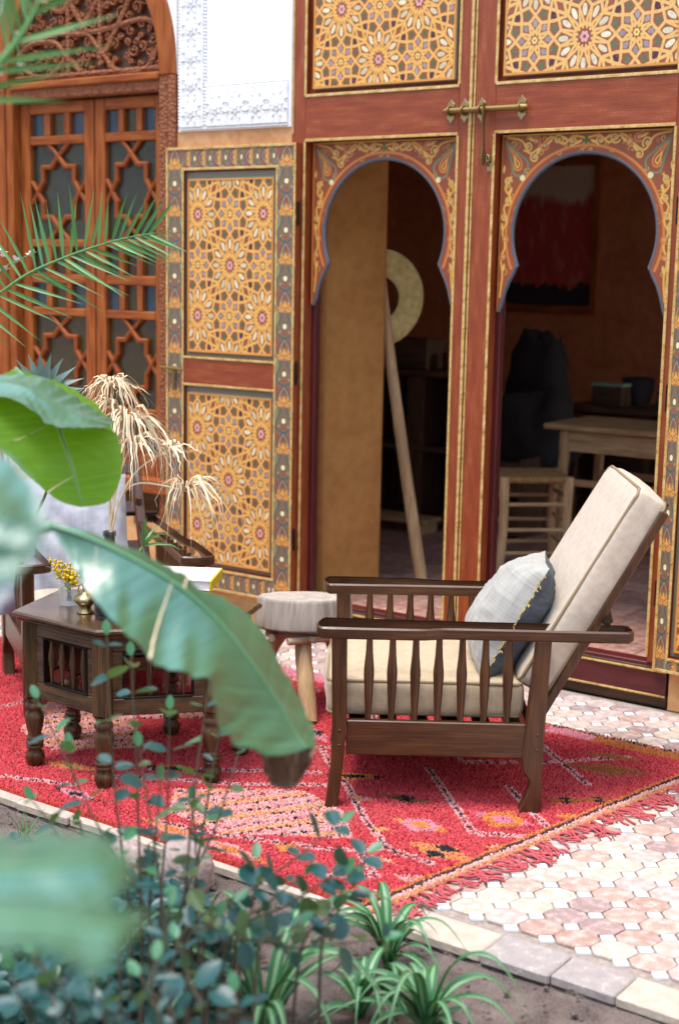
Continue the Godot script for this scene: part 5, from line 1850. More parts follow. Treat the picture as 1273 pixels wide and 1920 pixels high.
	g.lathe([Vector2(0.0, 0.0), Vector2(0.044, 0.0), Vector2(0.047, 0.006), Vector2(0.047, 0.095), Vector2(0.042, 0.115), Vector2(0.024, 0.140), Vector2(0.0175, 0.165), Vector2(0.0165, 0.245), Vector2(0.020, 0.248), Vector2(0.020, 0.262), Vector2(0.014, 0.262), Vector2(0.0135, 0.165), Vector2(0.020, 0.140), Vector2(0.040, 0.110), Vector2(0.043, 0.095), Vector2(0.043, 0.008), Vector2(0.0, 0.006)], 28)
	built(g, "glass", M.bottle_glass, bt)
	papyrus(Vector3(-3.0, ty, -3.062))


func strap_leaf(mb: MB, path: Array, w: float, nrm: Vector3) -> void:
	# narrow folded blade along a path
	var rows := []
	var m := path.size()
	for i in m:
		var d: Vector3 = (path[mini(i + 1, m - 1)] - path[maxi(i - 1, 0)]).normalized()
		var s := d.cross(nrm)
		s = (s.normalized() if s.length() > 1e-4 else d.cross(Vector3.RIGHT).normalized())
		var u := i / float(m - 1)
		var ww := w * (0.55 + 0.45 * sin(PI * minf(1.0, u * 1.6))) * (1.0 if u < 0.6 else maxf(0.04, 1.0 - (u - 0.6) / 0.4))
		var up := s.cross(d).normalized()
		rows.append([path[i] - s * ww / 2 + up * ww * 0.14, path[i] - up * ww * 0.06, path[i] + s * ww / 2 + up * ww * 0.14])
	mb.grid(rows, false, 1.0, 1.0)


func papyrus(base: Vector3) -> void:
	var t := thing("papyrus_bunch", "dried straw coloured papyrus stalks with drooping umbels in the teal bottle", "dried plant", base)
	rng.seed = 52
	# heads: offset from the bottle base and radius of the umbel
	var heads := PAPYRUS_HEADS
	for q in heads:
		var h: Vector3 = q[0]
		var r: float = q[1]
		var st := MB.new()
		var path := spline([Vector3(h.x * 0.02 + rf(-0.006, 0.006), 0.02, rf(-0.006, 0.006)), Vector3(h.x * 0.05 + rf(-0.007, 0.007), 0.26, h.z * 0.05 + rf(-0.007, 0.007)), q[4], h], 6)
		st.tube(path, 0.0032, 6)
		var stalk := built(st, "stalk", M.papyrus, t)
		var n: int = int(q[2] * 1.35)
		for i in n:
			var a := rf(0, TAU)
			var out := Vector3(cos(a), 0, sin(a)) * rf(0.5, 1.1)
			out = (out + q[3]).limit_length(1.25)
			var rise := rf(0.05, 0.6)
			var drop := rf(0.1, 1.1)
			var ln := r * rf(0.75, 1.15)
			var pa := spline([h, h + out * ln * 0.3 + Vector3.UP * rise * ln * 0.4, h + out * ln * 0.62 + Vector3.DOWN * drop * ln * 0.35, h + out * ln * rf(0.6, 0.9) + Vector3.DOWN * drop * ln * 1.0], 4)
			for k in pa.size():
				pa[k] += Vector3(rf(-1, 1), rf(-1, 1), rf(-1, 1)) * 0.004
			var mb := MB.new()
			strap_leaf(mb, pa, rf(0.0045, 0.009), Vector3(rf(-0.3, 0.3), 0.6, rf(-0.3, 1)))
			built(mb, "ray", M.papyrus, stalk)


# ---------------------------------------------------------------- log stool
func log_stool() -> void:
	var t := thing("log_stool", "rustic stool made of a cracked grey log slice on three splayed branch legs", "stool", Vector3(-2.938, 0.012, -3.957))
	var fn := FastNoiseLite.new(); fn.seed = 4; fn.frequency = 1.1
	rng.seed = 77
	var lean := Basis(Vector3(0.82, 0, -0.57).normalized(), -0.11)
	var rows := []
	var cracks := [0.42, 1.35, 2.5]
	for q in [[0.90, -0.004], [0.985, 0.000], [1.0, 0.008], [1.01, 0.04], [1.0, 0.085], [0.995, 0.107], [0.988, 0.1135], [0.975, 0.1165]]:
		var row := []
		for s in 181:
			var a := -TAU * (s % 180) / 180
			var r: float = 0.163 + fn.get_noise_2d(cos(a) * 2, sin(a) * 2) * 0.016 + fn.get_noise_2d(cos(a) * 4, sin(a) * 4) * 0.002 + (0.1 - q[1]) * 0.05
			for c in cracks:
				var da := absf(angle_difference(-a, c + q[1] * (0.5 if int(c * 10) % 2 else -0.6)))
				if da < 0.03:
					r -= 0.011 * (1.0 - da / 0.03) * smoothstep(0.0, 0.4, 1.0 - q[1] / 0.13)
			row.append(lean * Vector3(cos(a) * r * q[0], 0.292 + q[1] * 0.92, sin(a) * r * q[0]))
		rows.append(row)
	var b := MB.new()
	b.grid(rows, true)
	b.fan(rows[0], lean * Vector3(0, 0.292, 0), true)
	var seat := built(b, "log_slice", M.log_side, t)
	# sawn face with growth rings
	var d := MB.new()
	var rr := []
	for k in 14:
		var row := []
		for s in 181:
			var p: Vector3 = rows[7][s]
			var c := lean * Vector3(0, 0.3995, 0)
			var q := c.lerp(p, 1.0 - k / 13.0)
			row.append(q + lean * Vector3.UP * (0.0008 * sin(k * 2.4) + 0.0004))
		rr.append(row)
	d.grid(rr, true)
	built(d, "sawn_top", M.sawn_wood, seat)
	for q in [[Vector3(0.02, 0.30, 0.035), Vector3(0.115, 0.0, 0.115), 0.029], [Vector3(-0.06, 0.30, 0.03), Vector3(-0.17, 0.0, 0.06), 0.026], [Vector3(0.05, 0.30, -0.06), Vector3(0.10, 0.0, -0.14), 0.026]]:
		var l := MB.new()
		var p := []
		for i in 9:
			var u := i / 8.0
			p.append(q[0].lerp(q[1], u) + Vector3(fn.get_noise_1d(u * 3 + q[2] * 900), 0, fn.get_noise_1d(u * 3 + 50)) * 0.012 + Vector3(q[0].x, 0, q[0].z) * 0.25 * sin(u * PI))
		l.tube(p, [q[2] * 0.85, q[2], q[2] * 1.02, q[2], q[2] * 1.05, q[2] * 1.02, q[2] * 1.08, q[2] * 1.06, q[2] * 1.02], 12)
		built(l, "leg", M.pale_wood_y, t)
	for q in [[Vector3(0.10, 0.278, 0.06), Vector3(-0.10, 0.274, 0.08)], [Vector3(0.12, 0.272, -0.02), Vector3(0.03, 0.274, 0.13)], [Vector3(-0.12, 0.278, -0.03), Vector3(-0.04, 0.276, 0.13)]]:
		var l := MB.new()
		l.tube([q[0], (q[0] + q[1]) / 2 + Vector3(0, 0.004, 0), q[1]], [0.013, 0.014, 0.013], 10)
		built(l, "brace", M.bare_wood_x, t)


# ---------------------------------------------------------------- rug
func seg_dist(p: Vector2, a: Vector2, b: Vector2) -> float:
	return p.distance_to(Geometry2D.get_closest_point_to_segment(p, a, b))


var rug_lines := [
	[Vector2(-2.62, -3.64), Vector2(-2.488, -3.52), Vector2(-2.373, -3.43), Vector2(-2.188, -3.246), Vector2(-2.006, -3.096), Vector2(-1.86, -3.085)],
	[Vector2(-2.25, -3.70), Vector2(-2.055, -3.511), Vector2(-1.88, -3.337), Vector2(-1.67, -3.443)],
	[Vector2(-2.10, -4.15), Vector2(-1.95, -4.02), Vector2(-1.80, -3.89)],
	[Vector2(-1.98, -3.72), Vector2(-1.78, -3.542), Vector2(-1.67, -3.443)],
	[Vector2(-3.02, -3.02), Vector2(-2.601, -3.249), Vector2(-2.411, -3.40)],
	[Vector2(-2.93, -3.16), Vector2(-2.70, -3.33), Vector2(-2.50, -3.46)],
	[Vector2(-2.62, -2.86), Vector2(-2.40, -2.90), Vector2(-2.11, -3.0), Vector2(-2.006, -3.096)],
	[Vector2(-3.24, -2.84), Vector2(-3.014, -2.915)],
	[Vector2(-2.40, -4.02), Vector2(-2.20, -3.82), Vector2(-1.98, -4.00), Vector2(-1.80, -4.20)],
	[Vector2(-2.02, -2.86), Vector2(-1.93, -2.93), Vector2(-2.04, -3.02)],
	[Vector2(-2.75, -3.55), Vector2(-2.62, -3.68), Vector2(-2.50, -3.86), Vector2(-2.70, -4.05)],
	[Vector2(-3.30, -4.26), Vector2(-3.15, -4.23), Vector2(-3.02, -4.16)],
	[Vector2(-3.9, -3.0), Vector2(-3.75, -3.4), Vector2(-4.1, -3.8), Vector2(-3.9, -4.2)],
]
var rug_zones := [
	PackedVector2Array([Vector2(-2.76, -3.08), Vector2(-2.46, -3.31), Vector2(-2.26, -3.25), Vector2(-2.12, -3.10), Vector2(-2.411, -2.90), Vector2(-2.64, -2.93)]),
	PackedVector2Array([Vector2(-3.53, -3.17), Vector2(-3.77, -3.60), Vector2(-3.49, -3.70), Vector2(-3.10, -3.28), Vector2(-3.30, -3.10)]),
	PackedVector2Array([Vector2(-3.46, -3.63), Vector2(-3.27, -3.88), Vector2(-3.09, -3.70), Vector2(-3.30, -3.52)]),
]
# centre, long half axis, half width, first colour, second colour, kind
var rug_motifs := [
	[Vector2(-2.024, -3.293), Vector2(0.088, -0.004), 0.052, "#d98a97", "#d98c46", 0],
	[Vector2(-1.862, -3.476), Vector2(0.095, -0.012), 0.07, "#d0803c", "#d97f92", 0],
	[Vector2(-1.882, -3.168), Vector2(0.105, 0.004), 0.055, "#d88a55", "#26262e", 1],
	[Vector2(-1.763, -3.292), Vector2(0.05, -0.018), 0.02, "#d9a08a", "#d98c46", 0],
	[Vector2(-1.842, -2.972), Vector2(0.062, -0.011), 0.026, "#dda09c", "#c98a74", 0],
	[Vector2(-1.845, -2.858), Vector2(0.042, -0.007), 0.02, "#dda09c", "#dda09c", 0],
	[Vector2(-1.742, -3.155), Vector2(0.03, -0.04), 0.017, "#e2c6bd", "#e2c6bd", 0],
	[Vector2(-1.92, -2.795), Vector2(0.07, 0.03), 0.026, "#d0803c", "#d0803c", 0],
	[Vector2(-1.786, -3.723), Vector2(0.05, -0.03), 0.032, "#a3602e", "#1e1e24", 1],
	[Vector2(-1.710, -3.785), Vector2(0.05, -0.03), 0.032, "#a3602e", "#1e1e24", 1],
	[Vector2(-1.626, -3.885), Vector2(0.035, -0.02), 0.02, "#c08a60", "#2a2228", 0],
	[Vector2(-1.716, -3.617), Vector2(0.04, -0.025), 0.022, "#cf7a38", "#d79a70", 0],
	[Vector2(-1.605, -3.76), Vector2(0.03, -0.03), 0.02, "#c7743a", "#c7743a", 0],
	[Vector2(-2.17, -3.44), Vector2(0.09, -0.02), 0.03, "#7d4a30", "#221c20", 1],
	[Vector2(-2.40, -3.50), Vector2(0.09, -0.05), 0.035, "#d0803c", "#2a2026", 0],
	[Vector2(-1.80, -4.05), Vector2(0.13, -0.05), 0.055, "#a86436", "#9c5a34", 0],
	[Vector2(-1.85, -4.17), Vector2(0.10, -0.02), 0.03, "#ab6a3c", "#a86436", 0],
	[Vector2(-3.14, -3.03), Vector2(0.11, -0.03), 0.03, "#d58648", "#d99a60", 0],
	[Vector2(-2.87, -3.21), Vector2(0.09, -0.04), 0.045, "#d0793a", "#2a2026", 0],
	[Vector2(-2.27, -3.36), Vector2(0.05, -0.02), 0.022, "#d99a60", "#d98a97", 0],
	[Vector2(-1.98, -3.03), Vector2(0.04, 0.0), 0.018, "#dda09c", "#d0803c", 0],
	[Vector2(-2.10, -3.20), Vector2(0.03, -0.01), 0.014, "#d99a60", "#d99a60", 0],
	[Vector2(-1.70, -3.43), Vector2(0.03, -0.02), 0.014, "#dda09c", "#dda09c", 0],
	[Vector2(-2.55, -2.84), Vector2(0.12, 0.01), 0.03, "#d9947a", "#d58648", 0],
	[Vector2(-2.33, -2.83), Vector2(0.14, 0.01), 0.03, "#dda09c", "#d0803c", 0],
	[Vector2(-2.22, -2.93), Vector2(0.05, 0.0), 0.03, "#d0803c", "#d99a60", 0],
	[Vector2(-2.95, -2.87), Vector2(0.10, 0.0), 0.025, "#d98a97", "#2a2026", 0],
	[Vector2(-3.5, -3.95), Vector2(0.10, 0.03), 0.05, "#d98a97", "#d0803c", 0],
	[Vector2(-2.75, -3.75), Vector2(0.10, 0.03), 0.05, "#d98a97", "#26262e", 1],
	[Vector2(-2.45, -4.10), Vector2(0.12, 0.0), 0.05, "#d0803c", "#d97f92", 0],
	[Vector2(-3.85, -3.65), Vector2(0.10, 0.05), 0.05, "#d0803c", "#26262e", 1],
]


var worn := FastNoiseLite.new()


func rug_color(p: Vector2, grain: float) -> Color:
	var red := c8("#bf333c").lerp(c8("#d2555a"), grain).lerp(c8("#c9605c"), clampf(worn.get_noise_2d(p.x, p.y) * 0.5, 0.0, 0.3))
	# right border next to the fringe
	var a: Vector2 = RUG[1]; var b: Vector2 = RUG[2]
	var er := absf((b - a).normalized().cross(p - a))
	if er < 0.018: return c8("#c9806a").lerp(c8("#d49a55"), grain)
	if er < 0.034: return c8("#e0b9b0").lerp(c8("#d98a80"), grain * 0.6)
	if er < 0.046: return c8("#3a2a2e").lerp(c8("#8a5a55"), grain * 0.4)
	if er < 0.058: return c8("#cf7a42")
	var front := p.y + 2.79 - (p.x + 4.62) * 0.0125
	if front > -0.014: return c8("#b8402f")
	if front > -0.03 and p.x > -1.99: return c8("#2c2226").lerp(c8("#c9806a"), 1.0 if grain > 0.75 else 0.0)
	# back edge
	var back := p.y + 4.345 + (p.x + 4.5) * 0.0067
	if back < 0.028 and p.x < -1.62 and p.x > -2.2:
		return c8("#3a2a2e") if grain > 0.6 else c8("#c9806a")
	if back < 0.09 and back >= 0.0:
		if p.x > -1.975 and p.x < -1.63: return c8("#c27b3e").lerp(c8("#b8632f"), grain)
		if p.x >= -1.63: return c8("#2c2226").lerp(c8("#a85a55"), 1.0 if grain > 0.6 else 0.0)
		if p.x > -2.15 or p.x < -2.9: return c8("#d98094").lerp(c8("#d9929c"), grain)
	for z in rug_zones:
		if Geometry2D.is_point_in_polygon(p, z):
			var u := p.dot(Vector2(0.85, 0.53)) / 0.052
			var f := u - floorf(u)
			var along := p.dot(Vector2(0.53, -0.85)) / 0.03
			if f < 0.2 and sin(along * TAU + floorf(u) * 1.7) > -0.1 and grain > 0.25:
				return c8("#2b2229")
			if grain > 0.82: return c8("#d98a4e") if f > 0.4 else c8("#c9636a")
			if f < 0.5: return c8("#de9c9e").lerp(c8("#dcb0a8"), grain)
			return c8("#dd9a66").lerp(c8("#e0b196"), grain) if int(floorf(u)) % 2 == 0 else c8("#d89098").lerp(c8("#e3bdb4"), grain)
	for m in rug_motifs:
		var d: Vector2 = p - m[0]
		var ax: Vector2 = m[1]
		var l := ax.length()
		if absf(d.x) > l + 0.09 or absf(d.y) > l + 0.09:
			continue
		var u := d.dot(ax) / (l * l)
		var v := (ax / l).cross(d) / (m[2] as float)
		var s := absf(u) + absf(v) + (grain - 0.5) * 0.25
		if s < 1.0:
			if m[5] == 1:
				return c8(m[4]) if absf(v) > absf(u) * 1.3 and s < 0.85 else c8(m[3])
			return c8(m[4]) if s < 0.5 or absf(u) > 0.62 else c8(m[3])
	for ln in rug_lines:
		for i in ln.size() - 1:
			if absf(p.x - ln[i].x) > 0.4 and absf(p.x - ln[i + 1].x) > 0.4:
				continue
			var ds := seg_dist(p, ln[i], ln[i + 1])
			if ds < 0.0115 + grain * 0.003:
				if ds < 0.005 and grain > 0.45: return c8("#4a3238")
				if grain < 0.12: return red
				return c8("#d58f90").lerp(c8("#d9aca6"), grain)
	if grain > 0.94:
		return c8("#96202a")
	return red


func rug() -> void:
	var t := thing("berber_rug", "shaggy red handwoven rug with pink, orange and black motifs under the chairs", "rug")
	var b := MB.new()
	var pts := PackedVector2Array()
	for q in RUG:
		pts.append(Vector2(q.x, -q.y))
	b.prism(pts, 0.0, 0.0045, 0.001, Transform3D(Basis(Vector3.RIGHT, -PI / 2), Vector3.ZERO))
	built(b, "backing", M.rug_base, t)
	# a tuft is a leaning four-sided lock of wool
	var tm := MB.new()
	var ring := [Vector3(0.0042, 0, 0), Vector3(0, 0, -0.0042), Vector3(-0.0042, 0, 0), Vector3(0, 0, 0.0042)]
	var top := [Vector3(0.0042, 0.007, 0.001), Vector3(0.001, 0.0078, -0.003), Vector3(-0.0022, 0.0075, 0.001), Vector3(0.001, 0.007, 0.0042)]
	for i in 4:
		var j := (i + 1) % 4
		tm.quad(ring[i], ring[j], top[j], top[i])
		tm.tri(top[i], top[j], Vector3(0.001, 0.0105, 0.0008))
	var tuft := tm.mesh()
	rng.seed = 101
	worn.seed = 12; worn.frequency = 2.2; worn.fractal_octaves = 3
	var fn := FastNoiseLite.new(); fn.seed = 6; fn.frequency = 5.0
	var xf := []
	var cols := []
	var st := 0.0066
	var nx := int(3.15 / st)
	var nz := int(1.64 / st)
	for j in nz:
		for i in nx:
			var p := Vector2(-4.63 + i * st + rf(-0.003, 0.003), -2.745 - j * st + rf(-0.003, 0.003))
			if p.x < -3.95 and (i + j) % 2 == 0:
				continue
			if not on_rug(p, -0.003):
				continue
			var g := rng.randf()
			var c := rug_color(p, g)
			c = c.lightened(rng.randf() * 0.06) if rng.randf() > 0.5 else c.darkened(rng.randf() * 0.14)
			cols.append(c.srgb_to_linear())
			var s := rf(0.8, 1.25)
			var h := rf(0.75, 1.3) + fn.get_noise_2d(p.x, p.y) * 0.35
			xf.append(Transform3D(Basis(Vector3.UP, rng.randf() * TAU).scaled(Vector3(s, h, s)), Vector3(p.x, 0.003, p.y)))
	many(tuft, "pile", M.pile, t, xf, cols)
	# knotted fringe along the right edge
	rng.seed = 55
	var n := 46
	for k in n:
		var u := (k + rf(0.2, 0.8)) / n
		var p: Vector2 = (RUG[1] as Vector2).lerp(RUG[2], u)
		var mb := MB.new()
		var base := Vector3(p.x + 0.004, 0.008, p.y)
		var long := rf(0.04, 0.125)
		var swing := rf(-0.8, 0.7)
		for s in 4:
			var d := Vector3(1.0, 0, swing + rf(-0.5, 0.5)).normalized()
			var q := [base + Vector3(-0.008, 0.003, rf(-0.003, 0.003))]
			var at := base
			for i in 5:
				at += d * long / 5.0
				d = d.rotated(Vector3.UP, rf(-0.8, 0.8))
				at.y = 0.007 + rf(0, 0.005) + (0.004 if i < 2 else 0.0)
				q.append(at)
			mb.tube(spline(q, 3), 0.0031, 5)
		built(mb, "fringe_tassel", M.fringe_wool, t)


# ---------------------------------------------------------------- things in the dim room
func room_things() -> void:
	# rush stool
	var dir := Vector3(0.178, 0, -0.153).normalized()
	var back := Vector3(-dir.z, 0, dir.x) * -1.0
	if back.z > 0: back = -back
	var st := thing("rush_stool", "rustic pale wood stool with a woven rush seat inside the room", "stool", Vector3(-3.07, 0.13, -5.93) + back * 0.15, atan2(-dir.z, dir.x))
	var w := 0.15
	for q in [Vector2(-1, 1), Vector2(1, 1), Vector2(-1, -1), Vector2(1, -1)]:
		var l := MB.new()
		l.tube(spline([Vector3(q.x * w * 1.12, 0, q.y * w * 1.12), Vector3(q.x * w * 1.0, 0.25, q.y * w * 1.0), Vector3(q.x * w * 1.02, 0.49, q.y * w * 1.02)], 4), [0.019, 0.020, 0.020, 0.021, 0.022, 0.022, 0.023, 0.023, 0.021], 10)
		built(l, "leg", M.pale_wood_y, st)
	for y in [0.13, 0.24, 0.36]:
		for s in [-1.0, 1.0]:
			var r := MB.new()
			r.tube([Vector3(-w * 1.03, y, s * w * 1.03), Vector3(w * 1.03, y, s * w * 1.03)], 0.010, 8)
			built(r, "rung", M.pale_wood_x, st)
			r = MB.new()
			r.tube([Vector3(s * w * 1.03, y + 0.03, -w * 1.03), Vector3(s * w * 1.03, y + 0.03, w * 1.03)], 0.010, 8)
			built(r, "rung", M.pale_wood_x, st)
	var seat := MB.new()
	seat.cushion(Vector3(0, 0.475, 0), Vector3(w * 1.1, 0.016, w * 1.1), 0.014, 0.004, Basis.IDENTITY, 2, 0.006)
	built(seat, "seat", M.rush, st)
	# work table
	var tb := thing("work_table", "plain pale topped wooden work table behind the rush stool", "table", Vector3(-2.75, 0.13, -6.66))
	var b := MB.new()
	b.box(Vector3(0, 0.675, 0), Vector3(1.08, 0.028, 0.52), 0.005)
	built(b, "tabletop", M.pale_wood_x, tb)
	b = MB.new()
	for s in [-1.0, 1.0]:
		b.box(Vector3(0, 0.605, s * 0.21), Vector3(0.94, 0.10, 0.02), 0.003)
	built(b, "apron", M.pale_wood_x, tb)
	for q in [Vector2(-1, 1), Vector2(1, 1), Vector2(-1, -1), Vector2(1, -1)]:
		var l := MB.new()
		l.tube([Vector3(q.x * 0.47, 0, q.y * 0.22), Vector3(q.x * 0.44, 0.66, q.y * 0.20)], [0.022, 0.03], 8)
		built(l, "leg", M.pale_wood_y, tb)
	for s in [-1.0, 1.0]:
		b = MB.new()
		b.box(Vector3(0, 0.40, s * 0.205), Vector3(0.9, 0.035, 0.022), 0.003)
		built(b, "stretcher", M.pale_wood_x, tb)
	# sideboard with clutter behind the table
	var sb := thing("sideboard", "low brown wooden sideboard against the back of the room behind the work table", "sideboard", Vector3(-3.25, 0.13, -7.75))
	b = MB.new()
	b.box(Vector3(0, 0.66, 0), Vector3(1.0, 0.04, 0.40), 0.004)
	built(b, "top", M.plank_x, sb)
	b = MB.new()
	b.box(Vector3(0, 0.33, -0.17), Vector3(0.94, 0.58, 0.02), 0.002)
	built(b, "back", M.plank_x, sb)
	for s in [-0.47, 0.0, 0.47]:
		b = MB.new()
		b.box(Vector3(s, 0.32, 0), Vector3(0.03, 0.64, 0.38), 0.003)
		built(b, "side", M.plank_y, sb)
	b = MB.new()
	b.box(Vector3(0, 0.56, 0.185), Vector3(0.9, 0.13, 0.018), 0.003)
	built(b, "drawer", M.cedar_x, sb)
	var bx := thing("mint_lidded_box", "small wooden box with a mint green lid on the sideboard", "box", Vector3(-3.52, 0.81, -7.68))
	b = MB.new(); b.box(Vector3(0, 0.055, 0), Vector3(0.19, 0.11, 0.13), 0.004); built(b, "body", M.plank_x, bx)
	b = MB.new(); b.box(Vector3(0, 0.118, 0), Vector3(0.2, 0.016, 0.14), 0.004); built(b, "lid", M.mint_paint, bx)
	var pot := thing("dark_basket", "black basket standing behind the mint lidded box", "basket", Vector3(-3.42, 0.81, -7.82))
	b = MB.new(); b.lathe([Vector2(0.07, 0), Vector2(0.09, 0.08), Vector2(0.095, 0.15), Vector2(0.09, 0.155), Vector2(0.08, 0.08), Vector2(0.0, 0.02)], 16); built(b, "body", M.dark_cloth, pot)
	var br := thing("leaning_boards", "two thin brown boards leaning by the black basket", "boards", Vector3(-3.24, 0.81, -7.80))
	for s in [0.0, 0.05]:
		b = MB.new(); b.box(Vector3(s, 0.13, 0), Vector3(0.03, 0.28, 0.02), 0.002, Basis(Vector3.BACK, -0.35 - s * 2)); built(b, "board", M.plank_y, br)
	var fv := thing("small_posy", "little cream pot of green sprigs at the end of the sideboard", "plant pot", Vector3(-3.17, 0.81, -7.66))
	b = MB.new(); b.lathe([Vector2(0.028, 0), Vector2(0.036, 0.05), Vector2(0.034, 0.055), Vector2(0.0, 0.045)], 14); built(b, "pot", M.paper, fv)
	rng.seed = 3
	for i in 14:
		leaf_part(fv, Vector3(rf(-0.02, 0.02), 0.055, rf(-0.02, 0.02)), Vector3(rf(-1, 1), rf(0.4, 1.2), rf(-1, 1)).normalized(), Vector3(0, 0, 1), rf(0.05, 0.1), 0.02, M.bush_leaf, "leaf")
	# picture on the back wall
	var pc := thing("framed_picture", "wooden framed abstract picture in crimson and black on the back wall", "picture", Vector3(-4.66, 1.80, -8.9))
	b = MB.new()
	b.quad(Vector3(-0.40, -0.46, 0.022), Vector3(0.40, -0.46, 0.022), Vector3(0.40, 0.46, 0.022), Vector3(-0.40, 0.46, 0.022))
	built(b, "canvas", M.canvas_paint, pc)
	for q in [[Vector3(0, -0.485, 0.018), Vector3(0.90, 0.05, 0.036)], [Vector3(0, 0.485, 0.018), Vector3(0.90, 0.05, 0.036)]]:
		b = MB.new(); b.box(q[0], q[1], 0.004); built(b, "frame", M.cedar_x, pc)
	for s in [-0.425, 0.425]:
		b = MB.new(); b.box(Vector3(s, 0, 0.018), Vector3(0.05, 0.92, 0.036), 0.004); built(b, "frame", M.cedar_y, pc)
	# draped chair in the shadow left of the table
	var dc := thing("draped_chair", "tall chair heaped with dark cloth in the shadow behind the rush stool", "chair", Vector3(-3.86, 0.13, -7.3))
	b = MB.new()
	b.pad(Vector3(0, 0.62, -0.10), Vector3(0.20, 0.44, 0.12), 3.0, Basis(Vector3.RIGHT, -0.1), 26, 18, 0.35, 4)
	built(b, "dark_coat", M.dark_cloth, dc)
	b = MB.new()
	b.pad(Vector3(0.10, 0.52, 0.1), Vector3(0.24, 0.24, 0.2), 3.0, Basis.IDENTITY, 26, 18, 0.4, 9)
	built(b, "dark_blanket", M.dark_cloth, dc)
	for q in [Vector2(-0.18, 0.2), Vector2(0.22, 0.2), Vector2(-0.18, -0.18), Vector2(0.22, -0.18)]:
		b = MB.new(); b.box(Vector3(q.x, 0.2, q.y), Vector3(0.035, 0.4, 0.035), 0.003); built(b, "leg", M.plank_y, dc)
	var cr := thing("wooden_crate", "small slatted wooden crate on the floor beside the draped chair", "crate", Vector3(-3.77, 0.13, -6.92))
	for k in 4:
		b = MB.new(); b.box(Vector3(0, 0.06 + k * 0.105, 0.13), Vector3(0.30, 0.085, 0.014), 0.002); built(b, "slat", M.plank_x, cr)
		b = MB.new(); b.box(Vector3(0, 0.06 + k * 0.105, -0.13), Vector3(0.30, 0.085, 0.014), 0.002); built(b, "slat", M.plank_x, cr)
	for s in [-1.0, 1.0]:
		b = MB.new(); b.box(Vector3(s * 0.155, 0.22, 0), Vector3(0.014, 0.43, 0.27), 0.002); built(b, "end", M.plank_y, cr)
	# open cabinet behind the pier
	var cb := thing("open_cabinet", "dark open shelf cabinet behind the leaning pole", "cabinet", Vector3(-4.36, 0.13, -7.0))
	for s in [-0.36, 0.05, 0.34]:
		b = MB.new(); b.box(Vector3(s, 0.42, 0), Vector3(0.06 if s != 0.05 else 0.11, 0.84, 0.36), 0.004); built(b, "upright", M.plank_y, cb)
	for y in [0.03, 0.44, 0.86]:
		b = MB.new(); b.box(Vector3(-0.01, y, 0.01), Vector3(0.80, 0.03, 0.38), 0.004); built(b, "shelf", M.plank_x, cb)
	b = MB.new(); b.box(Vector3(0, 0.42, -0.18), Vector3(0.78, 0.84, 0.012), 0.001); built(b, "back", M.plank_y, cb)
	for q in [["brown_carton", "brown carton on top of the dark cabinet", "box", Vector3(-4.42, 1.005, -7.0), Vector3(0.26, 0.17, 0.2), M.plank_x], ["red_tin", "small dull red tin beside the carton on the cabinet", "tin", Vector3(-4.19, 1.005, -6.98), Vector3(0.08, 0.10, 0.08), M.dark_red_x]]:
		b = MB.new()
		if q[2] == "tin":
			b.lathe([Vector2(0.04, 0), Vector2(0.04, 0.085), Vector2(0.042, 0.088), Vector2(0.042, 0.1), Vector2(0.0, 0.102)], 16)
		else:
			b.box(Vector3(0, q[4].y / 2, 0), q[4], 0.004)
			b.box(Vector3(0, q[4].y + 0.003, 0.05), Vector3(q[4].x * 1.01, 0.006, 0.09), 0.001)
		var o := built(b, q[0], q[5], self)
		o.position = q[3]
		tag(o, q[1], q[2])
	# low white painted bench rail
	var lb := thing("low_bench", "low pale slatted bench at the foot of the dark cabinet", "bench", Vector3(-4.36, 0.13, -6.62))
	for k in 3:
		b = MB.new(); b.box(Vector3(0, 0.075, -0.07 + k * 0.07), Vector3(0.62, 0.022, 0.055), 0.003); built(b, "slat", M.pale_wood_x, lb)
	for s in [-0.26, 0.26]:
		b = MB.new(); b.box(Vector3(s, 0.032, 0), Vector3(0.04, 0.064, 0.2), 0.003); built(b, "leg", M.pale_wood_y, lb)
	# long pole leaning behind the pier and a woven hoop hanging on it
	var po := thing("leaning_pole", "long bare wooden pole leaning inside the left doorway", "pole")
	b = MB.new()
	var pp := [Vector3(-3.425, 0.13, -5.52), Vector3(-3.515, 0.68, -5.488), Vector3(-3.60, 1.22, -5.458), Vector3(-3.655, 1.62, -5.44)]
	b.tube(spline(pp, 4), [0.029, 0.029, 0.0285, 0.028, 0.0275, 0.027, 0.0265, 0.026, 0.0255, 0.025, 0.0245, 0.024, 0.024], 12)
	built(b, "shaft", M.pale_wood_y, po)
	var hn := Vector3(0.80, -0.10, 0.60).normalized()
	var hx := Vector3.UP.cross(hn).normalized()
	var hat := thing("straw_hoop", "wide cream woven hoop with an open middle, hung on the leaning pole", "hoop")
	hat.transform = Transform3D(Basis(hx, hn, hx.cross(hn)), Vector3(-3.645, 1.425, -5.425))
	b = MB.new()
	b.lathe([Vector2(0.105, 0.0), Vector2(0.112, 0.012), Vector2(0.14, 0.014), Vector2(0.165, 0.010), Vector2(0.168, 0.016), Vector2(0.20, 0.010), Vector2(0.222, -0.004), Vector2(0.218, -0.010), Vector2(0.16, 0.0), Vector2(0.11, -0.004), Vector2(0.105, 0.0)], 40, Vector3.ZERO, Basis.IDENTITY, 0.0, false)
	built(b, "ring", M.straw, hat)
	# open hoop: binding on its inner and outer rims
	for r in [0.108, 0.218]:
		var q := []
		for i in 49:
			q.append(Vector3(cos(TAU * i / 48) * r, 0.002 if r < 0.2 else -0.006, sin(TAU * i / 48) * r))
		b = MB.new()
		b.tube(q, 0.0065, 6, false)
		built(b, "binding", M.straw, hat)


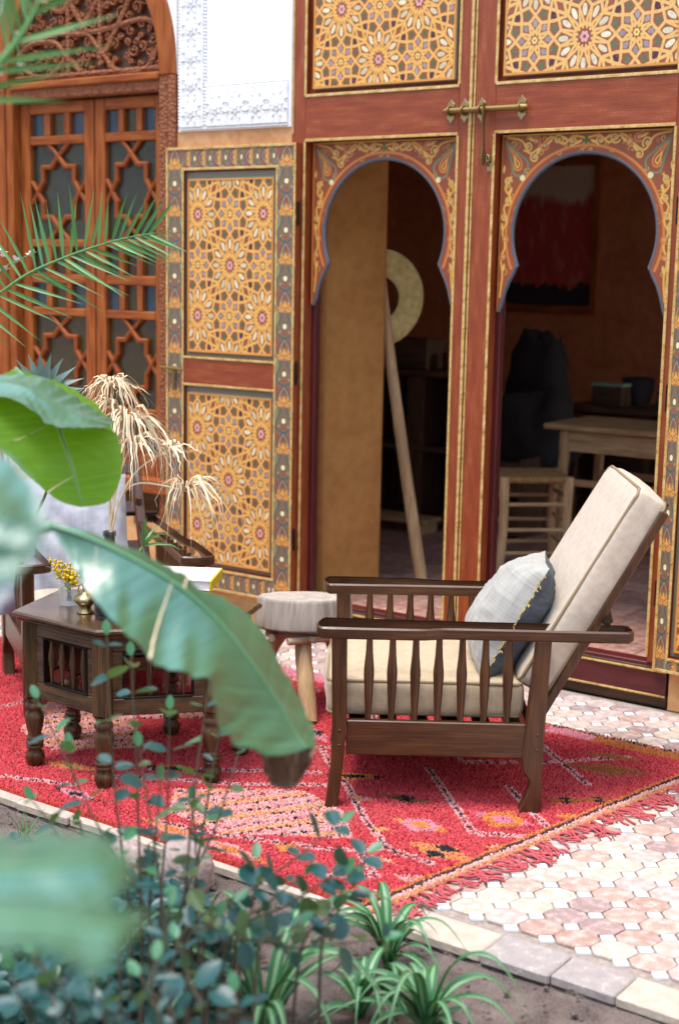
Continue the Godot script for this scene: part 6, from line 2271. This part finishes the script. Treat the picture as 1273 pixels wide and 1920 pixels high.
# ---------------------------------------------------------------- plants
var oval_mesh: Array = []
var last_rows: Array = []


# dry scar where a blade has torn along a side vein
func scar(parent: Node, i: int, k0: int, k1: int, slant: float, r: float) -> void:
	var p := []
	var rad := []
	var n := absi(k1 - k0)
	for s in n + 1:
		var k := k0 + (s if k1 > k0 else -s)
		var f := i + slant * s / n
		p.append((last_rows[int(f)][k] as Vector3).lerp(last_rows[int(f) + 1][k], f - int(f)))
		rad.append(lerpf(r * 0.35, r, s / float(n)))
	var mb := MB.new()
	mb.tube(p, rad, 6)
	built(mb, "torn_vein", M.papyrus, parent)


func oval_leaf(fold: float, curl: float) -> ArrayMesh:
	# unit leaf along +x, width 1 across z, slightly folded on its midrib
	var rows := []
	for i in 8:
		var u := i / 7.0
		var w := 0.5 * pow(sin(PI * clampf(u, 0.0, 1.0)), 0.62) * (1.0 - 0.12 * u)
		var y := -curl * u * u
		var row := []
		for k in [-1.0, -0.5, 0.0, 0.5, 1.0]:
			row.append(Vector3(u, y + fold * absf(k) * w, k * w))
		rows.append(row)
	var b := MB.new()
	b.grid(rows, false, 1, 1, true)
	return b.mesh()


func leaf_part(parent: Node, p: Vector3, dir: Vector3, up: Vector3, ln: float, wd: float, m: Material, called: String) -> MeshInstance3D:
	if oval_mesh.is_empty():
		for q in [[0.35, 0.10], [0.2, 0.22], [0.5, -0.05], [0.15, 0.05]]:
			oval_mesh.append(oval_leaf(q[0], q[1]))
	var z := dir.cross(up)
	if z.length() < 0.05:
		z = dir.cross(Vector3.RIGHT)
	z = z.normalized()
	var y := z.cross(dir).normalized()
	var o := put(oval_mesh[rng.randi() % 4], called, m, parent)
	o.transform = Transform3D(Basis(dir * ln, y * wd, z * wd), p)
	return o


# broad blade between two measured edges with a raised or sunk midrib
func blade(parent: Node, called: String, st: Array, m: Material, bulge: float, ripple: float, sd: int, rib: Material = null, ru := 0.006, pleat := 0.0) -> MeshInstance3D:
	var fn := FastNoiseLite.new(); fn.seed = sd; fn.frequency = 1.0
	var mid := spline(st[0], 7)
	var lf := spline(st[1], 7)
	var rt := spline(st[2], 7)
	var rows := []
	var uvs := []
	var n := mid.size()
	for i in n:
		var row := []
		var uvr := []
		var t: Vector3 = (mid[mini(i + 1, n - 1)] - mid[maxi(i - 1, 0)]).normalized()
		for k in 21:
			var c := (k - 10) / 10.0
			var e: Vector3 = lf[i] if c < 0 else rt[i]
			var a := absf(c)
			var p: Vector3 = (mid[i] as Vector3).lerp(e, a)
			var w: float = (mid[i] as Vector3).distance_to(e)
			var nn := t.cross(e - mid[i]) * (1.0 if c < 0 else -1.0)
			nn = nn.normalized() if nn.length() > 1e-7 else Vector3.UP
			p += nn * (bulge * (1.0 if c < 0 else 0.4) * w * sin(a * PI) + pleat * w * pow(a, 0.7) * (sin(i * 0.36 - a * 0.9) + 0.35 * sin(i * 0.93 - a * 1.6)) + ripple * a * w * fn.get_noise_2d(i * 0.30 - a * 1.6, 40.0 if c < 0 else 9.0) + 0.0006 * sin(i * 2.1 + a * 6.0) * a)
			row.append(p)
			uvr.append(Vector2((c + 1) / 2, i / float(n - 1)))
		rows.append(row); uvs.append(uvr)
	last_rows = rows
	var b := MB.new()
	b.grid(rows, false, 1, 1, false, uvs)
	var o := built(b, called, m, parent)
	if rib:
		var rb := MB.new()
		var rr := []
		var cl := []
		for i in n:
			rr.append(lerpf(ru, 0.0012, i / float(n - 1)))
			cl.append(mid[i])
		rb.tube(cl, rr, 8, true, 0.7)
		built(rb, "midrib", rib, o)
	return o


func banana_plants() -> void:
	var t := thing("banana_plant", "banana plant with one broad leaf arching down over the hexagonal table", "banana plant")
	var main := blade(t, "leaf", LEAF_MAIN, M.banana_leaf, 0.07, 0.10, 2, M.leaf_stalk, 0.005, 0.05)
	scar(main, 20, 10, 0, 3.0, 0.0028)
	scar(main, 22, 11, 20, -1.0, 0.002)
	scar(main, 9, 9, 0, 2.0, 0.0012)
	blade(main, "withered_tip", LEAF_TIP, M.dry_leaf, 0.25, 0.3, 8)
	var s := MB.new()
	s.tube(spline(STALK_MAIN, 5), 0.0085, 10)
	built(s, "leaf_stalk", M.leaf_stalk, t)
	blade(t, "leaf", LEAF_NEAR, M.banana_leaf, 0.06, 0.08, 12, M.leaf_stalk, 0.005)
	blade(t, "leaf", LEAF_CURL, M.banana_leaf, 0.15, 0.1, 13)
	var t2 := thing("banana_plant", "banana plant whose bright green leaf hangs lit from behind before the window", "banana plant")
	var up := blade(t2, "leaf", LEAF_UPPER, M.banana_leaf_thin, 0.05, 0.06, 21, M.leaf_stalk, 0.004)
	scar(up, 29, 10, 0, 2.5, 0.0014)
	scar(up, 14, 9, 3, 1.0, 0.001)
	blade(up, "folded_edge", LEAF_FOLD, M.banana_leaf, 0.08, 0.10, 22)
	var t3 := thing("low_banana_plant", "pale blue green lobed leaf close to the lens in the lower corner, out of focus", "banana plant")
	blade(t3, "leaf", LEAF_LOW, M.banana_leaf, 0.08, 0.14, 31, M.leaf_stalk, 0.004)
	blade(t3, "leaf", LEAF_LOW_B, M.banana_leaf, 0.08, 0.12, 32, M.leaf_stalk, 0.004)
	# false trunks stand outside the frame where the leaves come from
	var tr := MB.new()
	tr.tube(spline([Vector3(-2.05, -0.1, -1.0), Vector3(-2.06, 0.5, -1.02), Vector3(-2.03, 0.95, -1.05), Vector3(-1.98, 1.1, -1.12)], 4), [0.075, 0.072, 0.07, 0.067, 0.064, 0.06, 0.056, 0.05, 0.044, 0.036, 0.028, 0.018, 0.012], 14)
	built(tr, "stem", M.stem_green, t)


func leaflet(parent: Node, p: Vector3, dir: Vector3, ln: float, wd: float, droop: float, nrm: Vector3, m: Material) -> void:
	var path := []
	for i in 6:
		var u := i / 5.0
		path.append(p + dir * ln * u + Vector3.DOWN * droop * u * u * ln)
	var mb := MB.new()
	strap_leaf(mb, path, wd, nrm)
	built(mb, "leaflet", m, parent)


func date_palm() -> void:
	rng.seed = 71
	var t := thing("date_palm", "date palm with two green fronds reaching in before the carved window", "palm")
	var right := Vector3(0.815, 0.019, -0.579)
	var up := Vector3(-0.112, 0.986, -0.124)
	var fwd := Vector3(-0.568, -0.166, -0.806)
	var specs := [[FROND_A, 0.195, 0.010, 27, 0.0045], [FROND_B, 0.17, 0.010, 12, 0.008]]
	for f in specs.size():
		var q: Array = specs[f]
		var path := spline(q[0], 8)
		var r := MB.new()
		var rad := []
		for i in path.size():
			rad.append(lerpf(q[4], 0.0014, i / float(path.size() - 1)))
		r.tube(path, rad, 8)
		var fr := built(r, "frond", M.palm_pale, t)
		var n: int = q[3]
		for i in n:
			var u := (i + 0.5) / n
			var k := int(u * (path.size() - 2))
			var p: Vector3 = path[k].lerp(path[k + 1], fposmod(u * (path.size() - 2), 1.0))
			var d: Vector3 = (path[k + 1] - path[k]).normalized()
			var side := d.cross(fwd).normalized()
			if side.dot(up) < 0: side = -side
			for s in [1.0, -1.0]:
				var lean := (lerpf(-0.05, 0.95, u * u) if f == 0 else lerpf(0.5, 1.1, u)) + rf(-0.16, 0.2)
				if s < 0:
					lean += 0.75 if f == 0 else 0.4
					if rng.randf() < 0.16: continue
				var dir: Vector3 = (side * s + d * lean + fwd * rf(-0.35, 0.25)).normalized()
				var ln: float = q[1] * (0.75 + 0.35 * sin(PI * minf(1.0, u * 1.25 + 0.1))) * rf(0.82, 1.1)
				leaflet(fr, p, dir, ln, q[2] * rf(0.8, 1.15), 0.08 if s > 0 else 0.02, -fwd + side * rf(-0.5, 0.5), M.palm_leaf if rng.randf() < 0.75 else M.palm_pale)
		for k in 3:
			var dir: Vector3 = (path[-1] - path[-2]).normalized()
			leaflet(fr, path[-1], (dir + Vector3.DOWN * 0.25 * k).normalized(), q[1] * 0.45, q[2] * 0.7, 0.1, up, M.palm_pale)
	# hidden trunk outside the frame
	var tr := MB.new()
	tr.tube(spline([Vector3(-3.9, -0.1, -1.9), Vector3(-3.88, 0.9, -1.95), Vector3(-3.8, 1.9, -2.0)], 4), [0.11, 0.1, 0.1, 0.1, 0.1, 0.1, 0.11, 0.12, 0.1], 12)
	built(tr, "trunk", M.stem, t)
	# white blossoms near the frond's foot
	var bl := thing("white_blossom", "small white flower spray at the edge beside the palm frond", "flowers")
	for k in BLOSSOM.size():
		for i in 7:
			var d := Vector3(rf(-1, 1), rf(-0.6, 1), rf(-1, 1)).normalized()
			var s := 0.022 if k < 4 else 0.010
			leaf_part(bl, BLOSSOM[k], d, Vector3.UP, s * rf(0.8, 1.3), s * 0.7, M.paper, "petal")
	var stm := MB.new()
	stm.tube(spline([BLOSSOM[2], BLOSSOM[1], BLOSSOM[3], BLOSSOM[3] + Vector3(-0.2, -0.35, 0.25)], 5), 0.002, 6)
	stm.tube(spline([BLOSSOM[5], BLOSSOM[6], BLOSSOM[4], BLOSSOM[4] + Vector3(-0.2, -0.3, 0.15)], 5), 0.002, 6)
	built(stm, "stem", M.stem_green, bl)


func fan_palm() -> void:
	rng.seed = 81
	var t := thing("fan_palm", "blue green fan palm leaf behind the bright banana leaf under the window", "palm")
	var c := Vector3(-3.206, 1.168, -2.996)
	var right := Vector3(0.815, 0.019, -0.579)
	var up := Vector3(-0.112, 0.986, -0.124)
	var fwd := Vector3(-0.568, -0.166, -0.806)
	for i in 13:
		var a := lerpf(-0.35, PI * 0.95, i / 12.0) + rf(-0.05, 0.05)
		var dir := (right * cos(a) + up * sin(a) + fwd * rf(-0.25, 0.15)).normalized()
		var o := MB.new()
		var path := []
		for k in 6:
			path.append(c + dir * 0.135 * rf(0.98, 1.02) * k / 5.0 - up * 0.012 * k * k / 25.0)
		strap_leaf(o, path, 0.036, (up * 0.7 - fwd).normalized())
		built(o, "segment", M.fan_leaf, t)
	var s := MB.new()
	s.tube(spline([c, c + Vector3(-0.06, -0.25, -0.1), Vector3(-3.55, 0.4, -3.0), Vector3(-3.62, -0.03, -2.60)], 5), 0.005, 6)
	built(s, "stalk", M.stem_green, t)
	var g := thing("umbrella_sedge", "few narrow green grassy leaves behind the teal bottle vase", "plant", Vector3(-3.36, 0.01, -3.64))
	for i in 9:
		var d := Vector3(rf(-0.2, 1), rf(-0.1, 1.0), rf(-0.6, 0.4)).normalized()
		var mb := MB.new()
		var h := Vector3(0.04, 0.60, 0.09)
		strap_leaf(mb, [h, h + d * 0.05, h + d * 0.1 + Vector3.DOWN * 0.012, h + d * 0.14 + Vector3.DOWN * 0.04], 0.011, Vector3(0.3, 0.5, 1))
		built(mb, "leaf", M.palm_leaf, g)
	s = MB.new()
	s.tube([Vector3(0, 0, 0), Vector3(0.01, 0.3, 0.03), Vector3(0.04, 0.60, 0.09)], 0.003, 6)
	built(s, "stalk", M.stem_green, g)


func bush(label: String, stems: Array, pitch: float, ln: float, sd: int, from: float, mats: Array, extra := 0) -> Node3D:
	rng.seed = sd
	var t := thing("round_leaved_shrub", label, "shrub", Vector3.ZERO, 0.0, "round leaved shrubs in the garden bed")
	for q in stems:
		var base: Vector3 = q[0]
		var tip: Vector3 = q[1]
		var root := Vector3(base.x + rf(-0.02, 0.02), -0.07, base.z + rf(-0.02, 0.02))
		var sag := (tip - base) * 0.5 + base + Vector3(rf(-0.012, 0.012), rf(0.0, 0.02), rf(-0.012, 0.012))
		var path := spline([root, base, sag, tip], 8)
		var mb := MB.new()
		var rad := []
		for i in path.size():
			rad.append(lerpf(0.0040, 0.0012, i / float(path.size() - 1)))
		mb.tube(path, rad, 5)
		var st := built(mb, "stem", M.stem, t)
		var acc := 0.0
		var ph := rf(0, TAU)
		for i in range(1, path.size()):
			var d: Vector3 = path[i] - path[i - 1]
			acc += d.length()
			if i < 24 * from or acc < pitch:
				continue
			acc = 0.0
			var dn := d.normalized()
			var x := dn.cross(Vector3(0.3, 0.2, 1)).normalized()
			var y := dn.cross(x)
			ph += 1.57 + rf(-0.3, 0.3)
			for s in [0.0, PI]:
				if rng.randf() < 0.10: continue
				var out := (x * cos(ph + s) + y * sin(ph + s))
				var dir := (out + dn * rf(0.0, 0.35) + Vector3.UP * rf(-0.15, 0.3)).normalized()
				var k := rf(0.55, 1.28) * (0.55 if i == path.size() - 1 else 1.0)
				leaf_part(t, path[i] + dir * 0.004, dir, (Vector3.UP + Vector3(rf(-0.5, 0.5), 0, rf(-0.2, 0.7))).normalized(), ln * k, ln * k * rf(0.58, 0.74), mats[rng.randi() % mats.size()], "leaf")
		leaf_part(t, tip, ((path[-1] - path[-2]).normalized() + Vector3.UP * 0.2).normalized(), Vector3(0.2, 1, 0.3).normalized(), ln * 0.7, ln * 0.42, M.bush_leaf_light, "leaf")
	return t


func shrubs() -> void:
	var b: Material = M.bush_leaf
	var l: Material = M.bush_leaf_light
	var o: Material = M.bush_leaf_old
	bush("tall round leaved shrub standing before the hexagonal table legs", STEMS_A, 0.052, 0.043, 91, 0.42, [b, b, b, l, o])
	bush("round leaved shrub trailing over the border tiles in front of the rug", STEMS_B, 0.032, 0.049, 92, 0.45, [b, b, b, o])
	bush("dark low shrub in the bottom corner under the blurred pale leaf", STEMS_C, 0.030, 0.046, 93, 0.25, [b, b, b])
	# dense undergrowth nobody could count
	rng.seed = 94
	var xf := [[], []]
	for i in 3800:
		var a := rng.randf()
		var p := Vector3(lerpf(-2.35, -1.42, a) + rf(-0.28, 0.22), 0, lerpf(-2.45, -1.75, rng.randf()))
		if p.z < -2.28 and p.x > -1.95:
			continue
		if p.x > -1.70 or (p.x > -1.86 and rng.randf() < 0.7):
			continue
		p.y = rf(-0.03, 0.23) * clampf((p.z + 2.62) * 2.2, 0.25, 1.0)
		var dir := Vector3(rf(-1, 1), rf(-0.3, 0.5), rf(-1, 1)).normalized()
		var z := dir.cross(Vector3(rf(-0.4, 0.4), 1, rf(-0.2, 0.6))).normalized()
		var s := rf(0.03, 0.048)
		xf[i % 2].append(Transform3D(Basis(dir * s, z.cross(dir) * s * 0.65, z * s * 0.65), p))
	var gc := thing("undergrowth", "dense dark undergrowth of small leaves filling the bed below the shrubs", "undergrowth")
	gc.set_meta("kind", "stuff")
	many(oval_mesh[1], "foliage", M.bush_leaf, gc, xf[0])
	many(oval_mesh[3], "foliage", M.bush_leaf, gc, xf[1])


func spider_plant(label: String, at: Vector3, n: int, ln: float, sd: int) -> void:
	rng.seed = sd
	var t := thing("spider_plant", label, "spider plant", at, 0.0, "spider plants at the edge of the bed")
	for i in n:
		var a := i * 2.399 + rf(-0.3, 0.3)
		var out := Vector3(cos(a), 0, sin(a))
		var steep := rf(0.5, 1.9)
		var L := ln * rf(0.7, 1.15)
		var path := spline([Vector3.ZERO, out * L * 0.22 + Vector3.UP * L * 0.36 * steep, out * L * 0.58 + Vector3.UP * L * 0.44 * steep, out * L * 0.9 + Vector3.UP * L * (0.30 * steep - 0.12)], 5)
		var mb := MB.new()
		mb.colored = true
		var w := rf(0.020, 0.031)
		var m := path.size()
		var rows := []
		for k in m:
			var dd: Vector3 = (path[mini(k + 1, m - 1)] - path[maxi(k - 1, 0)]).normalized()
			var s := dd.cross(Vector3.UP).normalized()
			if s.length() < 0.5: s = out.cross(Vector3.UP)
			var nrm := s.cross(dd)
			var u := k / float(m - 1)
			var ww := w * (0.6 + 0.4 * sin(PI * minf(1, u * 1.5))) * (1.0 if u < 0.55 else maxf(0.05, 1.0 - (u - 0.55) / 0.45))
			var row := []
			for c in [-1.0, -0.34, -0.3, 0.3, 0.34, 1.0]:
				row.append(path[k] + s * c * ww / 2 + nrm * absf(c) * ww * 0.22)
			rows.append(row)
		mb.grid(rows)
		var g1 := c8("#3b7249").srgb_to_linear()
		var g2 := c8("#7fa47a").srgb_to_linear()
		for k in mb.col.size():
			var c := k % 6
			mb.col[k] = g2 if c == 2 or c == 3 else g1
		built(mb, "leaf", M.spider_leaf, t)


func stones() -> void:
	rng.seed = 61
	for q in [[Vector3(-2.32, 0.01, -2.63), Vector3(0.078, 0.100, 0.07), 3, "large rounded pinkish grey boulder on the soil against the rug's border tiles"], [Vector3(-2.56, -0.02, -2.66), Vector3(0.07, 0.06, 0.05), 4, "smaller grey stone half hidden behind the shrub stems"], [Vector3(-2.06, -0.04, -2.42), Vector3(0.07, 0.03, 0.05), 6, "flat pale stone in the bed below the trailing shrub"]]:
		var b := MB.new()
		b.pad(Vector3.ZERO, q[1], 2.0, Basis(Vector3.UP, 0.6), 36, 22, 0.16, q[2])
		var o := built(b, "boulder", M.pebble, self)
		o.position = q[0]
		tag(o, q[3], "stone")
	# crumbs of earth and grit on the bed
	var pb := MB.new()
	pb.pad(Vector3.ZERO, Vector3(1, 0.7, 0.9), 2.2, Basis.IDENTITY, 8, 6, 0.3, 2)
	var xf := []
	for i in 2600:
		var p := Vector3(rf(-3.4, -0.7), -0.022, rf(-2.72, -1.7))
		var s := 0.0012 + pow(rng.randf(), 5) * 0.008
		xf.append(Transform3D(Basis(Vector3.UP, rng.randf() * TAU) * Basis.from_scale(Vector3.ONE * s), p + Vector3(0, rf(-0.004, 0.012), 0)))
	var o := many(pb.mesh(), "soil_crumbs", M.soil, self, xf)
	# fallen leaves on the soil
	var fl := []
	for i in 70:
		var s := rf(0.012, 0.03)
		var d := Vector3(rf(-1, 1), rf(-0.15, 0.25), rf(-1, 1)).normalized()
		var z := d.cross(Vector3(rf(-0.3, 0.3), 1, rf(-0.3, 0.3))).normalized()
		fl.append(Transform3D(Basis(d * s, z.cross(d) * s * 0.6, z * s * 0.55), Vector3(rf(-3.3, -0.8), -0.012 + rf(-0.006, 0.006), rf(-2.72, -2.2))))
	many(oval_mesh[2], "fallen_leaves", M.dry_leaf, self, fl)
	# few blades of grass by the tiles
	var g := thing("grass_tuft", "thin blades of grass sprouting by the border tiles at the rug's far end", "grass", Vector3(-2.88, -0.05, -2.60))
	for i in 9:
		var d := Vector3(rf(-0.6, 0.6), 1.0, rf(-0.4, 0.4)).normalized()
		var mb := MB.new()
		var ln := rf(0.06, 0.13)
		strap_leaf(mb, [Vector3(rf(-0.05, 0.05), 0, rf(-0.03, 0.03)), Vector3(d.x * ln * 0.5, ln * 0.5, 0), Vector3(d.x * ln * 1.2, ln, d.z * ln)], 0.006, Vector3(0, 0, 1))
		built(mb, "blade", M.palm_pale, g)


func _ready() -> void:
	rng.seed = 1
	# ---- camera, sky, sun, exposure
	var cam := Camera3D.new()
	cam.name = "camera"
	cam.keep_aspect = Camera3D.KEEP_HEIGHT
	var att := CameraAttributesPhysical.new()
	att.frustum_focal_length = 49.22
	att.frustum_focus_distance = 4.3
	att.exposure_aperture = 2.4
	cam.attributes = att
	cam.fov = 39.15
	cam.near = 0.1
	cam.far = 200.0
	add_child(cam)
	cam.transform = Transform3D(Basis(Vector3(0.8150, 0.0190, -0.5791), Vector3(-0.1120, 0.9860, -0.1240), Vector3(0.5686, 0.1659, 0.8057)).orthonormalized(), Vector3(0, 1.55, 0))
	cam.current = true

	var sm := ProceduralSkyMaterial.new()
	sm.sky_top_color = c8("#b2cdf2")
	sm.sky_horizon_color = c8("#f5ead8")
	sm.sky_curve = 0.18
	sm.ground_horizon_color = c8("#8a7f74")
	sm.ground_bottom_color = c8("#5a5048")
	sm.sky_energy_multiplier = 1.0
	var sky := Sky.new()
	sky.sky_material = sm
	var env := Environment.new()
	env.background_mode = Environment.BG_SKY
	env.sky = sky
	env.tonemap_mode = Environment.TONE_MAPPER_LINEAR
	env.tonemap_exposure = 3.35
	env.background_energy_multiplier = 1.0
	env.sdfgi_enabled = true
	env.ssao_enabled = true
	env.ssil_enabled = true
	var we := WorldEnvironment.new()
	we.name = "environment"
	we.environment = env
	add_child(we)

	var sun := DirectionalLight3D.new()
	sun.name = "sun"
	sun.light_color = Color(0.99, 0.97, 0.96)
	sun.light_energy = 0.45
	sun.light_angular_distance = 26.0
	sun.shadow_enabled = true
	add_child(sun)
	sun.look_at_from_position(Vector3(-2.7, 6.0, -1.9), Vector3(-2.2, 0, -3.6))

	make_materials()
	# ---- setting
	ground_and_paving()
	facade()
	courtyard_walls()
	inner_room()
	doors()
	shutters()
	carved_window()
	# ---- furniture
	mat("old_thread", c8("#b59a4e"), 0.9)
	mat("pale_thread", c8("#d8cdb8"), 0.9)
	tri_mat("sawn_wood", T.sawn, Vector3.ONE * 4.0, 0.85, T.fine, 0.15)
	rug()
	seating()
	side_table()
	log_stool()
	room_things()
	# ---- planting
	banana_plants()
	date_palm()
	fan_palm()
	shrubs()
	spider_plant("big spider plant with striped arching leaves at the bottom edge", Vector3(-1.690, -0.02, -2.16), 18, 0.36, 201)
	spider_plant("spider plant on bare soil nearest the border tiles", Vector3(-1.655, -0.02, -2.57), 18, 0.20, 202)
	spider_plant("spider plant at the bottom edge below the paving corner", Vector3(-1.435, -0.02, -2.38), 22, 0.23, 203)
	spider_plant("small spider plant between the two larger ones", Vector3(-1.585, -0.02, -2.36), 14, 0.19, 204)
	stones()
